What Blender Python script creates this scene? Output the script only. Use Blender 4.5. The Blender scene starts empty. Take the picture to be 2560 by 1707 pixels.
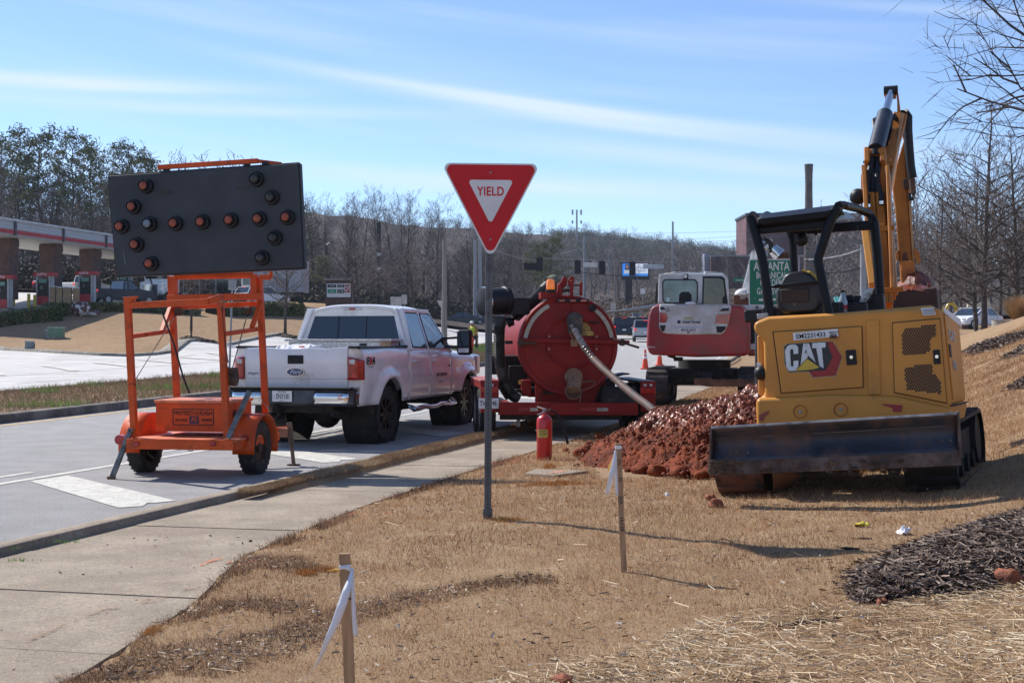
import bpy, bmesh, math, random
import numpy as np
from mathutils import Vector, Matrix, Euler
from mathutils import noise as mnoise
S = bpy.context.scene
COL = S.collection
R = math.radians
rnd = random.Random(7)
RS = np.random.RandomState(11)
# ------------------------------------------------------------------ camera
F, CX, HY, EYE = 3300.0, 1280.0, 845.0, 1.57      # focal length and horizon in photo pixels, eye height above the road
cam = bpy.data.objects.new('camera', bpy.data.cameras.new('camera'))
COL.objects.link(cam)
cam.location = (0, 0, EYE)
cam.rotation_euler = (R(90), 0, 0)
cam.data.sensor_fit = 'HORIZONTAL'
cam.data.sensor_width = 36
cam.data.lens = 36 * F / 2560
cam.data.shift_y = -8.5 / 2560
cam.data.clip_start = 0.1
cam.data.clip_end = 6000
S.camera = cam
# ------------------------------------------------------------------ light
SUN_DIR = Vector((-0.76, 0.65, 0.95)).normalized()   # towards the sun: ahead, to the left, 44 degrees up
sd = bpy.data.lights.new('sun', 'SUN')
sd.energy = 4.9
sd.angle = R(0.53)
sd.color = (1.0, 0.955, 0.89)
sun = bpy.data.objects.new('sun', sd)
COL.objects.link(sun)
sun.rotation_euler = SUN_DIR.to_track_quat('Z', 'Y').to_euler()
world = bpy.data.worlds.new('World')
S.world = world
world.use_nodes = True
nt = world.node_tree
for n in list(nt.nodes):
 nt.nodes.remove(n)
wo = nt.nodes.new('ShaderNodeOutputWorld')
bg = nt.nodes.new('ShaderNodeBackground')
bg.inputs['Strength'].default_value = 0.15
sky = nt.nodes.new('ShaderNodeTexSky')
sky.sky_type = 'NISHITA'
sky.sun_disc = False
sky.sun_elevation = math.asin(SUN_DIR.z)
sky.sun_rotation = math.atan2(SUN_DIR.x, SUN_DIR.y)
sky.altitude = 300
sky.air_density = 0.8
sky.dust_density = 0.0
sky.ozone_density = 5.0
def wn(t, **k):
 n = nt.nodes.new(t)
 for a, b in k.items():
  setattr(n, a, b)
 return n
def wmath(op, a, b=None, c=None):
 n = wn('ShaderNodeMath', operation=op)
 for i, v in enumerate((a, b, c)):
  if v is None:
   continue
  if isinstance(v, (int, float)):
   n.inputs[i].default_value = v
  else:
   nt.links.new(v, n.inputs[i])
 return n.outputs[0]
tc = wn('ShaderNodeTexCoord')
sx = wn('ShaderNodeSeparateXYZ')
nt.links.new(tc.outputs['Generated'], sx.inputs[0])
az = wmath('ARCTAN2', sx.outputs[0], sx.outputs[1])
el = wmath('ARCSINE', sx.outputs[2])
def streak(az0, el0, az1, el1, w, amp, fade=0.07):
 """one long band between two sky directions; returns a 0..amp mask"""
 L = math.hypot(az1 - az0, el1 - el0)
 dx, dy = (az1 - az0) / L, (el1 - el0) / L
 a = wmath('SUBTRACT', az, az0); e = wmath('SUBTRACT', el, el0)
 t = wmath('ADD', wmath('MULTIPLY', a, dx), wmath('MULTIPLY', e, dy))
 d = wmath('SUBTRACT', wmath('MULTIPLY', e, dx), wmath('MULTIPLY', a, dy))
 cb = wn('ShaderNodeCombineXYZ')
 nt.links.new(wmath('MULTIPLY', t, 5.0), cb.inputs[0])
 nt.links.new(wmath('MULTIPLY', d, 70.0), cb.inputs[1])
 ns = wn('ShaderNodeTexNoise')
 nt.links.new(cb.outputs[0], ns.inputs['Vector'])
 ns.inputs['Scale'].default_value = 1.0
 ns.inputs['Detail'].default_value = 5
 dd = wmath('ADD', d, wmath('MULTIPLY', wmath('SUBTRACT', ns.outputs[0], 0.5), w * 0.9))
 g = wmath('EXPONENT', wmath('MULTIPLY', wmath('MULTIPLY', dd, dd), -1.0 / (w * w)))
 e0 = wmath('SMOOTH_MIN', 1.0, wmath('MAXIMUM', wmath('DIVIDE', t, fade), 0.0), 0.2)
 e1 = wmath('SMOOTH_MIN', 1.0, wmath('MAXIMUM', wmath('DIVIDE', wmath('SUBTRACT', L, t), fade), 0.0), 0.2)
 tex = wmath('ADD', 0.45, wmath('MULTIPLY', ns.outputs[0], 1.1))
 return wmath('MULTIPLY', wmath('MULTIPLY', wmath('MULTIPLY', g, e0), wmath('MULTIPLY', e1, tex)), amp)
def pa(px, py):
 x, z = (px - CX) / F, -(py - HY) / F
 return math.atan(x), math.asin(z / math.sqrt(1 + x * x + z * z))
masks = []
for (x0, y0, x1, y1, w, amp, fd) in ((370, 95, 2330, 370, .0044, .74, .30), (560, 140, 2500, 420, .0060, .55, .25),
        (-900, 120, 900, 232, .0055, .78, .20), (-700, 185, 1500, 290, .0050, .42, .22),
        (1000, 305, 2500, 470, .0070, .58, .25), (150, 378, 2700, 505, .0085, .50, .30),
        (1700, -30, 3600, 60, .004, .30, .2), (500, -20, 1200, 40, .004, .22, .2),
        (-800, 330, 700, 420, .012, .45, .3)):
 a0, e0 = pa(x0, y0); a1, e1 = pa(x1, y1)
 masks.append(streak(a0, e0, a1, e1, w, amp, fd))
cbw = wn('ShaderNodeCombineXYZ')
nt.links.new(wmath('MULTIPLY', az, 1.6), cbw.inputs[0])
nt.links.new(wmath('MULTIPLY', wmath('ADD', el, wmath('MULTIPLY', az, 0.12)), 22.0), cbw.inputs[1])
nw = wn('ShaderNodeTexNoise')
nt.links.new(cbw.outputs[0], nw.inputs['Vector'])
nw.inputs['Scale'].default_value = 1.5
nw.inputs['Detail'].default_value = 6
wisp = wmath('MULTIPLY', wmath('MAXIMUM', wmath('SUBTRACT', nw.outputs[0], 0.50), 0.0), 1.2)
tot = wisp
for m_ in masks:
 tot = wmath('ADD', tot, m_)
tot = wmath('MINIMUM', tot, 0.82)
mixw = wn('ShaderNodeMix', data_type='RGBA')
nt.links.new(tot, mixw.inputs[0])
tint = wn('ShaderNodeMix', data_type='RGBA', blend_type='MULTIPLY'); tint.inputs[0].default_value = 1.0
nt.links.new(sky.outputs[0], tint.inputs[6]); tint.inputs[7].default_value = (1.0, .96, .97, 1)
nt.links.new(tint.outputs[2], mixw.inputs[6])
mixw.inputs[7].default_value = (4.3, 5.0, 5.9, 1)
nt.links.new(mixw.outputs[2], bg.inputs['Color'])
nt.links.new(bg.outputs[0], wo.inputs[0])
S.view_settings.view_transform = 'Standard'
S.view_settings.look = 'None'
S.view_settings.exposure = 0.32
S.view_settings.gamma = 1
S.view_settings.use_curve_mapping = False
S.render.engine = 'CYCLES'
# ------------------------------------------------------------------ materials
MATS = {}
def mat(name, col, rough=0.6, metal=0.0, var=0.12, vs=3.0, bump=0.0, bs=40.0, dirt=None, coat=0.0,
  col2=None, stretch=None, spec=0.5, emit=None, alpha=None, trans=0.0, ramp=(0.38, 0.62), grain=None):
 """procedural principled material: colour variation, fine relief, patchy dirt (colour, amount, scale)"""
 if name in MATS:
  return MATS[name]
 m = bpy.data.materials.new(name)
 m.use_nodes = True
 t = m.node_tree
 b = t.nodes['Principled BSDF']
 def N(ty, **k):
  n = t.nodes.new(ty)
  for a, v in k.items():
   setattr(n, a, v)
  return n
 b.inputs['Roughness'].default_value = rough
 b.inputs['Metallic'].default_value = metal
 b.inputs['Specular IOR Level'].default_value = spec
 b.inputs['Coat Weight'].default_value = coat
 b.inputs['Coat Roughness'].default_value = 0.08
 b.inputs['Transmission Weight'].default_value = trans
 tcn = N('ShaderNodeTexCoord')
 src = tcn.outputs['Object']
 if stretch:
  mp = N('ShaderNodeMapping')
  mp.inputs['Scale'].default_value = stretch
  t.links.new(src, mp.inputs[0])
  src = mp.outputs[0]
 def noise(sc, det=5, ro=0.6):
  n = N('ShaderNodeTexNoise')
  n.inputs['Scale'].default_value = sc
  n.inputs['Detail'].default_value = det
  n.inputs['Roughness'].default_value = ro
  t.links.new(src, n.inputs['Vector'])
  return n.outputs[0]
 def mixc(fac, a, c):
  n = N('ShaderNodeMix', data_type='RGBA')
  t.links.new(fac, n.inputs[0])
  for i, v in ((6, a), (7, c)):
   if isinstance(v, tuple):
    n.inputs[i].default_value = (*v, 1)
   else:
    t.links.new(v, n.inputs[i])
  return n.outputs[2]
 def rr(fac, lo, hi):
  n = N('ShaderNodeMapRange')
  n.inputs[1].default_value = lo; n.inputs[2].default_value = hi
  t.links.new(fac, n.inputs[0])
  return n.outputs[0]
 c = tuple(col)
 c2 = tuple(col2) if col2 else tuple(min(1, x * (1 - 2 * var)) for x in c)
 cc = mixc(rr(noise(vs), *ramp), c if col2 else tuple(min(1, x * (1 + var * .5)) for x in c), c2)
 if dirt:
  fac = rr(noise(dirt[2], 8, .7), 0.62 - dirt[1] * 0.35, 0.72 - dirt[1] * 0.2)
  cc = mixc(fac, cc, tuple(dirt[0]))
  rg = N('ShaderNodeMapRange')
  t.links.new(fac, rg.inputs[0])
  rg.inputs[3].default_value = rough
  rg.inputs[4].default_value = max(rough, 0.75)
  t.links.new(rg.outputs[0], b.inputs['Roughness'])
 if grain:
  for gs_ in grain[1:]:
   cc = mixc(rr(noise(gs_, 2, .8), .60 - grain[0] * .3, .74), cc, tuple(x * .45 for x in c)); cc = mixc(rr(noise(gs_ * 1.31, 2, .8), .66 - grain[0] * .25, .78), cc, tuple(min(.85, x * 1.5) for x in c))
 t.links.new(cc, b.inputs['Base Color'])
 if bump:
  bn = N('ShaderNodeBump')
  bn.inputs['Strength'].default_value = min(1, bump)
  bn.inputs['Distance'].default_value = 0.02 * max(1, bump)
  t.links.new(noise(bs, 4, .6), bn.inputs['Height'])
  t.links.new(bn.outputs[0], b.inputs['Normal'])
 if emit:
  b.inputs['Emission Color'].default_value = (*emit[0], 1)
  b.inputs['Emission Strength'].default_value = emit[1]
 MATS[name] = m
 return m
def island_mat(name, cols, rough=0.8, trans=0.0):
 """colour picked per blade / chip / straw"""
 if name in MATS:
  return MATS[name]
 m = bpy.data.materials.new(name)
 m.use_nodes = True
 t = m.node_tree
 b = t.nodes['Principled BSDF']
 g = t.nodes.new('ShaderNodeNewGeometry')
 r = t.nodes.new('ShaderNodeValToRGB')
 el_ = r.color_ramp.elements
 while len(el_) < len(cols):
  el_.new(0.5)
 for i, c in enumerate(cols):
  el_[i].position = i / (len(cols) - 1)
  el_[i].color = (*c, 1)
 tcn = t.nodes.new('ShaderNodeTexCoord')
 n = t.nodes.new('ShaderNodeTexNoise')
 n.inputs['Scale'].default_value = 0.9
 n.inputs['Detail'].default_value = 5
 t.links.new(tcn.outputs['Object'], n.inputs['Vector'])
 ad = t.nodes.new('ShaderNodeMath'); ad.operation = 'MULTIPLY_ADD'
 t.links.new(n.outputs[0], ad.inputs[0])
 ad.inputs[1].default_value = 1.9
 ad.inputs[2].default_value = -0.95
 s2 = t.nodes.new('ShaderNodeMath'); s2.operation = 'ADD'; s2.use_clamp = True
 t.links.new(g.outputs['Random Per Island'], s2.inputs[0])
 t.links.new(ad.outputs[0], s2.inputs[1])
 t.links.new(s2.outputs[0], r.inputs[0])
 t.links.new(r.outputs[0], b.inputs['Base Color'])
 b.inputs['Roughness'].default_value = rough
 if trans:
  tr = t.nodes.new('ShaderNodeBsdfTranslucent')
  t.links.new(r.outputs[0], tr.inputs[0])
  mx = t.nodes.new('ShaderNodeMixShader')
  mx.inputs[0].default_value = trans
  t.links.new(b.outputs[0], mx.inputs[1]); t.links.new(tr.outputs[0], mx.inputs[2])
  t.links.new(mx.outputs[0], t.nodes['Material Output'].inputs[0])
 MATS[name] = m
 return m
# ------------------------------------------------------------------ objects
def tag(o, label=None, cat=None, group=None, kind=None):
 if label: o['label'] = label
 if cat: o['category'] = cat
 if group: o['group'] = group
 if kind: o['kind'] = kind
 return o
def thing(name, label, cat, loc=(0, 0, 0), rz=0.0, group=None, rot=None):
 o = bpy.data.objects.new(name, None)
 o.empty_display_size = 0.2
 o.location = loc
 o.rotation_euler = rot if rot else (0, 0, rz)
 COL.objects.link(o)
 return tag(o, label, cat, group)
def wmat(o):
 m = o.matrix_basis.copy()
 while o.parent:
  o = o.parent
  m = o.matrix_basis @ m
 return m
def pick(root, px, py, axis, c):
 """local point of `root` seen at photo pixel (px, py) on the local plane axis = c"""
 mi = wmat(root).inverted()
 o = mi @ Vector((0, 0, EYE))
 d = mi.to_3x3() @ Vector(((px - CX) / F, 1, -(py - HY) / F))
 a = 'xyz'.index(axis)
 return o + d * ((c - o[a]) / d[a])
def at(px, py, D):
 return Vector(((px - CX) / F * D, D, EYE - (py - HY) / F * D))
def frame(d, up=(0, 0, 1)):
 d = Vector(d).normalized()
 u = Vector(up)
 if abs(d.dot(u)) > 0.98:
  u = Vector((1, 0, 0)) if abs(d.x) < .9 else Vector((0, 1, 0))
 a = d.cross(u).normalized()
 return a, a.cross(d).normalized()
class MB:
 def __init__(s):
  s.v = []; s.f = []; s.m = Matrix()
 def add(s, vs, fs):
  k = len(s.v)
  s.v += [tuple(s.m @ Vector(p)) for p in vs]
  s.f += [tuple(i + k for i in f) for f in fs]
  return s
 def box(s, c, d, rot=None):
  c = Vector(c); x, y, z = d[0] / 2, d[1] / 2, d[2] / 2
  ps = [Vector((i, j, k)) for k in (-z, z) for j in (-y, y) for i in (-x, x)]
  if rot is not None:
   q = rot if isinstance(rot, Matrix) else Euler(rot).to_matrix()
   ps = [q @ p for p in ps]
  return s.add([c + p for p in ps], [(0, 2, 3, 1), (4, 5, 7, 6), (0, 1, 5, 4), (2, 6, 7, 3), (0, 4, 6, 2), (1, 3, 7, 5)])
 def bar(s, a, b, w, h=None, up=(0, 0, 1)):
  """rectangular bar from a to b; w across, h along the up side"""
  a, b = Vector(a), Vector(b); h = h or w
  n, t = frame(b - a, up)
  ps = [p + n * i * w / 2 + t * j * h / 2 for p in (a, b) for i, j in ((-1, -1), (1, -1), (1, 1), (-1, 1))]
  return s.add(ps, [(0, 1, 2, 3), (7, 6, 5, 4), (0, 4, 5, 1), (1, 5, 6, 2), (2, 6, 7, 3), (3, 7, 4, 0)])
 def cyl(s, a, b, r, r2=None, n=16, caps=True):
  a, b = Vector(a), Vector(b); r2 = r if r2 is None else r2
  u, t = frame(b - a)
  ps = [p + (u * math.cos(2 * math.pi * i / n) + t * math.sin(2 * math.pi * i / n)) * q for p, q in ((a, r), (b, r2)) for i in range(n)]
  fs = [(i, (i + 1) % n, n + (i + 1) % n, n + i) for i in range(n)]
  if caps:
   fs += [tuple(range(n))[::-1], tuple(range(n, 2 * n))]
  return s.add(ps, fs)
 def tube(s, pts, r, n=8, caps=True, rs=None):
  pts = [Vector(p) for p in pts]
  rs = rs or [r] * len(pts)
  ps = []; pu = None
  for i, p in enumerate(pts):
   d = (pts[min(i + 1, len(pts) - 1)] - pts[max(i - 1, 0)]).normalized()
   if pu is None:
    u, t = frame(d)
   else:
    u = (pu - d * pu.dot(d)).normalized(); t = d.cross(u)
   pu = u
   ps += [p + (u * math.cos(2 * math.pi * k / n) + t * math.sin(2 * math.pi * k / n)) * rs[i] for k in range(n)]
  fs = [(i * n + k, i * n + (k + 1) % n, (i + 1) * n + (k + 1) % n, (i + 1) * n + k) for i in range(len(pts) - 1) for k in range(n)]
  if caps:
   fs += [tuple(range(n))[::-1], tuple(range((len(pts) - 1) * n, len(pts) * n))]
  return s.add(ps, fs)
 def lathe(s, prof, a=(0, 0, 0), d=(0, 0, 1), n=32, ang=2 * math.pi, a0=0.0, cap=False):
  """prof: (radius, height along d)"""
  a = Vector(a); d = Vector(d).normalized(); u, t = frame(d)
  full = abs(ang - 2 * math.pi) < 1e-6; m = n if full else n + 1
  ps = [a + d * h + (u * math.cos(a0 + ang * k / n) + t * math.sin(a0 + ang * k / n)) * r for r, h in prof for k in range(m)]
  fs = []
  for i in range(len(prof) - 1):
   for k in range(n):
    k2 = (k + 1) % m if full else k + 1
    fs.append((i * m + k, i * m + k2, (i + 1) * m + k2, (i + 1) * m + k))
  if cap:
   fs += [tuple(range(m))[::-1], tuple(range((len(prof) - 1) * m, len(prof) * m))]
  return s.add(ps, fs)
 def prism(s, poly, ext, origin=(0, 0, 0)):
  """polygon of 3-D points extruded by vector ext"""
  n = len(poly); e = Vector(ext); o = Vector(origin)
  ps = [o + Vector(p) for p in poly] + [o + Vector(p) + e for p in poly]
  return s.add(ps, [tuple(range(n))[::-1], tuple(range(n, 2 * n))] + [(i, (i + 1) % n, n + (i + 1) % n, n + i) for i in range(n)])
 def grid(s, P):
  """P[i][j] points"""
  a, b = len(P), len(P[0])
  return s.add([p for row in P for p in row], [(i * b + j, i * b + j + 1, (i + 1) * b + j + 1, (i + 1) * b + j) for i in range(a - 1) for j in range(b - 1)])
 def ball(s, c, r, n=12, sc=(1, 1, 1)):
  c = Vector(c); ps = [c + Vector((0, 0, r * sc[2]))]
  m = n // 2
  for i in range(1, m):
   th = math.pi * i / m
   ps += [c + Vector((r * sc[0] * math.sin(th) * math.cos(2 * math.pi * k / n), r * sc[1] * math.sin(th) * math.sin(2 * math.pi * k / n), r * sc[2] * math.cos(th))) for k in range(n)]
  ps.append(c - Vector((0, 0, r * sc[2])))
  fs = [(0, 1 + k, 1 + (k + 1) % n) for k in range(n)]
  fs += [(1 + i * n + k, 1 + (i + 1) * n + k, 1 + (i + 1) * n + (k + 1) % n, 1 + i * n + (k + 1) % n) for i in range(m - 2) for k in range(n)]
  q = len(ps) - 1
  fs += [(q, 1 + (m - 2) * n + (k + 1) % n, 1 + (m - 2) * n + k) for k in range(n)]
  return s.add(ps, fs)
 def build(s, name, m, parent=None, smooth=False, bevel=0.0, label=None, solid=0.0, seg=2, angle=32):
  me = bpy.data.meshes.new(name)
  me.from_pydata(s.v, [], s.f)
  me.update()
  if m: me.materials.append(m)
  bm = bmesh.new(); bm.from_mesh(me)
  bmesh.ops.recalc_face_normals(bm, faces=bm.faces)
  bm.to_mesh(me); bm.free()
  if smooth or bevel:
   me.polygons.foreach_set('use_smooth', [True] * len(me.polygons))
   me.set_sharp_from_angle(angle=R(angle))
  o = bpy.data.objects.new(name, me)
  COL.objects.link(o)
  if parent: o.parent = parent
  if solid:
   md = o.modifiers.new('thickness', 'SOLIDIFY'); md.thickness = solid; md.offset = 0
  if bevel:
   md = o.modifiers.new('bevel', 'BEVEL'); md.width = bevel; md.segments = seg; md.limit_method = 'ANGLE'; md.angle_limit = R(35)
   md.harden_normals = True
  if label: o['label'] = label
  return o
def npmesh(name, V, faces, m, parent=None, smooth=False):
 """fast mesh from numpy arrays; faces (n,k)"""
 me = bpy.data.meshes.new(name)
 V = np.ascontiguousarray(V, dtype=np.float32); faces = np.ascontiguousarray(faces, dtype=np.int32)
 me.vertices.add(len(V)); me.vertices.foreach_set('co', V.ravel())
 k = faces.shape[1]
 me.loops.add(faces.size); me.loops.foreach_set('vertex_index', faces.ravel())
 me.polygons.add(len(faces))
 me.polygons.foreach_set('loop_start', np.arange(0, faces.size, k, dtype=np.int32))
 me.polygons.foreach_set('loop_total', np.full(len(faces), k, dtype=np.int32))
 if smooth: me.polygons.foreach_set('use_smooth', np.ones(len(faces), dtype=bool))
 me.update(calc_edges=True)
 if m: me.materials.append(m)
 o = bpy.data.objects.new(name, me)
 COL.objects.link(o)
 if parent: o.parent = parent
 return o
def text(s, size, m, parent, pos, ex=(1, 0, 0), up=(0, 0, 1), name='lettering', sxx=1.0, bold=0.0, depth=0.0008, align='CENTER', shear=0.0, label=None, spacing=1.0):
 """flat lettering: baseline direction ex, up direction, cap height = size"""
 cu = bpy.data.curves.new('t', 'FONT')
 cu.body = s; cu.size = size / 0.7; cu.align_x = align; cu.align_y = 'CENTER'
 cu.offset = bold * size; cu.extrude = depth; cu.shear = shear; cu.resolution_u = 3
 cu.space_character = spacing
 ob = bpy.data.objects.new('t', cu)
 COL.objects.link(ob)
 dg = bpy.context.evaluated_depsgraph_get()
 me = bpy.data.meshes.new_from_object(ob.evaluated_get(dg))
 bpy.data.objects.remove(ob); bpy.data.curves.remove(cu)
 ex = Vector(ex).normalized(); u = Vector(up); u = (u - ex * u.dot(ex)).normalized(); n = ex.cross(u)
 M = Matrix((ex * sxx, u, n)).transposed().to_4x4(); M.translation = Vector(pos)
 me.transform(M)
 me.materials.clear(); me.materials.append(m)
 me.name = name
 o = bpy.data.objects.new(name, me)
 COL.objects.link(o); o.parent = parent
 if label: o['label'] = label
 return o
def children(o):
 return [c for c in bpy.data.objects if c.parent == o]
KIDS = {}
def copy_tree(o, parent=None, kids=None):
 if kids is None:
  kids = {}
  for c in bpy.data.objects:
   if c.parent: kids.setdefault(c.parent.name, []).append(c)
 c = o.copy(); COL.objects.link(c)
 c.parent = parent
 if parent is not None: c.matrix_parent_inverse = o.matrix_parent_inverse
 for ch in kids.get(o.name, []):
  copy_tree(ch, c, kids)
 return c
# ------------------------------------------------------------------ numpy noise
_P = np.random.RandomState(5).permutation(4096)
_G = np.random.RandomState(6).rand(4096)
def vnoise(x, y, seed=0):
 xi = np.floor(x).astype(int); yi = np.floor(y).astype(int)
 fx = x - xi; fy = y - yi
 fx = fx * fx * (3 - 2 * fx); fy = fy * fy * (3 - 2 * fy)
 h = lambda a, b: _G[(_P[(a + seed * 37) & 4095] + b * 1) & 4095]
 h2 = lambda a, b: _G[_P[(_P[(a + seed * 37) & 4095] + b) & 4095]]
 return (h2(xi, yi) * (1 - fx) + h2(xi + 1, yi) * fx) * (1 - fy) + (h2(xi, yi + 1) * (1 - fx) + h2(xi + 1, yi + 1) * fx) * fy
def fbm(x, y, o=4, seed=0):
 t = 0; a = 1; s = 0
 for i in range(o):
  t = t + a * vnoise(x, y, seed + i); s += a; a *= .5; x = x * 2.03 + 11; y = y * 2.03 + 7
 return t / s
def sstep(a, b, x):
 t = np.clip((x - a) / (b - a), 0, 1)
 return t * t * (3 - 2 * t)
# ------------------------------------------------------------------ the lie of the land
TH = R(16)                       # the road runs 16 degrees to the right of the view
CT, ST = math.cos(TH), math.sin(TH)
VB, RAD, U0 = 40.0, 250.0, -10.0  # beyond v = 40 it bends left
_p0 = np.array([U0 * CT + VB * ST, -U0 * ST + VB * CT])
_nv = np.array([CT, -ST]); _av = np.array([ST, CT])
_cc = _p0 - _nv * RAD
def xy_of(u, v):
 u = np.asarray(u, float); v = np.asarray(v, float)
 x1 = u * CT + v * ST; y1 = -u * ST + v * CT
 ph = (v - VB) / RAD; rr_ = RAD + (u - U0)
 x2 = _cc[0] + rr_ * (np.cos(ph) * _nv[0] + np.sin(ph) * _av[0])
 y2 = _cc[1] + rr_ * (np.cos(ph) * _nv[1] + np.sin(ph) * _av[1])
 return np.where(v > VB, x2, x1), np.where(v > VB, y2, y1)
def uv_of(x, y):
 x = np.asarray(x, float); y = np.asarray(y, float)
 u1 = x * CT - y * ST; v1 = x * ST + y * CT
 dx = x - _cc[0]; dy = y - _cc[1]
 c_ = dx * _nv[0] + dy * _nv[1]; s_ = dx * _av[0] + dy * _av[1]
 ph = np.arctan2(s_, c_); rr_ = np.hypot(dx, dy)
 b = v1 > VB
 return np.where(b, U0 + rr_ - RAD, u1), np.where(b, VB + RAD * ph, v1)
def zroad(v):
 return np.interp(v, [-20, 20, 30, 50, 90, 143, 200, 300, 500], [0, 0, .12, .40, .95, 1.8, 3.0, 5.0, 8.0])
def ncross(u, v):
 """height above the road on the near (right) side"""
 k = .30 + .70 * sstep(7.3, 11.3, v)
 base = np.interp(u, [-6.1, -5.7, -4.5, -3.2, -1.3, .2, 1.0, 2.0, 3.5, 6, 12, 30], [.09, .07, .07, .15, .17, .25, .36, .72, 1.35, 2.35, 3.4, 3.8])
 lift = np.maximum(base - .07, 0)
 hi = np.interp(u, [0.0, 2.0], [0, 1])
 return np.minimum(base, .07) + lift * (k * (1 - hi) + hi * (.55 + .45 * k)) * (1 - .5 * sstep(50, 68, v))
CP = [(330, 893, 70), (-200, 868, 84), (0, 877, 77), (180, 884, 72), (70, 868, 78), (140, 846, 82), (0, 822, 84), (0, 790, 89),
 (150, 794, 90), (300, 780, 94), (0, 757, 97), (120, 752, 98), (210, 756, 100), (310, 762, 103), (-200, 757, 97), (478, 838, 82), (400, 862, 76),
 (560, 872, 84), (713, 828, 93), (650, 775, 112), (480, 768, 108), (830, 762, 122), (900, 764, 126), (760, 850, 96), (1000, 800, 125),
 (1166, 813, 150), (1100, 806, 150), (1112, 826, 130), (1230, 815, 160), (1563, 840, 124), (1612, 851, 110), (1570, 792, 230),
 (2475, 850, 66), (2440, 842, 72), (2530, 812, 55), (2600, 790, 50), (2350, 800, 120), (2430, 824, 95), (2480, 800, 120),
 (2000, 815, 100), (1800, 825, 90), (2200, 805, 130), (700, 700, 210), (1000, 740, 210), (1300, 760, 230), (1600, 765, 260), (1900, 760, 300),
 (0, 700, 160), (200, 690, 190), (-300, 690, 170), (0, 690, 260), (300, 690, 260), (600, 700, 330), (1000, 660, 420), (1300, 648, 520),
 (1250, 590, 700), (1000, 575, 640), (780, 545, 560), (500, 580, 500), (0, 600, 420), (-400, 600, 420), (1450, 602, 760), (1600, 614, 800), (1750, 630, 780), (1900, 656, 780),
 (1650, 730, 420), (1900, 745, 450), (2100, 700, 700), (2300, 705, 620), (2500, 745, 400), (2700, 745, 300), (2500, 740, 220), (2750, 740, 140),
 (1500, 665, 600), (1800, 690, 600), (2000, 700, 300), (1850, 735, 280)]
_c = np.array([tuple(at(*p)) for p in CP])
ru, rv = [], []
for v_ in (46, 60, 80, 100, 120, 145, 170, 200, 240, 290):
 for u_ in (-26, -18, -12, -6):
  if v_ < 72 or u_ > -24: ru.append(u_); rv.append(v_)
rx, ry = xy_of(ru, rv)
_r = np.stack([rx, ry, zroad(np.array(rv)) + .0], 1)
xs_, ys_ = xy_of([-4, 0, 3, 8, 16, -4, 0, 3, 8, 16, 25, 25], [46, 46, 46, 46, 46, 60, 60, 60, 60, 60, 30, 15])
_s = np.stack([xs_, ys_, zroad(np.array([46] * 5 + [60] * 5 + [30, 15])) + np.array([.2, .5, .85, 1.3, 2.0, .2, .4, .6, .9, 1.4, 3.0, 3.0])], 1)
_far = np.array([[-900, 900, 40], [0, 1800, 20], [900, 900, 20], [-900, 0, 20], [900, 0, 12], [-150, 40, 3.0], [-60, 30, .8], [-60, 60, .8], [-60, 0, .3], [0, -60, 0], [60, 0, 3.5], [1500, 1800, 20], [-1500, 1800, 20.]])
PTS = np.concatenate([_c, _r, _s, _far])
def _lk(d): return d
_D = np.hypot(PTS[:, None, 0] - PTS[None, :, 0], PTS[:, None, 1] - PTS[None, :, 1])
_A = np.zeros((len(PTS) + 1,) * 2); _A[:-1, :-1] = _D; _A[-1, :-1] = 1; _A[:-1, -1] = 1
_w = np.linalg.lstsq(_A + np.diag([-.3] * len(PTS) + [0]), np.concatenate([PTS[:, 2], [0]]), rcond=None)[0]
def far_z(x, y):
 s = x.shape; x = x.ravel(); y = y.ravel(); out = np.empty(len(x))
 for i in range(0, len(x), 20000):
  a = np.hypot(x[i:i + 20000, None] - PTS[None, :, 0], y[i:i + 20000, None] - PTS[None, :, 1])
  out[i:i + 20000] = a @ _w[:-1] + _w[-1]
 return out.reshape(s)
def near_z(u, v):
 z = zroad(v)
 right = ncross(u, v)
 left = np.interp(-u, [15.6, 16.2, 20.6, 21.4, 26, 60], [0, .16, .16, 0, 0, .2])
 return z + np.where(u > -6.3, right, left)
def land(x, y):
 x = np.asarray(x, float); y = np.asarray(y, float)
 sh = x.shape; x = np.atleast_1d(x); y = np.atleast_1d(y)
 u, v = uv_of(x, y)
 w = np.maximum(sstep(15, 34, np.abs(u + 8)), sstep(190, 260, v))
 w = np.maximum(w, sstep(-8, -40, v))
 w = np.maximum(w, sstep(85, 125, v) * sstep(-15.5, -19, u))
 w = np.maximum(w, sstep(50, 64, v) * sstep(-1, 4, u))
 z = near_z(u, v) * (1 - w) + far_z(x, y) * w
 return z.reshape(sh)
def gz(x, y):
 return float(land(np.array([x]), np.array([y]))[0])
def on(px, D, py=None):
 """ground point under photo column px at distance D"""
 x = (px - CX) / F * D
 return Vector((x, D, gz(x, D)))
edge_r = lambda v: np.interp(v, [-12, 3, 5, 6.6, 8.2, 11, 14, 60], [-2.6, -3.2, -3.42, -3.75, -4.27, -4.52, -4.55, -4.55])
edge_l = lambda v: np.interp(v, [-12, 11.0, 12.2, 13.5, 60], [-5.90, -5.90, -5.86, -5.80, -5.76])
def spaced(a, b, n, p=2.2):
 t = np.linspace(0, 1, n)
 return a + (b - a) * t ** p
ys = np.concatenate([np.linspace(-60, 2, 12)[:-1], np.linspace(2, 20, 150)[:-1], spaced(20, 130, 150, 1.25)[:-1], spaced(130, 2500, 90, 1.8)])
tt = np.linspace(-1, 1, 321)
rows = []
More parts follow.
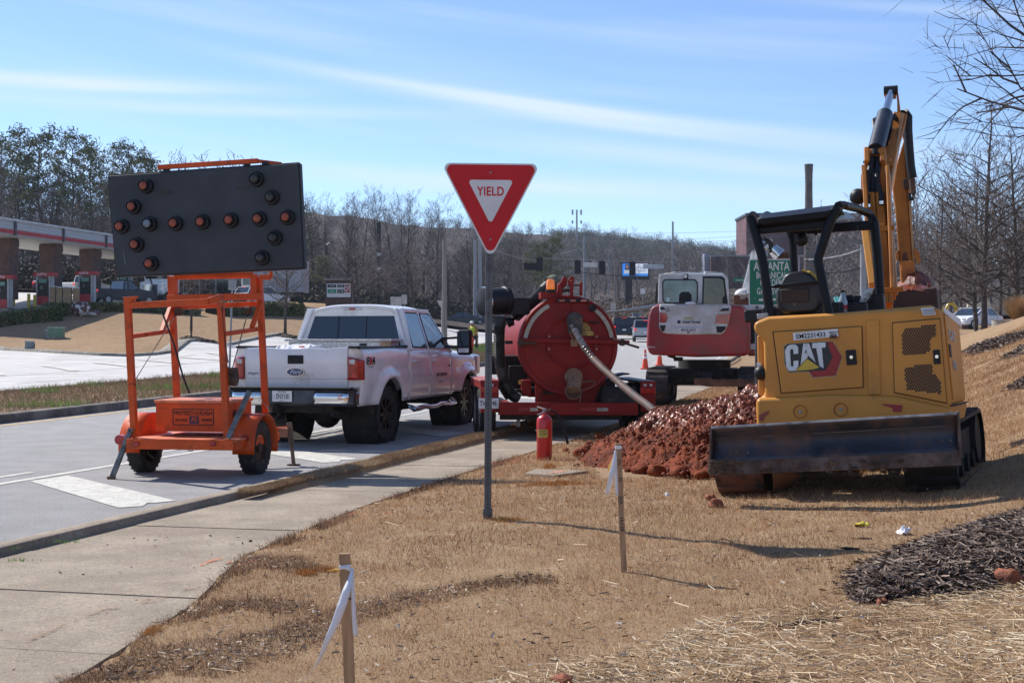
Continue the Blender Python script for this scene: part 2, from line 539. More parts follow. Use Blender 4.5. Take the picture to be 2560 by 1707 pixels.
for y_ in ys:
 half = max(6, y_ * .5 + 4)
 xx = np.where(np.abs(tt) < .75, tt / .75 * half, np.sign(tt) * (half + (np.abs(tt) - .75) / .25 * (600 + y_ - half) * ((np.abs(tt) - .75) / .25) ** 1.5))
 rows.append(np.stack([xx, np.full_like(xx, y_)], 1))
G = np.array(rows)
GX, GY = G[..., 0], G[..., 1]
GZ = land(GX, GY)
GU, GV = uv_of(GX, GY)
KX = np.array([-200, -60, -42, -33, -29.9, -25, -22, -20.3]); KY = np.array([120, 92, 85.5, 80, 77, 72.2, 70.3, 69.8])
def ucurb(v): return np.interp(v, [64, 66, 70, 80, 94, 126, 150, 300], [-37.4, -38.2, -38.6, -38.0, -35.9, -32.0, -31, -31])
def in_far_road(x, y, u, v, pad=0.0):
 a = (v < 66) & (y < np.interp(x, KX, KY) + pad) & (u < -21.2)
 b = (v >= 64) & (u > ucurb(v) - pad) & (u < -21.2) & (x > -20.3 - pad)
 return a | b
paved = ((GU < -6.35) & (GU > -15.6)) & (GV < 300) | (in_far_road(GX, GY, GU, GV, .3) & (GV < 300))
GZ = np.where(paved, GZ - .10, GZ)
slabs_u = (GU > -6.4) & (GU < edge_r(GV) - .02) & (GV < 40)
GZ = np.where(slabs_u, GZ - .06, GZ)
bumpy = sstep(-4.6, -3.8, GU)
GZ = GZ + (fbm(GX * 1.3, GY * 1.3, 4, 3) - .5) * .05 * bumpy * (GY < 60) + (fbm(GX * 5, GY * 5, 3, 9) - .5) * .025 * bumpy * (GY < 25)
GZ = GZ + (fbm(GX * .05, GY * .05, 4, 21) - .5) * 6 * sstep(180, 400, GY)
nr, nc = GX.shape
idx = np.arange(nr * nc).reshape(nr, nc)
Q = np.stack([idx[:-1, :-1], idx[:-1, 1:], idx[1:, 1:], idx[1:, :-1]], -1).reshape(-1, 4)
def ground_mat(name, a, b, c, soil, sc=1.0, bump=.6):
 m = bpy.data.materials.new(name); m.use_nodes = True
 t = m.node_tree; bs = t.nodes['Principled BSDF']
 tcn = t.nodes.new('ShaderNodeTexCoord')
 def noise(s_, det=6, ro=.65, st=None):
  n = t.nodes.new('ShaderNodeTexNoise'); n.inputs['Scale'].default_value = s_; n.inputs['Detail'].default_value = det; n.inputs['Roughness'].default_value = ro
  if st:
   mp = t.nodes.new('ShaderNodeMapping'); mp.inputs['Scale'].default_value = st; t.links.new(tcn.outputs['Object'], mp.inputs[0]); t.links.new(mp.outputs[0], n.inputs['Vector'])
  else:
   t.links.new(tcn.outputs['Object'], n.inputs['Vector'])
  return n.outputs[0]
 def mix(f, x, y, lo, hi):
  r_ = t.nodes.new('ShaderNodeMapRange'); r_.inputs[1].default_value = lo; r_.inputs[2].default_value = hi; t.links.new(f, r_.inputs[0])
  n = t.nodes.new('ShaderNodeMix'); n.data_type = 'RGBA'; t.links.new(r_.outputs[0], n.inputs[0])
  for i, q in ((6, x), (7, y)):
   if isinstance(q, tuple): n.inputs[i].default_value = (*q, 1)
   else: t.links.new(q, n.inputs[i])
  return n.outputs[2]
 col = mix(noise(.35 * sc), a, b, .38, .62)
 col = mix(noise(3.1 * sc), col, c, .45, .68)
 col = mix(noise(.8 * sc, 8, .7), col, soil, .60, .72)
 col = mix(noise(60 * sc, 3), col, tuple(x * .45 for x in b), .52, .75)
 t.links.new(col, bs.inputs['Base Color'])
 bs.inputs['Roughness'].default_value = .95; bs.inputs['Specular IOR Level'].default_value = .1
 bn = t.nodes.new('ShaderNodeBump'); bn.inputs['Strength'].default_value = bump; bn.inputs['Distance'].default_value = .03
 t.links.new(noise(45, 5, .7), bn.inputs['Height']); t.links.new(bn.outputs[0], bs.inputs['Normal'])
 return m
MG = ground_mat('dry_lawn_ground', (.345, .225, .13), (.29, .185, .105), (.39, .275, .165), (.22, .115, .06))
ground = npmesh('ground', np.stack([GX, GY, GZ], -1).reshape(-1, 3), Q, MG, smooth=True)
tag(ground, kind='structure')
def strip(name, us, vs, zfun, m, parent=None, kind=None, label=None, smooth=True, thick=0):
 U, V = np.meshgrid(us, vs)
 if callable(us): pass
 X, Y = xy_of(U, V)
 Z = zfun(U, V, X, Y)
 n1, n2 = U.shape
 ix = np.arange(n1 * n2).reshape(n1, n2)
 q = np.stack([ix[:-1, :-1], ix[:-1, 1:], ix[1:, 1:], ix[1:, :-1]], -1).reshape(-1, 4)
 o = npmesh(name, np.stack([X, Y, Z], -1).reshape(-1, 3), q, m, parent, smooth)
 if kind: o['kind'] = kind
 if label: o['label'] = label
 return o
M_ASPH = mat('asphalt', (.47, .445, .425), .88, var=.10, vs=1.6, bump=.9, bs=170, dirt=((.40, .37, .345), .25, .6), grain=(.5, 42, 110))
M_ASPH2 = mat('asphalt_far', (.56, .53, .50), .9, var=.08, vs=.7, bump=.4, bs=120)
M_CONC = mat('concrete', (.37, .295, .215), .9, var=.14, vs=1.9, bump=.5, bs=90, dirt=((.25, .185, .13), .42, 1.1), grain=(.3, 30, 90))
M_KERB = mat('kerb_concrete', (.30, .27, .22), .9, var=.2, vs=3, bump=.6, bs=70, dirt=((.17, .14, .11), .35, 2.2))
M_KERBD = mat('old_kerb_concrete', (.19, .155, .13), .92, var=.25, vs=2, bump=.6, bs=50, dirt=((.09, .075, .065), .45, 2.0))
M_PAINT = mat('worn_white_paint', (.64, .61, .53), .75, var=.10, vs=6, bump=.3, bs=120, dirt=((.40, .38, .35), .34, 7), grain=(.4, 50))
M_YPAINT = mat('worn_yellow_paint', (.62, .42, .16), .75, var=.15, vs=6)
vr = np.concatenate([np.linspace(-12, 60, 120), np.linspace(62, 300, 90)])
zs = lambda off: (lambda U, V, X, Y: land(X, Y) + off)
def zro(off):
 return lambda U, V, X, Y: np.where(Y < 45, zroad(V), land(X, Y)) * 1.0 + off
road = strip('road', np.linspace(-15.62, -6.35, 12), vr, zro(.0), M_ASPH, kind='structure')
ob = [(-200, 120), (-100, 100), (-60, 92), (-42, 85.5), (-33, 80), (-29.9, 77), (-27.3, 74.4), (-25, 72.2), (-22, 70.3), (-20.3, 69.8), (-19, 70.6), (-18.4, 72.5)]
for v_ in np.linspace(75, 300, 46):
 x_, y_ = xy_of(ucurb(v_), v_); ob.append((float(x_), float(y_)))
OB = np.array(ob)
_n = len(OB)
vin = np.concatenate([np.linspace(-15, 64, 12), np.linspace(72, 300, _n - 12)])
ix_, iy_ = xy_of(np.full(_n, -21.42), vin)
def resample(A, n):
 d = np.concatenate([[0], np.cumsum(np.hypot(*np.diff(A, axis=0).T))]); t = np.linspace(0, 1, n)
 k = np.linspace(0, len(A) - 1, n)
 return np.stack([np.interp(k, np.arange(len(A)), A[:, 0]), np.interp(k, np.arange(len(A)), A[:, 1])], 1)
o2 = resample(OB, 300); i2 = resample(np.stack([ix_, iy_], 1), 300)
tq = np.linspace(0, 1, 34)[None, :, None]
FRG = i2[:, None, :] * (1 - tq) + o2[:, None, :] * tq
fx, fy = FRG[..., 0], FRG[..., 1]
fz = land(fx, fy) + .02
_i = np.arange(fx.size).reshape(fx.shape)
fq = np.stack([_i[:-1, :-1], _i[:-1, 1:], _i[1:, 1:], _i[1:, :-1]], -1).reshape(-1, 4)
fr = npmesh('road', np.stack([fx, fy, fz], -1).reshape(-1, 3), fq, M_ASPH2, smooth=True)
tag(fr, kind='structure')
def swept(name, pts, prof, m, parent=None, kind=None, zoff=0.0, side=1, zf=None):
 """profile [(offset to the side, height)] swept along a line on the ground"""
 pts = np.array(pts, float)
 d = np.gradient(pts, axis=0); d /= np.hypot(d[:, 0], d[:, 1])[:, None] + 1e-9
 nrm = np.stack([d[:, 1], -d[:, 0]], 1) * side
 zz = (land(pts[:, 0], pts[:, 1]) if zf is None else zf) + zoff
 V = np.array([[(p[0] + n_[0] * o, p[1] + n_[1] * o, z_ + h) for o, h in prof] for p, n_, z_ in zip(pts, nrm, zz)])
 a, b = V.shape[:2]; ii = np.arange(a * b).reshape(a, b)
 q = np.stack([ii[:-1, :-1], ii[:-1, 1:], ii[1:, 1:], ii[1:, :-1]], -1).reshape(-1, 4)
 o = npmesh(name, V.reshape(-1, 3), q, m, parent)
 if kind: o['kind'] = kind
 return o
def uvline(u, v0, v1, n=120):
 v = np.linspace(v0, v1, n); x, y = xy_of(np.full(n, float(u)), v)
 return np.stack([x, y], 1), np.where(y < 45, zroad(v), land(x, y))
swept('kerb', resample(OB, 400), [(0, -.1), (0.02, .15), (.15, .17), (.62, .17), (1.0, .10), (1.05, -.2)], M_KERB, kind='structure', side=-1)
p_, z_ = uvline(-15.6, -12, 300, 300)
swept('kerb', p_, [(0, -.1), (-.03, .14), (-.06, .165), (-.22, .175), (-.26, .05)], M_KERBD, kind='structure', zf=z_)
p_, z_ = uvline(-21.4, -12, 300, 300)
swept('kerb', p_, [(0, -.1), (.03, .14), (.06, .165), (.22, .175), (.26, .05)], M_KERBD, kind='structure', zf=z_)
MM = ground_mat('median_ground', (.25, .165, .115), (.20, .13, .09), (.31, .235, .155), (.18, .15, .07), sc=1.2)
med = strip('median', np.linspace(-21.2, -15.8, 10), vr, lambda U, V, X, Y: np.where(Y < 45, zroad(V), land(X, Y)) + .15 + (fbm(X * 2, Y * 2, 3) - .4) * .05, MM, kind='structure')
p_, z_ = uvline(-6.42, -12, 200, 400)
swept('gutter', p_, [(-.02, -.02), (0, .006), (.22, .012), (.27, .045), (.30, .10), (.33, .115)], M_CONC, kind='structure', zf=z_)
p_, z_ = uvline(-6.09, -12, 200, 400)
swept('kerb', p_, [(0, .113), (.02, .122), (.16, .125), (.175, .118), (.18, -.05)], M_CONC, kind='structure', zf=z_)
pav = thing('sidewalk', 'concrete sidewalk of large slabs between the kerb and the dry grass', 'sidewalk')
del pav['label']; del pav['category']; pav['kind'] = 'structure'
k = -5
for k in range(-6, 26):
 v0, v1 = 5.43 + 1.32 * k + .008, 5.43 + 1.32 * (k + 1) - .008
 if v0 > 40: break
 nu, nv = 9, 7
 vv = np.linspace(v0, v1, nv)
 tilt = rnd.uniform(-.004, .004)
 top = []
 for q_ in vv:
  uu = np.linspace(edge_l(q_), edge_r(q_), nu)
  x_, y_ = xy_of(uu, np.full(nu, q_))
  z_ = zroad(np.full(nu, q_)) + .070 + tilt + (uu + 5.2) * .012
  top.append([(a, b, c) for a, b, c in zip(x_, y_, z_)])
 ring = [(0, j) for j in range(nu)] + [(i, nu - 1) for i in range(1, nv)] + [(nv - 1, j) for j in range(nu - 2, -1, -1)] + [(i, 0) for i in range(nv - 2, 0, -1)]
 b = MB(); b.grid(top)
 base = len(b.v)
 b.v += [(top[i][j][0], top[i][j][1], top[i][j][2] - .12) for i, j in ring]
 rid = [i * nu + j for i, j in ring]
 n_ = len(ring)
 b.f += [(rid[i], rid[(i + 1) % n_], base + (i + 1) % n_, base + i) for i in range(n_)]
 b.build('slab', M_CONC, pav)
def paint(name, u0, u1, v0, v1, m, parent, h=.005, n=None):
 n = n or max(2, int((v1 - v0) / 1.5))
 return strip(name, np.array([u0, u1]), np.linspace(v0, v1, n), zro(h), m, parent)
b = MB(); pr_ = []
for k in range(130):
 v_ = -4 + k * .14; w_ = .012 + .03 * mnoise.noise(Vector((k * .31, 0, 0))) + (.010 if k % 3 else .0); x_, y_ = xy_of([-6.44 - abs(w_), -6.405], [v_, v_]); pr_.append([(x_[0], y_[0], float(zroad(v_)) + .009), (x_[1], y_[1], float(zroad(v_)) + .011)])
b.grid(pr_); b.build('edge_crack', mat('dark_crack', (.03, .028, .024), .95), road)
E_EDGE = paint('edge_line', -9.27, -9.14, -12, 46, M_PAINT, road)
paint('edge_line', -6.9, -6.78, 24, 150, M_PAINT, road)
paint('yellow_line', -15.32, -15.18, -12, 200, M_YPAINT, road)
for v_ in np.arange(-4.6, 200, 12.2):
 paint('lane_dash', -12.75, -12.63, v_ + 1, v_ + 4.3, M_PAINT, road)
 if v_ > 40: paint('lane_dash', -9.4, -9.28, v_, v_ + 3.1, M_PAINT, road)
for v_ in np.arange(-2.3, 46, 3.66):
 paint('lane_dash', -9.70, -9.60, v_, v_ + .95, M_PAINT, road)
def quad_uv(name, uvs, m, parent, h=.006):
 b = MB(); ps = []
 for (u, v) in uvs:
  x, y = xy_of(u, v); ps.append((float(x), float(y), float(zroad(v)) + h))
 b.add(ps, [tuple(range(len(ps)))])
 return b.build(name, m, parent)
for v_ in (6.2, 10.72, 15.3, 19.9, 24.5, 29.1):
 quad_uv('hatch_bar', [(-6.86, v_), (-9.06, v_ + 1.72), (-9.02, v_ + 2.36), (-6.62, v_ + .62), (-6.72, v_ + .42), (-6.80, v_ + .40), (-6.70, v_ + .16)], M_PAINT, road)
def paint_land(u0, v0, u1, v1, w, m=M_PAINT, name='lane_line'):
 n = max(3, int(math.hypot(u1 - u0, v1 - v0) / 1.2))
 t = np.linspace(0, 1, n); u = u0 + (u1 - u0) * t; v = v0 + (v1 - v0) * t
 x, y = xy_of(u, v)
 d = np.array([x[-1] - x[0], y[-1] - y[0]]); d /= np.hypot(*d); nn = np.array([d[1], -d[0]]) * w / 2
 V = []
 for a, c in zip(x, y):
  for sg in (-1, 1):
   V.append((a + sg * nn[0], c + sg * nn[1], gz(a + sg * nn[0], c + sg * nn[1]) + .045))
 q = np.array([(2 * i, 2 * i + 1, 2 * i + 3, 2 * i + 2) for i in range(n - 1)])
 return npmesh(name, np.array(V), q, m, fr)
paint_land(-29.0, 20, -29.0, 150, .13)
for v_ in range(22, 150, 12): paint_land(-25.2, v_, -25.2, v_ + 3, .12, name='lane_dash')
for v_ in (34, 38.5, 43, 47.5, 52, 56.5, 61): paint_land(-29.2, v_, -34.5, v_ + 6.5, .35, name='hatch_bar')
paint_land(-32, 58, -40, 60, .13); paint_land(-34.6, 38, -34.6, 66, .13)
# ------------------------------------------------------------------ shared materials
M_TYRE = mat('tyre_rubber', (.022, .021, .020), .85, bump=.3, bs=90, dirt=((.10, .075, .055), .25, 5))
M_BLK = mat('black_plastic', (.010, .010, .012), .5, var=.1, spec=.35)
M_UNDER = mat('dirty_underbody', (.020, .018, .017), .85, var=.2, dirt=((.07, .05, .035), .3, 6))
M_CHR = mat('chrome', (.75, .75, .75), .12, metal=1.0, var=.05, dirt=((.25, .2, .15), .12, 4))
M_STEEL = mat('galvanised_steel', (.33, .34, .35), .5, metal=.7, var=.12, vs=8, bump=.1)
M_GLASSD = mat('dark_window_glass', (.012, .016, .022), .05, var=.05, coat=.6, spec=.8)
M_GLASSB = mat('side_window_glass', (.045, .075, .095), .06, var=.2, vs=2, coat=.8, spec=.8)
M_RUST = mat('rusty_metal', (.10, .055, .035), .85, var=.3, vs=9, bump=.3, bs=60)
M_WHITE = mat('white_car_paint', (.85, .82, .80), .28, var=.04, coat=.6, dirt=((.50, .42, .35), .10, 1.6))
M_REDL = mat('red_lamp', (.42, .012, .016), .15, var=.2, vs=14, coat=.8)
M_CLEARL = mat('clear_lamp', (.6, .6, .6), .15, var=.1, coat=.8)
M_BLACKP = mat('black_print', (.012, .012, .014), .7, var=0)
M_WHITEP = mat('white_plate', (.74, .75, .76), .5, var=.04)
M_REDP = mat('red_print', (.55, .015, .02), .5, var=0)
M_ORL = mat('orange_beacon', (.95, .22, .02), .25, var=.1, coat=.6, emit=((1, .25, .02), .25))
def wheel(parent, c, r, w, side=1, rimr=None, rimmat=None, spokes=8, name='wheel', tread=True, n=32, hubmat=None):
 """tyre lathe with tread lugs, plus a rim as its sub-part; the axle is the local x axis"""
 c = Vector(c); rimr = rimr or r * .6
 b = MB(); h = w / 2
 prof = [(rimr, -h * .80), (r * .80, -h), (r * .93, -h * .98), (r * .985, -h * .82), (r, -h * .6), (r, h * .6), (r * .985, h * .82), (r * .93, h * .98), (r * .80, h), (rimr, h * .80), (rimr * .97, 0), (rimr, -h * .80)]
 b.lathe(prof, c, (1, 0, 0), n)
 if tread:
  for i in range(26):
   a = 2 * math.pi * i / 26
   for sx_ in (-.66, 0, .66):
    aa = a + (.12 if sx_ == 0 else 0)
    p = c + Vector((sx_ * h, math.cos(aa) * r, math.sin(aa) * r))
    b.box(p, (h * .5, r * .11, r * .035), rot=Matrix.Rotation(aa - math.pi / 2, 3, 'X'))
 o = b.build(name, M_TYRE, parent, smooth=True, angle=40)
 b = MB(); f = side * h
 b.lathe([(rimr * .99, f * .85), (rimr * .93, f * .80), (rimr * .86, f * .35), (rimr * .3, f * .30), (rimr * .27, f * .72), (rimr * .12, f * .78), (0.001, f * .78)], c, (1, 0, 0), n)
 for i in range(spokes):
  a = 2 * math.pi * i / spokes
  d = Vector((0, math.cos(a), math.sin(a)))
  b.bar(c + Vector((f * .62, 0, 0)) + d * rimr * .22, c + Vector((f * .66, 0, 0)) + d * rimr * .93, rimr * .2, rimr * .12, up=(1, 0, 0))
 b.build('rim', rimmat or M_STEEL, o, smooth=True, angle=40)
 return o
# ------------------------------------------------------------------ white pickup truck
TR = thing('pickup_truck', 'white crew cab pickup truck with a toolbox across its bed, parked beyond the arrow board', 'pickup truck',
  (-2.80, 20.1, 0.0), -R(15.2))
def side_x(z, y):
 """half width of the body at height z"""
 return float(np.interp(z, [.50, .60, .75, .95, 1.02, 1.06, 1.28, 1.40, 1.45], [.93, .955, .985, 1.0, 1.002, .985, .985, .955, .91]))
def arch(y, z, yc, zc, ra):
 d = math.hypot(y - yc, z - zc) - ra
 return .045 * math.exp(-(d / .10) ** 2) + (.02 if 0 < d < .16 else 0)
WC = [(0.0, .44, .535), (3.98, .44, .535)]
def side_panel(name, y0, y1, ztop, zbot=.60, s=1, parent=TR, m=M_WHITE, extra=None):
 ys_ = set(np.round(np.linspace(y0, y1, max(6, int((y1 - y0) / .06))), 3))
 for yc, zc, ra in WC:
  for a in np.linspace(0, math.pi, 19):
   y = yc + ra * math.cos(a)
   if y0 < y < y1: ys_.add(round(y, 3))
 P = []
 for y in sorted(ys_):
  lo = zbot if y < 3.2 else zbot + .04
  for yc, zc, ra in WC:
   if abs(y - yc) < ra: lo = max(lo, zc + math.sqrt(ra * ra - (y - yc) ** 2))
  zt = ztop(y) if callable(ztop) else ztop
  lo = min(lo, zt - .02)
  col = []
  for k in range(15):
   z = lo + (zt - lo) * k / 14
   x = side_x(z + (1.43 - zt) * (k / 14) ** 2, y) + sum(arch(y, z, *w_) for w_ in WC)
   if y > 4.3: x -= (y - 4.3) ** 2 * .45
   if y < -1.0: x -= (-1.0 - y) * .25
   col.append((s * x, y, z))
  P.append(col)
 b = MB(); b.grid(P)
 return b.build(name, m, parent, smooth=True, solid=.012, angle=50)
railz = lambda y: 1.432
belt = lambda y: 1.40 - max(0, y - 2.3) * .05
hoodz = lambda y: 1.345 - max(0, y - 3.0) * .05 - max(0, y - 4.5) ** 2 * .8
for s_ in (1, -1):
 side_panel('bed_side', -1.115, .905, railz, s=s_)
 side_panel('rear_door', .93, 1.93, belt, s=s_)
 fd = side_panel('front_door', 1.945, 3.02, belt, s=s_)
 side_panel('fender', 3.035, 4.86, hoodz, s=s_)
 if s_ == 1: FD = fd
 b = MB(); b.tube([(s_ * .935, -1.10, 1.440), (s_ * .935, .92, 1.440)], .022, 8)
 b.build('rail_cap', M_BLK, TR, smooth=True)
 for y_ in (1.16, 2.12):
  MB().box((s_ * 1.008, y_, 1.20), (.03, .17, .035)).build('door_handle', M_WHITE, TR, bevel=.01)
b = MB()
b.box((0, -.1, .80), (1.72, 2.0, .04)); b.box((0, .90, 1.10), (1.80, .04, .62)); b.box((-.80, -.1, 1.06), (.04, 2.0, .62)); b.box((.80, -.1, 1.06), (.04, 2.0, .62))
b.build('bed_floor', M_WHITE, TR)
MB().box((0, 2.0, 1.00), (1.84, 2.06, .72)).build('dark_cab_filler', M_BLK, TR)  # solid black box added behind the doors to keep the panel gaps dark
b = MB()
def gh(y, z, s=1):
 t = (z - 1.38) / (2.04 - 1.38)
 return s * (.935 - .20 * t - .03 * t * t)
roofP = []
for y in np.linspace(1.04, 2.62, 12):
 zt = 2.045 - .5 * max(0, y - 2.15) ** 2 - .6 * max(0, 1.25 - y) ** 2
 row = []
 for x in np.linspace(-1, 1, 15):
  row.append((x * .735, y, zt + .045 - .085 * abs(x) ** 3.2 - (.03 if abs(x) > .98 else 0)))
 roofP.append(row)
b.grid(roofP)
b.build('roof', M_WHITE, TR, smooth=True, solid=.05, angle=60)
b = MB()
def pil(y0, z0, y1, z1, w):
 for s_ in (1, -1):
  b.bar((gh(y0, z0, s_), y0, z0), (gh(y1, z1, s_), y1, z1), w, .05, up=(1, 0, .3))
pil(1.00, 1.36, 1.12, 2.03, .20)     # rear pillar
pil(1.92, 1.36, 1.96, 2.03, .11)
pil(3.16, 1.34, 2.50, 2.01, .07)     # windscreen pillar
for s_ in (1, -1):
 b.bar((gh(0, 2.0, s_), 1.08, 2.01), (gh(0, 2.0, s_), 2.52, 2.01), .07, .07)
 b.bar((gh(0, 1.40, s_), .97, 1.395), (gh(0, 1.40, s_), 3.1, 1.375), .05, .05)
for a_, c_ in (((-.93, 1.36), (-.735, 2.03)), ((.93, 1.36), (.735, 2.03))):
 b.bar((a_[0], .975, a_[1]), (c_[0], 1.09, c_[1]), .17, .06, up=(0, 1, 0))
b.bar((-.72, 1.075, 1.985), (.72, 1.075, 1.985), .06, .13, up=(0, 0, 1))
b.bar((-.93, .965, 1.36), (.93, .965, 1.36), .06, .12, up=(0, 0, 1))
b.build('cab_frame', M_WHITE, TR, bevel=.012)
def quadpane(name, pts, m, parent, t=.006):
 b = MB(); n = (Vector(pts[1]) - Vector(pts[0])).cross(Vector(pts[-1]) - Vector(pts[0])).normalized() * t
 b.prism(pts, n); return b.build(name, m, parent)
quadpane('rear_window', [(-.83, .988, 1.44), (.83, .988, 1.44), (.80, 1.01, 1.58), (.685, 1.062, 1.92), (.62, 1.067, 1.945), (-.62, 1.067, 1.945), (-.685, 1.062, 1.92), (-.80, 1.01, 1.58)], M_GLASSD, TR)
for x_ in (-.26, .22): MB().bar((x_, .980, 1.44), (x_, 1.058, 1.94), .014, .006, up=(0, 1, 0)).build('window_divider', M_BLK, TR)
for s_ in (1, -1):
 def g_(y, z, off=.022): return (gh(y, z, s_) + s_ * off, y, z)
 quadpane('rear_side_window', [g_(1.20, 1.44), g_(1.83, 1.42), g_(1.87, 1.50), g_(1.90, 1.93), g_(1.86, 1.965), g_(1.31, 1.965), g_(1.27, 1.93)], M_GLASSB, TR)
 quadpane('front_side_window', [g_(2.02, 1.42), g_(2.98, 1.40), g_(2.99, 1.45), g_(2.52, 1.93), g_(2.44, 1.96), g_(2.06, 1.965), g_(2.03, 1.90)], M_GLASSB, TR)
 b = MB()
 for A_ in ([(1.18, 1.42), (1.85, 1.40), (1.89, 1.50), (1.92, 1.95), (1.87, 1.985), (1.29, 1.985), (1.25, 1.94)], [(2.00, 1.40), (3.03, 1.375), (3.04, 1.44), (2.54, 1.95), (2.45, 1.985), (2.05, 1.985), (2.01, 1.92)]):
  b.tube([g_(y, z, .02) for y, z in A_ + A_[:1]], .010, 6)
 b.build('window_seal', M_BLK, TR, smooth=True)
quadpane('windscreen', [(-.86, 3.20, 1.34), (.86, 3.20, 1.34), (.68, 2.50, 2.0), (-.68, 2.50, 2.0)], M_GLASSB, TR)
b = MB()
for x_ in (-.45, .45): b.box((x_, 1.6, 1.50), (.42, .14, .3)); b.box((x_, 1.6, 1.73), (.26, .12, .2))
b.build('seats', M_BLK, TR, bevel=.03)
P = []
for y in np.linspace(3.05, 4.80, 12):
 P.append([(x, y, hoodz(y) + .10 - .13 * abs(x / .93) ** 3 + (.03 if abs(x) < .45 else 0)) for x in np.linspace(-.93, .93, 15)])
b = MB(); b.grid(P); b.build('hood', M_WHITE, TR, smooth=True, solid=.02)
MB().box((0, 4.82, 1.0), (1.80, .12, .56)).build('grille', M_CHR, TR, bevel=.03)
MB().box((0, 4.95, .70), (1.98, .18, .26)).build('front_bumper', M_CHR, TR, bevel=.04)
for s_ in (1, -1):
 MB().box((s_ * .84, 4.76, 1.08), (.26, .22, .36)).build('headlight', M_CLEARL, TR, bevel=.04)
def tg_top(x): return 1.425 + .008 * math.sin(x * 9) - .012 * math.exp(-((x - .1) / .12) ** 2) + (.010 if x > .55 else 0)
P = []
xs_t = np.linspace(-.795, .795, 41)
prof = [(.86, 0.0), (.90, -.006), (.985, -.006), (.99, -.018), (1.25, -.024), (1.40, -.020), (1.0, 0)]
tg = MB()
rows_ = []
for x in xs_t:
 zt = tg_top(x)
 rows_.append([(x, -1.155, .865), (x, -1.162, .90), (x, -1.162, .985), (x, -1.172, .992), (x, -1.178, 1.20), (x, -1.176, zt - .03), (x, -1.165, zt - .006), (x, -1.13, zt), (x, -1.10, zt - .01), (x, -1.10, .865)])
tg.grid(rows_)
n0 = len(tg.v); k_ = len(rows_[0])
tg.f += [tuple(range(k_)), tuple(range(n0 - k_, n0))[::-1]]
TG = tg.build('tailgate', M_WHITE, TR, smooth=True, angle=35)
b = MB(); b.box((.0, -1.182, 1.262), (.245, .02, .125)); b.build('tailgate_handle', M_BLK, TG, bevel=.02)
MB().box((0, -1.194, 1.275), (.19, .012, .06)).build('handle_recess', M_UNDER, TG, bevel=.008)
def oval(name, c, rx_, rz_, m, parent, y, t=.006, n=40):
 b = MB(); b.prism([(c[0] + rx_ * math.cos(2 * math.pi * i / n), y, c[1] + rz_ * math.sin(2 * math.pi * i / n)) for i in range(n)], (0, t, 0))
 return b.build(name, m, parent)
oval('badge_rim', (0, 1.083), .138, .060, M_CHR, TG, -1.192, .012)
oval('badge', (0, 1.083), .128, .052, mat('badge_blue', (.01, .035, .16), .25, var=0, coat=.8), TG, -1.196)
text('Ford', .058, M_WHITEP, TG, (0, -1.1985, 1.083), (1, 0, 0), shear=.5, sxx=1.05, bold=.02, name='badge_script')
for l_, z_, sz in (('SUPER DUTY', 1.005, .022), ('DIESEL', .985, .012)):
 text(l_, sz, M_BLACKP, TG, (-.66, -1.180, z_ + .055), (1, 0, 0))
for s_ in (1, -1):
 b = MB()
 b.prism([(s_ * .80, -1.155, .865), (s_ * .80, -1.155, 1.42), (s_ * .93, -1.14, 1.42), (s_ * .965, -1.10, 1.40), (s_ * .985, -1.10, 1.0), (s_ * .975, -1.10, .865)], (0, .05, 0))
 b.build('corner_post', M_WHITE, TR, bevel=.01)
 MB().box((s_ * .875, -1.13, 1.44), (.15, .08, .035)).build('post_cap', M_BLK, TR, bevel=.01)
 x0_, x1_ = .806, 1.012
 P = []
 for k in range(9):
  t = k / 8
  P.append([(s_ * (x0_ + (x1_ - x0_) * t), -1.185 + .11 * t ** 3, z) for z in np.linspace(.975, 1.30 - .05 * t ** 2, 9)])
 b = MB(); b.grid(P); lampb = b.build('tail_lamp', M_REDL, TR, smooth=True, solid=.03, angle=60)
 b = MB(); b.box((s_ * .875, -1.192, 1.235), (.085, .02, .07)); b.build('reverse_lens', M_CLEARL, lampb, bevel=.015)
 b = MB(); b.box((s_ * .875, -1.190, 1.04), (.11, .012, .07)); b.build('lamp_cell', mat('bright_red_lamp', (.75, .03, .03), .2, var=.2, vs=20, coat=.8), lampb, bevel=.015)
MB().box((-.02, 1.045, 2.035), (.30, .05, .045)).build('high_brake_lamp', M_CLEARL, TR, bevel=.015)
MB().box((-.02, 1.020, 2.035), (.10, .02, .035)).build('brake_lens', M_REDL, TR, bevel=.006)
b = MB()
b.prism([(-.98, -1.22, .86), (-.98, -1.38, .845), (-.98, -1.40, .64), (-.98, -1.34, .60), (-.98, -1.22, .62)], (1.96, 0, 0))
BP = b.build('rear_bumper', mat('dirty_bumper', (.07, .07, .075), .35, metal=.5, var=.3, dirt=((.045, .035, .03), .35, 3)), TR, bevel=.02)
for s_ in (1, -1):
 P = []
 for k in range(13):
  t = k / 12
  x = s_ * (.40 + .60 * t); yy = -1.415 + .24 * max(0, t - .72) ** 1.3 * 4
  P.append([(x, yy + .006, .815 - .01 * t), (x, yy - .02, .79), (x, yy - .028, .73), (x, yy - .02, .66), (x, yy + .01, .625)])
 b = MB(); b.grid(P); b.build('bumper_end', M_CHR, BP, smooth=True, solid=.01, angle=60)
MB().box((0, -1.385, .862), (1.9, .14, .025)).build('step_pad', M_BLK, BP, bevel=.01)
pl = MB().box((-.10, -1.415, .745), (.305, .01, .155)).build('licence_plate', M_WHITEP, TR, bevel=.004)
text('ENY181', .072, M_BLACKP, pl, (-.085, -1.4215, .738), sxx=.62, bold=.012)
text('GEORGIA', .022, M_BLACKP, pl, (-.10, -1.4215, .805), sxx=.9)
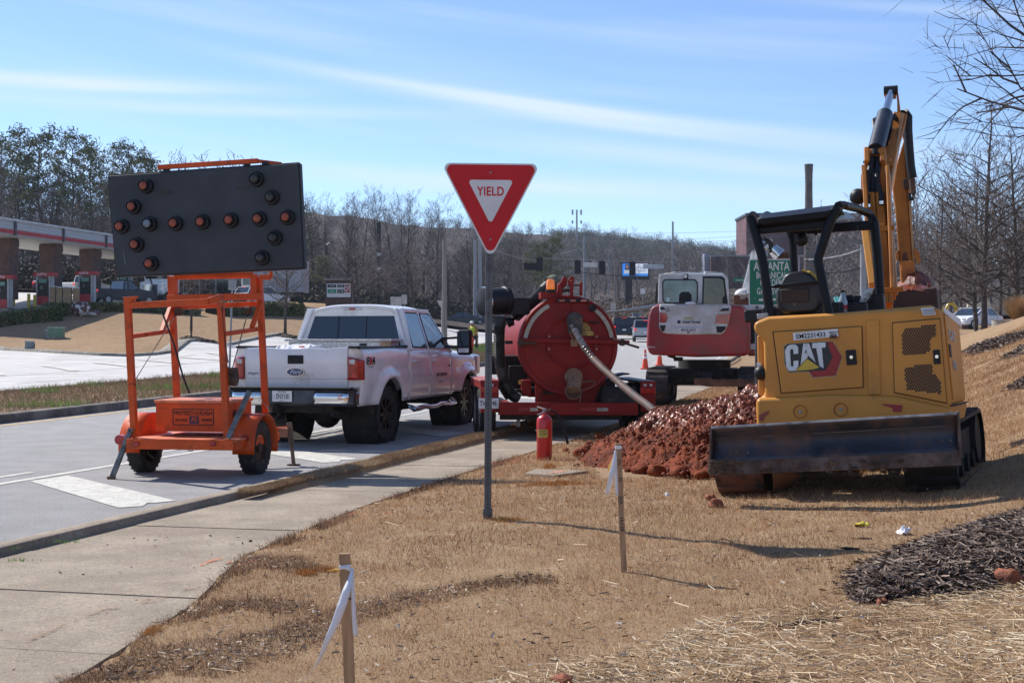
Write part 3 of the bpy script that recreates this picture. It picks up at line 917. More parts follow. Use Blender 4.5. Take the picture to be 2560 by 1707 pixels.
text('COWETA', .012, M_BLACKP, pl, (-.10, -1.4215, .682), sxx=.9)
MB().box((-.225, -1.4212, .735), (.004, .001, .06)).build('plate_mark', M_BLACKP, pl)
b = MB()
for s_ in (1, -1):
 b.bar((s_ * .42, -1.25, .60), (s_ * .42, 4.7, .60), .08, .16)
 b.bar((s_ * .55, -1.15, .50), (s_ * .52, -.2, .36), .05, .09)
 b.bar((s_ * .50, -.65, .44), (s_ * .50, .65, .44), .07, .05)
 b.cyl((s_ * .42, -.30, .30), (s_ * .40, -.10, .62), .035)
b.box((0, -1.1, .56), (1.1, .12, .12)); b.box((0, 1.8, .62), (1.6, 3.2, .12)); b.box((.2, 1.5, .48), (.5, 1.6, .2))
b.box((-.25, -1.25, .56), (.14, .3, .10)); b.box((-.25, -1.42, .535), (.07, .16, .07))
b.build('chassis_frame', M_UNDER, TR)
b = MB(); b.cyl((-.86, 0, .44), (.86, 0, .44), .055); b.ball((-.02, .02, .40), .21, 16, (1, .9, .95)); MB().cyl((-.86, 3.98, .44), (.86, 3.98, .44), .05).build('axle', M_UNDER, TR, smooth=True)
b.cyl((-.3, 0, .44), (.3, 0, .42), .09)
b.build('axle', M_UNDER, TR, smooth=True)
b = MB(); b.tube([(-.34, -1.30, .42), (-.34, -1.20, .40), (-.30, -1.0, .46)], .05, 10); b.build('exhaust_pipe', M_UNDER, TR, smooth=True)
b = MB(); b.ball((-.22, -1.50, .61), .03, 10); b.cyl((-.22, -1.50, .53), (-.22, -1.50, .60), .014); b.tube([(-.30, -1.36, .52), (-.31, -1.43, .44), (-.20, -1.44, .42), (-.16, -1.38, .50)], .012, 6)
b.build('tow_ball', M_RUST, TR, smooth=True)
M_RIMD = mat('bronze_black_rim', (.05, .045, .04), .35, metal=.6, var=.3, vs=12)
for x_, y_ in ((.83, 0), (-.83, 0), (.83, 3.98), (-.83, 3.98)):
 wheel(TR, (x_, y_, .43), .43, .27, 1 if x_ > 0 else -1, .255, M_RIMD, 8)
for yc in (0, 3.98):
 for s_ in (1, -1): MB().lathe([(.535, -.26), (.535, .26)], (s_ * .70, yc, .44), (1, 0, 0), 20).build('wheel_well', M_UNDER, TR)
for s_ in (1, -1):
 b = MB()
 b.tube([(s_ * 1.00, .78, .50), (s_ * 1.08, .86, .455), (s_ * 1.10, 1.05, .46), (s_ * 1.10, 1.35, .485), (s_ * 1.10, 1.55, .46), (s_ * 1.10, 1.9, .455), (s_ * 1.10, 2.1, .485), (s_ * 1.10, 2.7, .46), (s_ * 1.09, 2.92, .47), (s_ * 1.0, 3.0, .52)], .04, 12)
 b.build('side_step', M_CHR, TR, smooth=True)
 for y_ in (1.0, 1.9, 2.8): MB().bar((s_ * 1.08, y_, .47), (s_ * .6, y_, .62), .05, .03).build('step_bracket', M_UNDER, TR)
 for y_ in (1.2, 2.4): MB().box((s_ * 1.10, y_, .497), (.06, .35, .012)).build('step_pad', M_UNDER, TR)
for s_ in (1, -1):
 b = MB()
 P_ = [(s_ * 1.30, 2.98, z, w_, d_) for z, w_, d_ in ()]
 b.box((s_ * 1.26, 2.96, 1.50), (.27, .16, .44))
 mr = b.build('mirror', M_BLK, TR, bevel=.06, seg=3)
 MB().box((s_ * 1.26, 2.876, 1.55), (.20, .008, .25)).build('mirror_glass', M_GLASSD, mr, bevel=.003)
 MB().box((s_ * 1.26, 2.876, 1.36), (.19, .008, .08)).build('spot_mirror', M_CHR, mr, bevel=.003)
 MB().box((s_ * 1.398, 2.97, 1.50), (.012, .09, .17)).build('marker_lamp', mat('orange_marker', (.8, .12, .02), .3), mr)
 b = MB(); b.bar((s_ * .90, 2.86, 1.42), (s_ * 1.16, 2.94, 1.42), .05, .05); b.bar((s_ * .88, 2.80, 1.56), (s_ * 1.16, 2.94, 1.58), .05, .04); b.box((s_ * .915, 2.84, 1.46), (.06, .22, .2))
 b.build('mirror_arm', M_BLK, TR, bevel=.01)
fx = text('F', .105, M_BLACKP, TR, (1.008, -.90, 1.235), (0, 1, 0), bold=.05, sxx=1.3, name='side_badge', depth=.002)
text('X', .105, M_REDP, TR, (1.008, -.79, 1.235), (0, 1, 0), bold=.05, sxx=1.2, name='side_badge', depth=.002)
text('4', .105, M_BLACKP, TR, (1.008, -.68, 1.235), (0, 1, 0), bold=.04, sxx=1.3, name='side_badge', depth=.002)
text('OFF ROAD', .02, mat('grey_print', (.15, .15, .16), .7, var=0), TR, (1.008, -.79, 1.155), (0, 1, 0), sxx=1.4, name='side_badge')
text('UTILITY CONSTRUCTION', .055, M_BLACKP, FD, (1.016, 2.45, .96), (0, 1, 0), sxx=.62, bold=.015, name='door_lettering')
text('COMPANY INC', .04, mat('faded_print', (.42, .38, .36), .7, var=0), FD, (1.016, 2.42, .84), (0, 1, 0), sxx=.7, name='door_lettering')
text('POWER', .035, M_BLACKP, FD, (1.012, 2.86, 1.10), (0, 1, 0), sxx=.7, name='door_lettering')
M_ALU = mat('tread_plate_aluminium', (.62, .62, .62), .38, metal=.8, var=.15, vs=30, bump=.9, bs=55)
TB = thing('toolbox', 'silver tread plate toolbox lying across the white pickup bed', 'toolbox', wmat(TR) @ Vector((0, .62, 1.40)), -R(15.2))
MB().box((0, 0, .045), (1.66, .48, .14)).build('box_body', M_ALU, TB, bevel=.006)
lid = MB().box((0, 0, .137), (1.78, .54, .035)).build('lid', M_ALU, TB, bevel=.008)
b = MB()
for i in range(58):
 b.box((-.86 + i * .0302, -.272, .150), (.018, .008, .014), rot=(0, 0, .4))
b.build('lid_ribs', M_ALU, lid)
MB().box((.42, -.245, .055), (.12, .02, .065)).build('latch', M_BLK, TB, bevel=.015)
MB().box((.80, -.268, .055), (.17, .03, .13)).build('wood_block', mat('raw_wood', (.42, .27, .16), .8, stretch=(1, 1, 9), var=.2, vs=8), TB, bevel=.003)
sk = MB()
P = []
for i in range(24):
 row = []
 for j in range(14):
  x = -.62 + i / 23 * .78; y = -.9 + j / 13 * .8
  ed = min(i, 23 - i, j * 1.5, (13 - j) * 1.5) / 4
  z = 1.26 + .20 * min(1, ed) + .05 * (mnoise.noise(Vector((x * 6, y * 6, 2))) ) + .03 * mnoise.noise(Vector((x * 17, y * 17, 5)))
  row.append((x, y, z))
 P.append(row)
sk.grid(P)
SK = sk.build('tarp', mat('white_tarp', (.72, .72, .74), .6, var=.08, vs=6, bump=.3, bs=20), None, smooth=True)
SK.matrix_basis = wmat(TR)
tag(SK, 'crumpled white tarp showing above the tailgate of the white pickup', 'tarp')
MB().box((.02, -1.02, 1.447), (.07, .05, .02)).build('red_tag', M_REDP, SK)
# ------------------------------------------------------------------ arrow board trailer
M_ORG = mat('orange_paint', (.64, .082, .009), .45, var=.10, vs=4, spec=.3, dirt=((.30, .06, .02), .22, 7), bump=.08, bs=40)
M_ORGF = mat('pale_orange_paint', (.74, .22, .10), .5, var=.12, vs=5, dirt=((.36, .12, .06), .25, 9))  # paler orange, used on the deck and the box lid
M_BOARD = mat('dull_black_board', (.030, .033, .042), .55, var=.15, vs=2, dirt=((.045, .045, .05), .2, 3))
AB = thing('arrow_board_trailer', 'orange arrow board trailer with a black lamp panel, parked behind the white pickup', 'arrow board',
  (-3.65, 15.38, 0.0), -R(10))
def pk(root, y, zoom):
 """zoom = (x0, y0, scale) of an enlarged view; returns f(zx, zy[, plane]) -> local point"""
 x0, y0, sc = zoom
 return lambda a, b, c=y: pick(root, x0 + a / sc, y0 + b / sc, 'y', c)
q = pk(AB, -.62, (240, 660, 2.8))
fr_y, bk_y = -.62, .55
def post(name, a, b, w=.07, m=M_ORG, root=AB):
 return MB().bar(a, b, w, w, up=(0, 1, 0)).build(name, m, root, bevel=.005)
post('post', q(270, 1212), q(220, 235))
P1 = post('post', q(918, 1202), q(872, 268))
post('post', q(566, 930, bk_y), q(524, 85, bk_y))
post('post', q(1188, 1040, bk_y), q(1143, 95, bk_y))
post('mast_tube', q(549, 218, .50), q(545, 92, .50), .075); post('mast_tube', q(1110, 205, .50), q(1106, 72, .50), .075)
post('top_rail', q(240, 289, -.62), q(795, 264, -.62), .07)
post('top_rail', q(795, 262, -.60), q(880, 232, -.60), .075)
MB().prism([q(196, 232), q(292, 226), q(240, 285)], (0, .07, 0), (0, -.04, 0)).build('gusset', M_ORG, AB, bevel=.003)
MB().bar(q(506, 240, .46), q(1162, 226, .46), .08, .10, up=(0, 1, 0)).build('cross_beam', M_ORG, AB, bevel=.005)
MB().bar(q(552, 302, .62), q(1150, 278, .62), .06, .06, up=(0, 1, 0)).build('lower_beam', M_ORG, AB, bevel=.005)
MB().cyl(q(556, 84, .50), q(1096, 74, .50), .045, n=20).build('roller_beam', M_ORG, AB, smooth=True)
MB().bar(q(800, 232, .42), q(884, 229, .42), .03, .13, up=(0, 1, 0)).build('joint_plate', M_ORG, AB, bevel=.003)
post('side_rail', q(245, 507, -.62), q(530, 468, bk_y), .05); post('side_rail', q(895, 490, -.62), q(1150, 452, bk_y), .05)
post('brace', q(462, 475, .20), q(520, 310, .5), .05); post('brace', q(1090, 448, .25), q(1152, 275, .5), .05)
for (a_, b_) in (((495, 95), (495, 260)),):
 pass
def cable(name, pts, r=.006, m=None, root=AB):
 return MB().tube(pts, r, 6).build(name, m or M_UNDER, root, smooth=True)
cable('cable', [q(272, 815, -.6), q(560, 350, .45)]); cable('cable', [q(375, 92, .3), q(450, 300, .3), q(545, 560, .1), q(610, 790, 0), q(655, 905, 0)], .011)
cable('cable', [q(1066, 330, .55), q(953, 735, -.45)]); cable('cable', [q(1165, 960, .5), q(1200, 1000, .4), q(1222, 1040, .3)], .007)
cable('cable', [q(880, 300, -.66), q(905, 560, -.66), q(925, 690, -.66)], .006)
for x_, y_ in ((575, 335), (1062, 325)):
 b = MB(); c_ = q(x_, y_, .5); b.cyl(c_ - Vector((.03, 0, 0)), c_ + Vector((.03, 0, 0)), .05, n=14); b.build('pulley', M_RUST, AB, smooth=True)
b = MB(); c_ = q(948, 800, -.5); b.cyl(c_ - Vector((.06, 0, 0)), c_ + Vector((.06, 0, 0)), .085, n=18); b.box(c_ + Vector((-.02, 0, .09)), (.14, .16, .06))
b.bar(c_ + Vector((.0, -.05, .1)), q(872, 676, -.6), .02, .02); b.build('winch', M_RUST, AB, bevel=.004)
b = MB()
for zz in (845,): b.tube([q(228, 842, -.67), q(255, 838, -.68), q(280, 842, -.6), q(276, 862, -.6)], .006, 6)
b.build('tie_ring', M_RUST, AB)
P0_, P1_ = q(212, 1222, -.78), q(985, 1222, -.78)
dz = P0_.z; dl = P0_.x; dr = q(960, 1222, -.78).x
MB().box(((dl + dr) / 2, -.76, dz - .055), (dr - dl, .05, .115)).build('rear_channel', M_ORG, AB, bevel=.004)
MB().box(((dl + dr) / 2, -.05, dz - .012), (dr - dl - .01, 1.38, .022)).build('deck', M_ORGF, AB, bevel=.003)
b = MB(); b.box((dl + .03, 0, dz - .07), (.05, 1.4, .09)); b.build('side_member', M_ORG, AB)
b = MB(); b.box((dr - .03, 0, dz - .07), (.05, 1.4, .09)); b.build('side_member', M_ORG, AB)
bl = q(418, 1172, -.30); tr_ = q(930, 962, -.30)
bx0, bx1, bz0, bz1 = bl.x, tr_.x, bl.z, tr_.z
bxm = (bx0 + bx1) / 2
BXO = MB().box((bxm, .05, (bz0 + bz1) / 2 - .01), (bx1 - bx0, .70, bz1 - bz0 - .03)).build('control_box', M_ORG, AB, bevel=.006)
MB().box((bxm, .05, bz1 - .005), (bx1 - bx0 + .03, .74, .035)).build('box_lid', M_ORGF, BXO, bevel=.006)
def seg(name, pts, w, m, parent, y):
 b = MB()
 for i in range(len(pts) - 1):
  b.bar((pts[i][0], y, pts[i][1]), (pts[i + 1][0], y, pts[i + 1][1]), w, .002, up=(0, 1, 0))
 return b.build(name, m, parent)
t0, t1 = q(540, 1015, -.302), q(822, 1128, -.302)
for A_, B_ in (((t0.x, t0.z), (t1.x, t0.z)), ((t1.x, t0.z), (t1.x, t1.z)), ((t1.x, t1.z), (t0.x, t1.z)), ((t0.x, t1.z), (t0.x, t0.z))):
 seg('print_border', [A_, B_], .009, M_BLACKP, BXO, -.303)
c1 = q(680, 1045, -.305); text('PROTECT-O-FLASH', .046, M_BLACKP, BXO, c1, sxx=.80, bold=.012)
c1 = q(597, 1092, -.305); text('ADVANCE', .030, M_BLACKP, BXO, c1, sxx=.72, bold=.012)
c1 = q(774, 1092, -.305); text('WARNER', .030, M_BLACKP, BXO, c1, sxx=.75, bold=.012)
c1 = q(686, 1091, -.304); MB().box(c1, (.112, .003, .085)).build('print_block', mat('dark_blue_print', (.02, .02, .06), .6, var=0), BXO)
c1 = q(686, 1091, -.307); text('PSI', .055, M_ORG, BXO, c1, sxx=.75, bold=.02, shear=.2)
text('AB', .085, M_BLACKP, BXO, (bx1 + .004, -.14, (bz0 + bz1) / 2 + .03), (0, 1, 0), sxx=.85, bold=.02)
for s_ in (-1, 1):
 b = MB(); c_ = Vector((s_ * .69, .02, .31))
 P = []
 for k in range(19):
  a = R(-12 + 200 * k / 18)
  P.append([(c_.x + dx, c_.y + math.cos(a) * .385, c_.z + math.sin(a) * .385) for dx in (-.13, 0, .13)])
 b.grid(P); F_ = b.build('mudguard', M_ORG, AB, smooth=True, solid=.008)
 b = MB(); b.prism([(c_.x - s_ * .125, c_.y + math.cos(R(a)) * .383, c_.z + math.sin(R(a)) * .383) for a in range(0, 181, 12)], (.004, 0, 0)); b.build('guard_side', M_ORG, F_)
 wheel(AB, (s_ * .68, .02, .305), .305, .19, s_, .19, M_RUST, 0)
b = MB(); b.cyl((-.66, .02, .30), (.66, .02, .30), .03); b.build('axle', M_UNDER, AB, smooth=True)
for x_ in (285, 820):
 c_ = q(x_, 1259, -.79); MB().cyl(c_ + Vector((-.028, .0, 0)), c_ + Vector((.028, 0, 0)), .022, n=12).build('tail_lamp', M_REDL, AB, smooth=True)
c_ = q(170, 1228, -.70); b = MB(); b.cyl(c_ + Vector((0, .05, 0)), c_ - Vector((0, .03, 0)), .055, n=20); b.build('round_lamp', M_REDL, AB, smooth=True)
c_ = q(1045, 1222, -.34); b = MB(); b.cyl(c_ + Vector((0, .02, 0)), c_ - Vector((0, .03, 0)), .045, n=20); b.build('round_lamp', M_REDL, AB, smooth=True)
MB().tube([q(640, 1295, -.77), q(645, 1306, -.77), q(675, 1306, -.77), q(680, 1295, -.77)], .006, 6).build('tie_loop', M_RUST, AB)
M_PERF = mat('perforated_steel', (.20, .21, .215), .55, metal=.6, var=.2, vs=10, dirt=((.10, .09, .08), .3, 8))
def outrigger(a, b_, par):
 o = MB().bar(a, b_, .05, .05, up=(0, 1, 0)).build('outrigger', M_PERF, par, bevel=.003)
 b = MB(); a, b_ = Vector(a), Vector(b_); n = int((b_ - a).length / .032)
 for i in range(1, n):
  p = a + (b_ - a) * i / n; b.cyl(p + Vector((0, -.0262, 0)), p + Vector((0, -.0272, 0)), .006, n=8)
 h = b.build('punched_holes', M_BLACKP, o); h['kind'] = 'stuff'
 return o
outrigger(q(112, 1495, -.80), q(248, 1150, -.70), AB); outrigger(q(925, 1218, -.80), q(1074, 890, -.60), AB)
MB().box(q(108, 1500, -.80), (.075, .07, .05)).build('foot_block', mat('brown_wood', (.16, .08, .045), .85, var=.2), AB, bevel=.004)
j0, j1 = q(1352, 1108, 1.05), q(1384, 1402, 1.05)
MB().bar((.05, .6, .42), Vector((j0.x, 1.15, .44)), .07, .07).build('tongue', M_ORG, AB, bevel=.004)
b = MB(); b.cyl(j1, j1 + (j0 - j1) * .55, .024, n=14); b.cyl(j1 + (j0 - j1) * .5, j0, .034, n=14); b.build('jack', mat('worn_jack_steel', (.22, .18, .13), .6, metal=.4, var=.3, dirt=((.15, .08, .05), .4, 9)), AB, smooth=True)
MB().box(j1, (.14, .12, .012)).build("jack_foot", M_RUST, AB)
b = MB(); c_ = q(1320, 1178, 1.05); b.box(c_, (.12, .12, .11)); b.build('coupler', mat('tan_steel', (.35, .23, .15), .6, metal=.3, var=.3), AB, bevel=.006)
qp = pk(AB, .30, (240, 380, 3.92))
TL, TR_, BR, BL = qp(120, 235), qp(1980, 112), qp(2030, 1135), qp(200, 1215)
pn = (TR_ - TL).cross(BL - TL).normalized()
if pn.y > 0: pn = -pn
PAN = MB().prism([TL, TR_, BR, BL], -pn * .045).build('panel', M_BOARD, AB, bevel=.01)
for A_, B_ in ((TL, TR_), (TR_, BR), (BR, BL), (BL, TL)):
 MB().bar(A_ - pn * .06, B_ - pn * .06, .03, .09, up=pn).build('panel_edge', M_BLK, PAN, bevel=.003)
M_LENS = mat('amber_lens', (.36, .062, .016), .35, var=.25, vs=60, bump=.5, bs=150, coat=.3)
M_LENSG = mat('clear_lens', (.22, .25, .30), .3, var=.3, vs=60, bump=.5, bs=150, coat=.3)
M_LENSD = mat('dark_lens', (.035, .033, .03), .4, var=.2)
dir_c = Vector((0.25, -1, 0)).normalized()
for x_, y_, m_ in [(468, 330, 0), (350, 532, 0), (232, 725, 0), (378, 902, 0), (520, 1088, 0), (758, 695, 0), (1022, 680, 0), (1300, 663, 0), (1577, 650, 0), (1853, 635, 0),
    (505, 700, 1), (1550, 262, 2), (1700, 440, 2), (1730, 835, 2), (1605, 1030, 2)]:
 c_ = qp(x_ + 30, y_ + 8)
 b = MB(); b.lathe([(.088, 0), (.092, .02), (.085, .05), (.062, .055), (.060, .12), (.055, .12), (.054, .10)], c_, pn, 24)
 L_ = b.build('lamp', M_BLK, PAN, smooth=True)
 b = MB(); b.lathe([(.053, .10), (.045, .118), (.025, .128), (.001, .131)], c_, pn, 24)
 b.build('lens', (M_LENS, M_LENSG, M_LENSD)[m_], L_, smooth=True)
MB().box(qp(670, 395) + pn * .004, (.17, .004, .05)).build('faded_sticker', mat('dark_sticker', (.028, .027, .022), .6), PAN)
MB().box(qp(1440, 360) + pn * .004, (.17, .004, .04)).build('faded_sticker', MATS['dark_sticker'], PAN)
MB().tube([qp(272, 955) + pn * .003, qp(275, 1020) + pn * .003, qp(290, 1105) + pn * .003], .003, 4).build('scratch', M_STEEL, PAN)
post('top_bar', qp(612, 152, .34), qp(1590, 88, .34), .055, M_ORG); post('top_bar', qp(1585, 90, .34), qp(1815, 118, .55), .04, M_ORG)
for x_, y_ in ((690, 178), (1480, 128), (1660, 118)):
 MB().box(qp(x_, y_, .34), (.07, .05, .05)).build('bracket', M_BLK, AB)
MB().box(qp(1660, 1228, .45), (.13, .08, .06)).build('bracket', M_ORG, AB, bevel=.004)
MB().cyl(qp(1715, 1170, .45), qp(1718, 1225, .45), .02, n=10).build('hook', M_ORG, AB)
# ------------------------------------------------------------------ vacuum tank trailer
M_RED = mat('red_machine_paint', (.25, .014, .011), .5, var=.12, vs=2.5, spec=.25, dirt=((.15, .035, .025), .15, 3), bump=.05, bs=10)
M_REDF = mat('pale_red_paint', (.46, .10, .09), .5, var=.15, vs=3, dirt=((.30, .12, .09), .3, 5))  # paler red, used on the left fender top only
M_REFL = mat('grey_reflector_tape', (.42, .40, .32), .5, var=.12, vs=20, dirt=((.25, .22, .16), .25, 14))
M_HOSE = mat('black_ribbed_hose', (.03, .027, .022), .55, var=.3, vs=4)
M_CLAY = mat('dried_clay_coat', (.27, .16, .10), .9, var=.25, vs=9, bump=.3)
VT = thing('vacuum_trailer', 'red vacuum tank trailer with a round door and black hoses behind the fire extinguisher', 'tank trailer',
  (.84, 19.9, .04), R(6))
v = pk(VT, 0.0, (1140, 660, 3.015))
cc_ = v(848, 612); cr = .735
b = MB(); b.lathe([(.0005, -.02), (.55, -.015), (.72, .005), (cr, .02), (cr, .07), (.70, .10), (.70, .22), (.745, .22), (.745, .27), (.71, .27), (.71, 3.1), (.55, 3.35), (.2, 3.45), (.0005, 3.47)], (cc_.x, 0, cc_.z), (0, 1, 0), 64)
b.build('tank', M_RED, VT, smooth=True, angle=28)
b = MB(); b.lathe([(.69, -.018), (.745, -.03), (.755, .01), (.755, .09), (.74, .10)], (cc_.x, 0, cc_.z), (0, 1, 0), 64)
b.build('door_ring', M_RED, VT, smooth=True, angle=28)
b = MB(); b.lathe([(.40, -.018), (.40, -.045), (.385, -.055), (.36, -.045), (.36, -.018)], v(875, 590), (0, 1, 0), 48); b.build('inner_ring', M_RED, VT, smooth=True, angle=30)
for a0, a1 in ((172, 117), (62, 10)):
 P = []
 for k in range(15):
  a = R(a0 + (a1 - a0) * k / 14)
  P.append([(cc_.x + math.cos(a) * r_, -.042, cc_.z + math.sin(a) * r_) for r_ in (.635, .695)])
 b = MB(); b.grid(P); b.build('reflector_strip', M_REFL, VT, solid=.004)
l_, r_ = v(470, 572, -.06), v(1305, 590, -.06)
BAR = MB().bar(l_, r_, .06, .085, up=(0, 1, 0)).build('locking_bar', M_RED, VT, bevel=.006)
for x_, y_, x2, y2 in ((490, 595, 600, 598), (1255, 592, 1380, 630)):
 a_, b_ = v(x_, y_, -.12), v(x2, y2, -.14)
 o = MB().bar(a_, b_, .035, .03, up=(0, 1, 0)).build('clamp_handle', M_RUST, VT, bevel=.004)
 MB().cyl(a_ + Vector((0, -.03, 0)), a_ + Vector((0, .08, 0)), .05, n=16).build('clamp_eye', M_RUST, o, smooth=True)
MB().bar(v(1185, 562, -.08), v(1262, 592, -.08), .03, .03).build('clamp_link', mat('tan_steel', (.3, .2, .1)), VT)
for x_, y_ in ((702, 546), (1058, 548), (700, 640), (1058, 640)):
 b = MB(); c_ = v(x_, y_, -.03); b.box(c_, (.07, .05, .12)); o = b.build('lug', M_RED, VT, bevel=.006)
 MB().cyl(c_ + Vector((0, -.03, 0)), c_ + Vector((0, .0, 0)), .014, n=10).build('bolt', M_STEEL, o)
MB().bar(v(875, 285, -.03), v(875, 400, -.03), .012, .01).build('weld_rib', M_RED, VT)
b = MB(); c_ = v(890, 425, -.05); b.cyl(c_ + Vector((0, .05, 0)), c_ - Vector((0, .10, 0)), .12, n=20); b.box(c_ + Vector((0, -.10, -.06)), (.22, .05, .28)); b.build('valve', mat('grey_valve', (.09, .085, .08), .7, var=.3, dirt=((.2, .12, .08), .3, 9)), VT, bevel=.01)
hp = [v(868, 470, -.16), v(895, 500, -.24), v(930, 560, -.35), v(975, 640, -.55), v(1040, 720, -.9), v(1120, 800, -1.3), v(1190, 858, -1.7), v(1270, 930, -2.3), v(1350, 995, -2.9), v(1440, 1060, -3.5), v(1500, 1110, -3.9)]
hs = MB().tube(hp[3:], .062, 16, rs=[.048, .054, .05, .047, .052, .05, .048, .048]).build('suction_hose', mat('muddy_red_hose', (.085, .038, .026), .7, var=.3, vs=7, dirt=((.06, .055, .055), .35, 5), bump=.1), VT, smooth=True)
MB().tube(hp[:4], .058, 14, rs=[.04, .05, .047, .05]).build('hose_cuff', mat('white_taped_cuff', (.42, .34, .26), .7, var=.3, vs=12, bump=.6, bs=25), hs, smooth=True)
for t_ in range(5):
 p = hp[3].lerp(hp[4], t_ / 4.2); d = (hp[4] - hp[3]).normalized()
 b = MB(); b.lathe([(.052, -.012), (.056, -.006), (.056, .006), (.052, .012)], p, d, 18); b.build('hose_band', mat('silver_tape', (.16, .14, .13), .4, metal=.3, var=.4, vs=20), hs, smooth=True)
b = MB(); b.tube([v(868, 480, -.2), v(858, 520, -.2), v(880, 560, -.2), v(868, 590, -.2)], .008, 6); b.build('cord', mat('tan_cord', (.35, .25, .14)), VT)
MB().box(v(890, 594, -.16), (.10, .05, .11)).build('cord_cleat', mat('tan_box', (.33, .2, .12), .8, var=.2), VT, bevel=.01)
for x_, y_, w_, h_ in ((968, 470, .19, .12), (1000, 522, .22, .07)):
 MB().box(v(x_, y_, -.03), (w_, .006, h_)).build('warning_sticker', mat('old_yellow_sticker', (.48, .33, .08), .6, var=.3, vs=14, dirt=((.2, .1, .04), .4, 8)), VT)
MB().bar(v(1000, 440, -.05), v(1078, 440, -.05), .03, .025).build('valve_handle', M_UNDER, VT)
b = MB(); c_ = v(884, 850, -.02); c2_ = v(884, 958, -.30)
b.cyl(c_ + Vector((0, .1, .0)), c_ - Vector((0, .06, 0)), .135, n=24); b.tube([c_, c_ + Vector((0, -.15, -.05)), c2_], .105, 20); b.build('outlet_valve', M_CLAY, VT, smooth=True)
b = MB(); b.lathe([(.125, .03), (.13, -.02), (.105, -.03), (.098, .02), (.06, .06), (.001, .07)], c2_, (0, 1, -.15), 24); b.build('outlet_mouth', mat('clay_mouth', (.14, .075, .05), .9), VT, smooth=True)
MB().bar(v(950, 890, -.12), v(1045, 880, -.12), .03, .02).build('outlet_lever', M_CLAY, VT)
b = MB(); b.tube([v(1045, 882, -.12), v(1040, 915, -.12), v(1000, 935, -.12), v(945, 950, -.12), v(934, 1040, -.12)], .006, 6); b.build('cord', MATS['tan_cord'], VT)
lb = MB().bar(v(758, 276, -.05), v(1000, 276, -.05), .05, .075, up=(0, 1, 0)).build('light_bar', M_BLK, VT, bevel=.006)
for x_ in (797, 882, 962):
 MB().box(v(x_, 276, -.082), (.085, .012, .03)).build('marker_lamp', M_REDL, lb)
bc = MB().box(v(705, 240, .15), (.30, .25, .10)).build('beacon_shelf', M_RED, VT, bevel=.006)
c_ = v(712, 208, .08); MB().cyl(c_ - Vector((0, 0, .02)), c_ + Vector((0, 0, .03)), .075, n=20).build('beacon_base', M_BLK, bc, smooth=True)
b = MB(); b.lathe([(.062, 0), (.066, .02), (.060, .13), (.045, .155), (.001, .16)], c_ + Vector((0, 0, .03)), (0, 0, 1), 20); b.build('beacon', M_ORL, bc, smooth=True)
def lug(name, pts, y, t=.04):
 b = MB(); b.prism([v(a, c, y) for a, c in pts], (0, t, 0)); return b.build(name, M_RED, VT, bevel=.006)
lug('clevis', [(782, 250), (782, 140), (792, 132), (800, 140), (800, 250)], .0)
lug('clevis', [(860, 250), (860, 130), (875, 118), (888, 130), (884, 250)], .0)
lug('clevis', [(934, 240), (934, 142), (945, 132), (954, 142), (954, 240)], .0)
lug('hinge_arm', [(785, 150), (808, 98), (835, 95), (842, 120), (832, 165), (800, 190)], .10, .06)
lug('hinge_arm', [(845, 130), (862, 95), (888, 94), (894, 130), (880, 175), (850, 165)], .10, .06)
lug('hinge_arm', [(765, 230), (768, 160), (782, 140), (800, 150), (800, 235)], .25, .1)
b = MB(); b.cyl(v(785, 200, .12), v(880, 200, .12), .025); b.build('hinge_pin', M_RUST, VT, smooth=True)
b = MB(); b.cyl(v(880, 160, .12), v(945, 160, .12), .014); b.build('hinge_pin', M_RUST, VT, smooth=True)
b = MB(); c_ = v(1028, 332, -.03); b.cyl(c_ + Vector((0, .02, 0)), c_ - Vector((0, .06, 0)), .055, n=16); b.build('gauge', M_UNDER, VT, smooth=True)
ca, cb = v(190, 285, .35), v(392, 275, .55)
b = MB(); b.lathe([(.001, -.01), (.16, 0), (.215, .02), (.225, .06), (.215, .09), (.205, .10), (.205, .38), (.22, .40), (.22, (cb - ca).length - .02), (.15, (cb - ca).length + .04), (.001, (cb - ca).length + .05)], ca, (cb - ca), 32)
b.build('filter_canister', M_BLK, VT, smooth=True, angle=30)
b = MB(); b.lathe([(.216, .045), (.229, .05), (.229, .075), (.216, .08)], ca, (cb - ca), 32); b.build('chrome_band', M_CHR, VT, smooth=True)
b = MB(); b.box(v(480, 320, .5), (.30, .2, .26)); b.build('filter_housing', M_BLK, VT, bevel=.01)
def ribbed(name, pts, r, m, parent, step=.022):
 pts = [Vector(p) for p in pts]
 fine = []
 for i in range(len(pts) - 1):
  p0 = pts[max(i - 1, 0)]; p1 = pts[i]; p2 = pts[i + 1]; p3 = pts[min(i + 2, len(pts) - 1)]
  n = max(2, int((p2 - p1).length / (step / 2)))
  for k in range(n):
   t = k / n
   fine.append(.5 * ((2 * p1) + (-p0 + p2) * t + (2 * p0 - 5 * p1 + 4 * p2 - p3) * t * t + (-p0 + 3 * p1 - 3 * p2 + p3) * t ** 3))
 fine.append(pts[-1])
 return MB().tube(fine, r, 14, rs=[r * (1.06 if i % 2 else .94) for i in range(len(fine))]).build(name, m, parent, smooth=True, angle=80)
ribbed('ribbed_hose', [v(340, 380, .35), v(328, 480, .3), v(325, 620, .25), v(335, 760, .22), (v(372, 900, .2)), v(425, 985, .2), v(470, 1015, .22)], .085, M_HOSE, VT)
ribbed('ribbed_hose', [v(708, 152, .9), v(660, 200, .8), v(600, 262, .7), v(520, 330, .6), v(450, 392, .5)], .088, M_HOSE, VT)
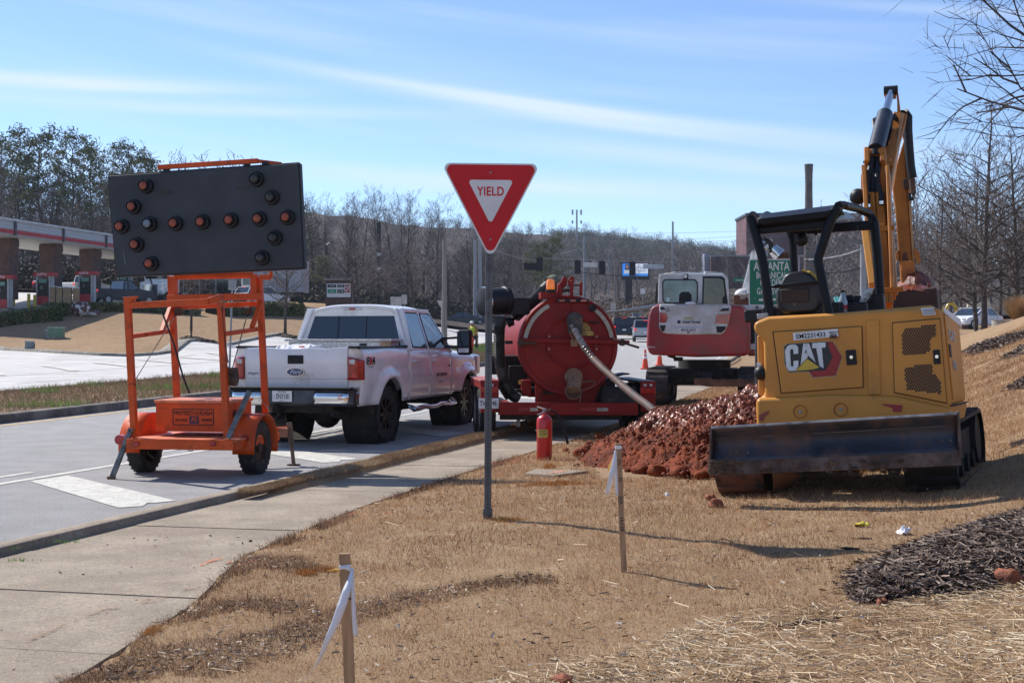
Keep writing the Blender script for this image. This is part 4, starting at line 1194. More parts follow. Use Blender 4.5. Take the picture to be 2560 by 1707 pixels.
b = MB(); b.tube([v(700, 175, .95), v(708, 140, .95), v(735, 125, 1.05), v(760, 150, 1.2), v(765, 220, 1.3)], .10, 14); b.build('hose_elbow', mat('olive_elbow', (.14, .12, .07), .6, var=.2), VT, smooth=True)
b = MB(); b.tube([v(450, 392, .5), v(420, 430, .5), v(385, 445, .5)], .075, 12); b.build('hose_end', M_BLK, VT, smooth=True)
b = MB(); b.lathe([(.088, -.02), (.094, -.01), (.094, .01), (.088, .02)], v(340, 392, .35), (0, 0, 1), 20); b.build('hose_clamp', M_STEEL, VT, smooth=True)
for (x_, y_, w_, h_, yy, m_) in ((455, 850, .28, .36, .8, M_BLK), (400, 760, .35, .3, 1.0, M_UNDER), (300, 760, .25, .3, 1.6, M_BLK), (1120, 950, .25, .3, .6, M_BLK), (520, 930, .15, .25, .5, M_RED), (500, 660, .1, .1, 1.2, M_BLK)):
 MB().box(v(x_, y_, yy), (w_, .5, h_)).build('engine_part', m_, VT, bevel=.02)
MB().cyl(v(318, 880, .4), v(400, 1010, .4), .06, n=14).build('muffler', mat('olive_drab', (.13, .12, .08), .6), VT, smooth=True)
MB().box(v(486, 890, .3), (.05, .05, .06)).build('amber_marker', mat('amber_marker_lens', (.6, .25, .05), .4), VT)
MB().box(v(395, 590, .3), (.10, .3, .05)).build('side_latch', M_UNDER, VT)
b = MB(); b.prism([v(600, 845, .12), v(640, 930, .12), v(640, 1050, .12), v(1110, 1050, .12), v(1110, 930, .12), v(1130, 850, .12), v(1000, 940, .12), v(740, 940, .12)], (0, .35, 0)); b.build('tank_cradle', M_RED, VT, bevel=.006)
MB().bar(v(655, 968, .05), v(830, 968, .05), .03, .05).build('cradle_slot', M_UNDER, VT)
for x_ in (612, 1115): MB().bar(v(x_, 880, .1), v(x_, 1055, .1), .06, .06).build('upright', M_RED, VT, bevel=.005)
a_, b_ = v(325, 1088, -.10), v(1368, 1092, -.10)
MB().bar(a_, b_, .10, .185, up=(0, 0, 1)).build('rear_beam', M_RED, VT, bevel=.008)
MB().bar(v(330, 1150, .0), v(1250, 1150, .0), .06, .09).build('under_beam', M_UNDER, VT)
for x_ in (520, 1180): MB().bar(v(x_, 1130, .1), v(x_, 1130, .1) + Vector((0, 4.6, 0)), .08, .12).build('frame_rail', M_RED, VT)
MB().box((0.1, 2.4, .72), (1.7, 4.2, .06)).build('trailer_deck', M_UNDER, VT)
MB().box((0.0, 3.9, 1.05), (1.3, .9, .7)).build('engine_cover', M_RED, VT, bevel=.03)
for x_, w_ in ((588, .12), (1105, .17)):
 MB().box(v(x_, 1096, -.16) , (w_, .006, .05)).build('reflector', M_REFL, VT)
for x_ in (495, 960): MB().box(v(x_ + 40, 1096, -.158), (.25, .005, .05)).build('red_reflector', mat('red_tape', (.30, .02, .02), .4), VT)
def fender(xl, xr, ytop, ybot, sgn):
 p, p2 = v(xl, ytop, .0), v(xr, ybot, .0)
 x0_, x1_, zt_, zb_ = p.x, p2.x, p.z, p2.z
 b = MB(); b.box(((x0_ + x1_) / 2, .01, (zt_ + zb_) / 2), (x1_ - x0_, .04, zt_ - zb_)); o = b.build('fender', M_RED, VT, bevel=.008)
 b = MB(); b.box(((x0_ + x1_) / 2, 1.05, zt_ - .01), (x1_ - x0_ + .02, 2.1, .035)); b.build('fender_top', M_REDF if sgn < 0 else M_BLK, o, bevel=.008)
 xs = x0_ if sgn < 0 else x1_
 b = MB(); b.prism([(xs, 0, zb_ + .32), (xs, 0, zt_), (xs, 2.1, zt_), (xs, 2.1, zb_ + .32), (xs, 1.9, zt_ - .12), (xs, .2, zt_ - .12)], (.012 * -sgn, 0, 0)); b.build('fender_side', M_RED, o)
 return x0_, x1_, zt_, zb_, o
fl = fender(186, 322, 878, 1118, -1); fr2 = fender(1392, 1503, 884, 1110, 1)
for f_, lampx in ((fl, 250), (fr2, 1447)):
 MB().box(v(lampx, 945 if lampx < 999 else 955, -.03), (.24 if lampx > 999 else .26, .02, .09)).build('tail_lamp', M_REDL, VT, bevel=.01)
 for dx in (-22, 22): MB().box(v(lampx + dx, 912, -.03), (.045, .015, .035)).build('reverse_lamp', M_CLEARL, VT, bevel=.004)
MB().box(v(1240, 1022, .1), (.12, .02, .05)).build('blue_sticker', mat('blue_yellow_sticker', (.12, .10, .22), .5, col2=(.5, .35, .1), vs=40), VT)
pl = MB().box(v(246, 1050, -.05), (.305, .006, .155)).build('licence_plate', M_WHITEP, VT, bevel=.003)
text('TV', .075, M_BLACKP, pl, v(200, 1052, -.057), sxx=.62, bold=.015); text('46', .075, M_BLACKP, pl, v(290, 1050, -.057), sxx=.62, bold=.015)
text('R7', .075, M_BLACKP, pl, v(246, 1051, -.057), sxx=.62, bold=.015)
M_RIMT = mat('pale_rim', (.45, .40, .35), .5, var=.2, dirt=((.2, .13, .1), .3, 6))
zt = .40
for xs, sg in ((fl[0] + .13, -1), (fr2[1] - .13, 1)):
 for yy in (.55, 1.42): wheel(VT, (xs, yy, zt), .40, .24, sg, .24, M_RIMT, 0)
b = MB(); b.cyl((-1.0, .55, .4), (1.0, .55, .4), .05); b.build('axle', M_UNDER, VT, smooth=True)
b = MB(); b.cyl((-1.0, 1.42, .4), (1.0, 1.42, .4), .05); b.build('axle', M_UNDER, VT, smooth=True)
MB().bar(v(470, 1160, .3), v(470, 1225, .3), .05, .05).build('stand', M_STEEL, VT)
b = MB()
for k in range(7): b.ball(v(525 + (k % 2) * 6, 1165 + k * 9, .1), .02, 8)
ch_ = b.build('chain', M_UNDER, VT); ch_['kind'] = 'stuff'
MB().bar((0, 4.5, .5), (0, 6.6, .5), .12, .12).build('drawbar', M_RED, VT)
b = MB(); b.box(v(1210, 1000, .15), (.55, .5, .30)); b.build('right_locker', M_UNDER, VT, bevel=.05)
b = MB(); P = []
for k in range(9):
 a = R(90 + 90 * k / 8); c_ = v(1300, 960, .35)
 P.append([(c_.x - .05 + math.cos(a) * .5, yy, c_.z - .18 + math.sin(a) * .46) for yy in (-.0, .6)])
b.grid(P); b.build('hose_reel', M_BLK, VT, solid=.02, smooth=True)
# ------------------------------------------------------------------ yellow mini excavator
M_YEL = mat('yellow_machine_paint', (.61, .265, .050), .42, var=.06, vs=1.5, spec=.28, dirt=((.42, .20, .06), .14, 2.2), bump=.03, bs=6)
M_YELM = mat('muddy_yellow_paint', (.46, .165, .03), .5, var=.12, vs=3, spec=.3, dirt=((.26, .075, .03), .42, 4.5), bump=.1)
M_MUD = mat('wet_red_mud', (.20, .045, .018), .45, var=.3, vs=9, bump=1.0, bs=25)
M_MUDT = mat('muddy_track_rubber', (.05, .030, .022), .8, var=.3, vs=5, dirt=((.17, .055, .028), .5, 3), bump=.4, bs=50)
M_TRK = mat('track_rubber', (.022, .019, .018), .8, var=.2, dirt=((.09, .05, .035), .3, 4), bump=.2)
M_ROPS = mat('black_canopy_paint', (.006, .007, .011), .42, var=.1, spec=.2)
M_BLADE = mat('worn_blade_steel', (.045, .050, .066), .5, metal=.25, var=.25, vs=2, dirt=((.13, .075, .06), .42, 2.6), bump=.15, bs=30)
M_BLADEE = mat('scraped_edge_steel', (.13, .10, .09), .6, metal=.4, var=.3, vs=5, dirt=((.10, .045, .03), .45, 6), bump=.4, bs=40)
EXH, EXR = 20.0, 4.6
EX = thing('mini_excavator', 'yellow mini excavator with an open black canopy, seen from behind on the dry grass', 'excavator', (3.15, 12.31, .225), rot=(0, -R(EXR), -R(EXH)))
zc = (1840, 480, 2.903); yr = -1.16
e = pk(EX, yr, zc)
e2 = pk(EX, yr, (1740, 1000, 3.095))
def plate(name, pts, m, par, y0, th, bevel=.0, smooth=False, label=None, zf=None):
 """outline traced on the local plane y0, extruded th forwards"""
 b = MB(); f = zf or e
 b.prism([f(a, c, y0) for a, c in pts], (0, th, 0)); return b.build(name, m, par, bevel=bevel, smooth=smooth, label=label)
bodypts = [(125, 946), (235, 903), (1480, 838), (1500, 900), (1560, 1530), (1572, 1610), (1560, 1700), (146, 1700), (140, 1500), (205, 1480), (195, 1080), (125, 1010)]
BODY = plate('tail_body', bodypts, M_YEL, EX, -1.12, .55, bevel=.045)
zlow = [(142, 1497), (330, 1490), (700, 1470), (1150, 1480), (1520, 1560), (1565, 1580), (1580, 1640), (1560, 1720), (146, 1745)]
plate('counterweight', zlow, M_YEL, EX, -1.20, .30, bevel=.04)
hx0, hx1 = e(240, 900, -.7).x, e(1490, 900, -.7).x; hz = e(700, 880, -.9).z
MB().box(((hx0 + hx1) / 2, .05, .80), (hx1 - hx0 - .04, 1.9, .30)).build('house_deck', M_YELM, EX, bevel=.03)
MB().box(((hx0 + hx1) / 2, -.62, (hz + .8) / 2 - .03), (hx1 - hx0 - .10, .50, hz - .74)).build('hood_block', M_YEL, EX, bevel=.03)
sk_ = [(150, 1040), (200, 1030), (212, 1360), (212, 1480), (160, 1478)]
plate('left_skirt', sk_, M_YEL, EX, -1.02, .3, bevel=.02)
b = MB(); b.ball(e(184, 1313, -1.06), .065, 14); b.build('fuel_cap', M_BLK, EX, smooth=True)
MB().box(e(166, 1250, -1.04), (.035, .01, .03)).build('white_tag', M_WHITEP, EX)
pA, pB, pC, pD = e(1484, 842, -1.10), e(1622, 938, -.62), e(1672, 1520, -.62), e(1560, 1545, -1.10)
b = MB(); b.prism([pA, pB, pC, pD], (-.35, .25, 0)); SIDE = b.build('side_cowl', M_YEL, EX, bevel=.03)
def onf(u, v, off=.006):
 a = pA.lerp(pB, u); c = pD.lerp(pC, u); p = a.lerp(c, v)
 n = (pB - pA).cross(pD - pA).normalized()
 if n.y > 0 and n.x < 0: n = -n
 if n.x < 0: n = -n
 return p + n * off
exs = (pB - pA).normalized(); ups = (pA - pD).normalized()
b = MB(); b.add([onf(.12, .05), onf(.88, .04), onf(.88, .94), onf(.12, .95)], [(0, 1, 2, 3)]); b.build('side_door', M_YEL, SIDE, solid=.012, bevel=.004)
text('CAT', .085, mat('dull_white_print', (.48, .47, .45), .6), SIDE, onf(.38, .26, .016), exs, ups, sxx=.8, bold=.04, name='side_lettering')
text('305', .065, MATS['dull_white_print'], SIDE, onf(.38, .58, .016), exs, ups, sxx=.8, bold=.04, name='side_lettering')
b = MB(); b.add([onf(.14, .36, .014), onf(.24, .36, .014), onf(.24, .50, .014), onf(.14, .50, .014)], [(0, 1, 2, 3)]); b.build('side_latch', M_BLK, SIDE, solid=.01)
b = MB(); b.add([onf(.08, -.02, .012), onf(.98, -.02, .012), onf(1.0, .07, .012), onf(.10, .035, .012)], [(0, 1, 2, 3)]); b.build('side_sticker', M_WHITEP, SIDE, solid=.003)
b = MB(); b.prism([e(1560, 1555, -1.06), e(1675, 1528, -.60), e(1682, 1560, -.60), e(1660, 1640, -.62), e(1565, 1670, -1.06)], (-.3, .2, 0)); b.build('corner_weight', M_YEL, EX, bevel=.02)
b = MB(); b.bar(e(1563, 1549, -1.13), e(1674, 1524, -.63), .012, .014); b.build('shadow_gap', M_BLACKP, EX)
M_GAP = mat('dark_panel_gap', (.05, .03, .012), .8, var=0)
def panel(name, pts, m, y=-1.128, gap=.010):
 c = Vector((sum(p[0] for p in pts) / len(pts), sum(p[1] for p in pts) / len(pts), 0))
 big = [((p[0] - c.x) * 1.022 + c.x, (p[1] - c.y) * 1.022 + c.y) for p in pts]
 plate('panel_gap', big, M_GAP, BODY, y, .03)
 return plate(name, pts, m, BODY, y - .012, .03, bevel=.006)
DL = panel('service_door', [(272, 1017), (910, 977), (920, 1415), (330, 1457)], M_YEL)
DR = panel('vent_door', [(1137, 952), (1478, 921), (1528, 1528), (1152, 1452)], M_YEL)
plate('body_rib', [(940, 930), (1040, 925), (1050, 1470), (960, 1475)], M_YEL, BODY, -1.135, .03, bevel=.012)
def inside(x, y, P):
 c = False
 for i in range(len(P)):
  (x1, y1), (x2, y2) = P[i], P[i - 1]
  if (y1 > y) != (y2 > y) and x < (x2 - x1) * (y - y1) / (y2 - y1) + x1: c = not c
 return c
for P in ([(1200, 1015), (1238, 985), (1450, 965), (1452, 1042), (1408, 1085), (1412, 1168), (1212, 1180)], [(1220, 1268), (1418, 1243), (1428, 1320), (1482, 1368), (1486, 1474), (1240, 1428)]):
 b = MB(); i = 0
 y = 960
 while y < 1480:
  x = 1195 + (9.2 if i % 2 else 0) + (y - 960) * .045
  while x < 1490:
   if inside(x, y, P):
    c = e(x, y - (x - 1200) * .06 + 8, -1.1415)
    b.add([c + Vector((math.cos(k * math.pi / 3) * .0125, 0, math.sin(k * math.pi / 3) * .0125)) * .78 for k in range(6)], [tuple(range(6))])
   x += 18.4
  y += 15.0; i += 1
 o = b.build('vent_holes', M_BLACKP, DR); o['kind'] = 'stuff'
for par, (x0_, y0_, x1_, y1_) in ((DL, (795, 1148, 878, 1252)), (DR, (1428, 1146, 1487, 1246))):
 a_, b_ = e(x0_, y0_, -1.145), e(x1_, y1_, -1.145)
 L = MB().box((a_ + b_) / 2, (b_.x - a_.x, .02, a_.z - b_.z)).build('latch', M_BLK, par, bevel=.006)
 c_ = e((x0_ + x1_) / 2, (y0_ + y1_) / 2 - 2, -1.156)
 MB().cyl(c_, c_ - Vector((0, .006, 0)), .014, n=14).build('lock', M_CHR, L)
ed = (e(738, 995, -1.142) - e(415, 1022, -1.142)).normalized()
st = plate('number_sticker', [(412, 1023), (738, 993), (743, 1047), (417, 1078)], M_WHITEP, DL, -1.158, .012)
text('EM2231433', .040, M_BLACKP, st, e(543, 1042, -1.161), ed, sxx=.92, bold=.012)
text('WEALTH', .018, M_BLACKP, st, e(707, 1018, -1.161), ed, sxx=.8)
text('RENTALS', .012, M_BLACKP, st, e(707, 1032, -1.161), ed, sxx=.8)
for k in range(9):
 a_ = e(683 + k * 6, 1052 - k * .5, -1.161)
 MB().box(a_, (.004 if k % 3 else .007, .001, .028)).build('code_bar', M_BLACKP, st)
plate('emblem_edge', [(345, 1118), (372, 1100), (660, 1080), (706, 1080), (775, 1194), (726, 1338), (556, 1352), (522, 1306), (384, 1312), (350, 1248)], mat('pale_emblem_edge', (.42, .36, .20), .5), DL, -1.1435, .003)
M_EMR = mat('emblem_red', (.33, .012, .014), .4, var=.2, vs=6)
plate('emblem_red', [(640, 1086), (702, 1084), (769, 1194), (722, 1330), (560, 1346), (528, 1300), (640, 1296), (690, 1200), (652, 1110)], M_EMR, DL, -1.1465, .004)
plate('emblem_plate', [(350, 1122), (374, 1104), (655, 1085), (668, 1108), (700, 1198), (650, 1292), (640, 1296), (384, 1306), (356, 1246)], mat('emblem_black', (.018, .018, .022), .4, var=.1), DL, -1.1480, .003)
M_SIL = mat('emblem_silver', (.62, .65, .68), .35, metal=.2, var=.12, vs=4)
ce = e(396, 1203, -1.150)
hgt = (e(500, 1100, -1.15) - e(500, 1290, -1.15)).z
def letter(name, polys, m=M_SIL, y=-1.1505):
 for pts in polys: plate(name, pts, m, DL, y, .003)
letter('letter_c', [[(356, 1150), (372, 1118), (395, 1108), (430, 1106), (450, 1124), (452, 1172), (418, 1176), (416, 1145), (406, 1138), (394, 1144), (392, 1160), (356, 1160)],
     [(356, 1160), (392, 1160), (398, 1262), (366, 1270)],
     [(366, 1270), (398, 1262), (408, 1268), (418, 1260), (417, 1226), (452, 1222), (453, 1262), (432, 1296), (384, 1298)]])
letter('letter_a', [[(488, 1100), (528, 1098), (512, 1130), (494, 1180), (466, 1256), (470, 1240)], [(500, 1100), (530, 1098), (578, 1236), (516, 1180), (510, 1140)], [(494, 1170), (520, 1165), (520, 1200), (470, 1250), (478, 1210)]])
letter('letter_t', [[(552, 1096), (650, 1090), (650, 1128), (553, 1134)], [(582, 1130), (622, 1128), (636, 1278), (606, 1262)]])
letter('yellow_triangle', [[(430, 1298), (516, 1210), (606, 1272), (560, 1286)]], mat('emblem_yellow', (.62, .42, .04), .4, var=.1, vs=10), -1.152)
st2 = plate('warning_sticker', [(1340, 843), (1430, 837), (1452, 890), (1358, 897)], M_WHITEP, BODY, -1.1665, .004)
for k in range(4):
 seg_ = [e(1352 + k * 2, 855 + k * 11, -1.17), e(1434 + k * 3, 849 + k * 11, -1.17)]
 MB().bar(seg_[0], seg_[1], .006, .001, up=(0, 1, 0)).build('sticker_line', mat('grey_line', (.25, .27, .35), .6), st2)
for x_, y_ in ((806, 90), (1120, 74)):
 c_ = e2(x_, y_, -1.205); b = MB(); b.lathe([(.058, -.004), (.052, .0), (.042, .012), (.001, .014)], c_, (0, 1, 0), 24); o = b.build('bolt_recess', M_GAP if False else M_YELM, EX, smooth=True)
 MB().cyl(c_ + Vector((0, -.012, 0)), c_, .014, n=8).build('bolt', M_STEEL, o)
plate('red_marker', [(1438, 28), (1600, 40), (1588, 92), (1525, 88), (1520, 62), (1455, 42)], M_EMR, EX, -1.206, .004, zf=e2)
plate('reflector', [(488, 118), (558, 85), (556, 102), (524, 130), (516, 158), (492, 155)], mat('dusty_reflector', (.32, .06, .05), .5, var=.2), EX, -1.206, .004, zf=e2)
plate('reflector_frame', [(484, 114), (566, 78), (566, 104), (530, 134), (522, 164), (488, 161)], M_YELM, EX, -1.2035, .004, zf=e2)
# ------------------------------------------------ canopy
zr = (1860, 500, 5.226)
g = pk(EX, -.80, zr)
yb, yf = -.80, .30
def tubeo(name, pts, r, m=M_ROPS, n=14, par=EX):
 return MB().tube(pts, r, n).build(name, m, par, smooth=True)
tubeo('canopy_post', [g(118, 205, yb + .12), g(88, 250, yb), g(112, 330, yb), g(230, 720, yb), g(262, 880, yb), g(310, 1280, yb), g(345, 1530, yb)], .042)
tubeo('canopy_post', [g(1262, 72, yb + .2), g(1200, 120, yb), g(1120, 300, yb), g(975, 740, yb), g(968, 800, yb), g(1000, 950, yb), g(1060, 1250, yb), g(1110, 1500, yb)], .042)
tubeo('canopy_post', [g(520, 330, yf), g(600, 420, yf), g(640, 560, yf), g(655, 920, yf), g(670, 1480, yf)], .038)
tubeo('canopy_post', [g(1640, 185, yf), g(1700, 290, yf), g(1740, 700, yf), g(1775, 1250, yf), g(1780, 1500, yf)], .045)
tubeo('canopy_rail', [g(1230, 78, yb + .1), g(1300, 68, yb + .25), g(1490, 115, yf - .25), g(1640, 185, yf), g(1700, 290, yf)], .038)
tubeo('canopy_rail', [g(115, 215, yb + .1), g(300, 190, -.2), g(480, 270, yf - .1), g(560, 370, yf)], .032)
P = []
a0, a1 = g(180, 200, yb), g(1190, 75, yb)
b0, b1 = g(190, 340, yb), g(1120, 240, yb)
for k in range(15):
 t = k / 14
 P.append([a0.lerp(a1, t) + Vector((0, 1.0, -.04)), a0.lerp(a1, t) + Vector((0, .5, .03)), a0.lerp(a1, t) + Vector((0, .14, .012)), a0.lerp(a1, t) + Vector((0, .03, -.03)),
   a0.lerp(b0, .45).lerp(a1.lerp(b1, .45), t) + Vector((0, -.035, 0)), a0.lerp(b0, .8).lerp(a1.lerp(b1, .8), t) + Vector((0, -.03, 0)), b0.lerp(b1, t) + Vector((0, .03, 0)), b0.lerp(b1, t) + Vector((0, .15, -.02))])
b = MB(); b.grid(P); b.build('roof', M_ROPS, EX, smooth=True, solid=.02, angle=60)
MB().bar(g(120, 385, yb + .1), g(1070, 300, yb + .1), .07, .10, up=(0, 0, 1)).build('header', M_ROPS, EX, bevel=.01)
MB().bar(g(600, 400, yf), g(1660, 330, yf), .06, .09, up=(0, 0, 1)).build('header', M_ROPS, EX, bevel=.01)
for x_, y_ in ((330, 400), (790, 445), (940, 425), (1460, 365)):
 MB().box(g(x_, y_, -.2), (.03, .03, .05)).build('header_clip', M_ROPS, EX)
b = MB(); b.add([g(1245, 160, .05), g(1320, 150, .05), g(1465, 245, .2), g(1190, 280, -.3)], [(0, 1, 2, 3)]); b.build('roof_window', mat('clear_roof_panel', (.42, .50, .50), .2, var=.15, vs=4, coat=.5), EX, solid=.006)
tubeo('cross_tube', [g(250, 1155, yb), g(420, 1130, yb), g(900, 1080, yb), g(1030, 1090, yb)], .017)
b = MB(); b.ball(g(752, 520, -.1), .062, 18); b.build('work_lamp', M_BLK, EX, smooth=True)
b = MB(); c_ = g(752, 520, -.1); b.lathe([(.058, -.035), (.064, -.01), (.06, .02)], c_, (0, 1, 0), 18); b.build('lamp_rim', M_BLK, EX, smooth=True)
b = MB(); b.tube([g(752, 520, -.1), g(740, 440, -.1)], .012, 6); b.build('lamp_stalk', M_BLK, EX)
tubeo('wire_loop', [g(225, 500, yb), g(262, 480, yb), g(295, 520, yb), g(290, 580, yb), g(255, 600, yb)], .006)
b = MB(); b.ball(g(250, 610, yb + .05), .05, 10); b.build('side_lamp', M_CLEARL, EX, smooth=True)
P = [(560, 950), (760, 920), (860, 950), (930, 1010), (965, 1090), (1000, 1150), (1010, 1300), (960, 1440), (900, 1480), (520, 1490), (440, 1420), (410, 1300), (405, 1200), (440, 1130), (520, 990)]
plate('seat', P, mat('black_vinyl_seat', (.016, .016, .018), .45, var=.15, coat=.1), EX, -.55, .22, bevel=.05, zf=g)
plate('seat_bolster', [(470, 1170), (840, 1150), (850, 1330), (480, 1340)], mat('worn_seat_back', (.035, .025, .02), .6, var=.3, vs=9, dirt=((.10, .05, .03), .35, 9)), EX, -.575, .02, bevel=.01, zf=g)
MB().tube([g(640, 1345, -.58), g(655, 1385, -.58), g(680, 1345, -.58)], .006, 6).build('seat_mark', M_STEEL, EX)
tubeo('seat_piping', [g(760, 922, -.5), g(850, 950, -.5), g(920, 1000, -.5), g(955, 1050, -.5)], .022, mat('seat_yellow', (.62, .40, .05), .5))
P = [(1240, 1395), (1245, 1340), (1262, 1310), (1268, 1285), (1312, 1285), (1318, 1310), (1345, 1345), (1350, 1400), (1345, 1480), (1250, 1480)]
for (x_, y_, w_, h_, yy, m_) in ((1400, 1450, .30, .14, -.2, M_BLK), (1150, 1370, .28, .04, -.1, M_BLK), (1640, 1380, .28, .20, .1, M_BLK), (330, 1470, .10, .10, -.7, M_BLK), (1050, 1450, .3, .12, -.4, M_BLK), (660, 1470, .9, .12, -.3, M_BLK)):
 MB().box(g(x_, y_, yy), (w_, .22, h_)).build('control_console', m_, EX, bevel=.02)
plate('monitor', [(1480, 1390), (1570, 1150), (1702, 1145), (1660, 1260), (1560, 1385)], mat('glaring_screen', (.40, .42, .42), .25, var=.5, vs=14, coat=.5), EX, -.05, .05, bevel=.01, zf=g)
plate('monitor_shell', [(1560, 1385), (1665, 1262), (1705, 1148), (1722, 1160), (1690, 1300), (1600, 1400)], M_BLK, EX, -.03, .06, bevel=.01, zf=g)
tubeo('joystick', [g(1415, 1410, -.1), g(1405, 1340, -.1), g(1372, 1280, -.1)], .028)
b = MB(); b.ball(g(1375, 1300, -.1), .05, 12, (1, 1, .9)); b.build('joystick_knob', M_BLK, EX, smooth=True)
tubeo('hose', [g(1720, 1240, .3), g(1770, 1220, .3), g(1800, 1290, .3), g(1770, 1380, .3)], .014); tubeo('hose', [g(1690, 1360, .2), g(1760, 1380, .2), g(1820, 1340, .3)], .016)
MB().box(g(250, 1520, -.85), (.10, .08, .05)).build('hinge', M_STEEL, EX, bevel=.01)
BT = thing('bottle', 'clear plastic drink bottle with a red label standing on the excavator console', 'bottle', wmat(EX) @ g(1293, 1478, -.3))
b = MB(); k_ = .0047
b.lathe([(.0, 0), (.040, .0), (.042, .01), (.042, .10), (.036, .12), (.020, .165), (.0155, .18), (.0155, .19)], (0, 0, 0), (0, 0, 1), 18); b.build('bottle_body', mat('clear_plastic', (.30, .38, .42), .12, var=.2, coat=.8), BT, smooth=True)
MB().cyl((0, 0, .188), (0, 0, .208), .018, n=14).build('bottle_cap', M_BLK, BT)
b = MB(); b.lathe([(.0432, .035), (.0432, .075)], (0, 0, 0), (0, 0, 1), 18); b.build('bottle_label', mat('red_label', (.4, .02, .03), .5), BT)
# ------------------------------------------------ boom, stick, bucket
zb = (2060, 200, 2.6125)
h = pk(EX, 1.0, zb)
def slab(name, pts, m, y0, y1, par=EX, bevel=.01):
 """outline given as (x, y, plane) points, thickness along y"""
 b = MB(); f = [h(a, c, y0) for a, c in pts]; k = [h(a, c, y1) for a, c in pts]
 n = len(pts); b.add(f + k, [tuple(range(n))[::-1], tuple(range(n, 2 * n))] + [(i, (i + 1) % n, n + (i + 1) % n, n + i) for i in range(n)])
 return b.build(name, m, par, bevel=bevel)
def leanbar(name, p0, p1, w, d, m=M_YEL, par=EX, bevel=.01):
 """bar between (x, y, plane) points; w across the view, d in depth"""
 return MB().bar(h(*p0), h(*p1), w, d, up=(0, 1, .2)).build(name, m, par, bevel=bevel)
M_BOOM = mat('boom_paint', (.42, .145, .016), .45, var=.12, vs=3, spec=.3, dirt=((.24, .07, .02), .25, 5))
LB = leanbar('boom', (378, 1480, .95), (338, 560, 1.75), .20, .20, M_BOOM)
leanbar('boom_plate', (318, 1400, .85), (268, 600, 1.6), .045, .26, M_BOOM);
leanbar('boom_plate', (452, 1400, .85), (420, 600, 1.6), .035, .24, M_BOOM)
leanbar('boom_knee', (340, 660, 1.70), (345, 500, 1.85), .20, .20, M_BOOM)
UB = leanbar('boom_tip', (395, 600, 1.85), (492, 262, 2.65), .15, .20, M_BOOM)
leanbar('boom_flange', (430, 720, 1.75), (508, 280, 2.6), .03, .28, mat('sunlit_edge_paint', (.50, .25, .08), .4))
for x0_, x1_ in ((300, 300), (330, 318), (357, 350), (385, 362), (412, 375)):
 MB().cyl(h(x0_ + 28, 1460, .72), h(x1_, 740, 1.40), .021, n=10).build('hydraulic_pipe', M_BOOM, EX, smooth=True)
for x_, y_ in ((395, 972), (450, 1370), (330, 960)):
 MB().box(h(x_, y_, 1.15 if y_ < 1000 else .78), (.20, .05, .05)).build('pipe_clamp', M_BOOM, EX, bevel=.006)
for x_, y_ in ((290, 810), (375, 790)):
 MB().cyl(h(x_, y_ - 55, 1.38), h(x_ + 2, y_ + 30, 1.30), .028, n=12).build('hose_fitting', M_BLK, EX, smooth=True)
 MB().cyl(h(x_ - 1, y_ + 2, 1.30), h(x_, y_ + 22, 1.30), .030, n=12).build('fitting_nut', M_CHR, EX, smooth=True)
ribs = []
tubeo('boom_hose', [h(288, 790, 1.38), h(280, 700, 1.45), h(292, 620, 1.55), h(310, 540, 1.6), h(330, 480, 1.7)], .032, M_BLK)
tubeo('boom_hose', [h(372, 780, 1.38), h(352, 690, 1.45), h(345, 620, 1.55), h(352, 560, 1.6), h(340, 490, 1.7)], .032, M_BLK)
tubeo('boom_hose', [h(312, 760, 1.4), h(322, 660, 1.5), h(318, 580, 1.6)], .028, M_BLK)
for x_ in (285, 388):
 MB().bar(h(x_, 560, 1.62), h(x_ - 2, 465, 1.72), .06, .16, up=(0, 1, 0)).build('cylinder_bracket', M_BOOM, EX, bevel=.015)
b = MB(); b.cyl(h(275, 480, 1.66), h(400, 470, 1.66), .045, n=16); b.build('bracket_pin', M_YELM, EX, smooth=True)
b = MB(); b.cyl(h(335, 500, 1.66), h(337, 465, 1.68), .065, n=16); b.build('cylinder_eye', M_BLK, EX, smooth=True)
CYL = MB().cyl(h(338, 460, 1.68), h(398, 228, 2.30), .086, n=24).build('stick_cylinder', mat('black_cylinder_paint', (.02, .022, .034), .4, var=.3, vs=6, coat=.2, bump=.1), EX, smooth=True)
MB().cyl(h(398, 228, 2.30), h(436, 85, 2.72), .040, n=18).build('piston_rod', M_CHR, EX, smooth=True)
slab('stick_lever', [(390, 62), (408, 55), (416, 80), (412, 150), (404, 165)], M_BOOM, 2.72, 2.80)
slab('stick_lever', [(470, 50), (482, 60), (500, 200), (512, 262), (478, 262), (478, 150)], M_BOOM, 2.72, 2.80)
b = MB(); b.cyl(h(392, 75, 2.76), h(482, 68, 2.76), .055, n=18); b.build('lever_pin', M_BLK, EX, smooth=True)
MB().bar(h(440, 110, 2.78), h(470, 110, 2.78), .04, .08, up=(0, 1, 0)).build('lever_web', M_BOOM, EX)
slab('lever_web', [(402, 165), (412, 160), (440, 225), (425, 262)], M_BOOM, 2.66, 2.78)
ST_ = slab('stick', [(478, 262), (528, 270), (536, 430), (552, 800), (575, 1100), (590, 1330), (502, 1330), (480, 1050), (462, 830), (446, 720), (470, 560), (520, 400)], M_BOOM, 2.95, 3.17, bevel=.02)
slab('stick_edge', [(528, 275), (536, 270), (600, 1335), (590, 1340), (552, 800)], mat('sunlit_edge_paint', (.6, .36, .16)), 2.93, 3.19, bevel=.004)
slab('mud_patch', [(516, 1130), (540, 1120), (552, 1180), (540, 1290), (520, 1300), (505, 1200)], M_MUD, 2.945, 2.95, ST_, bevel=0)
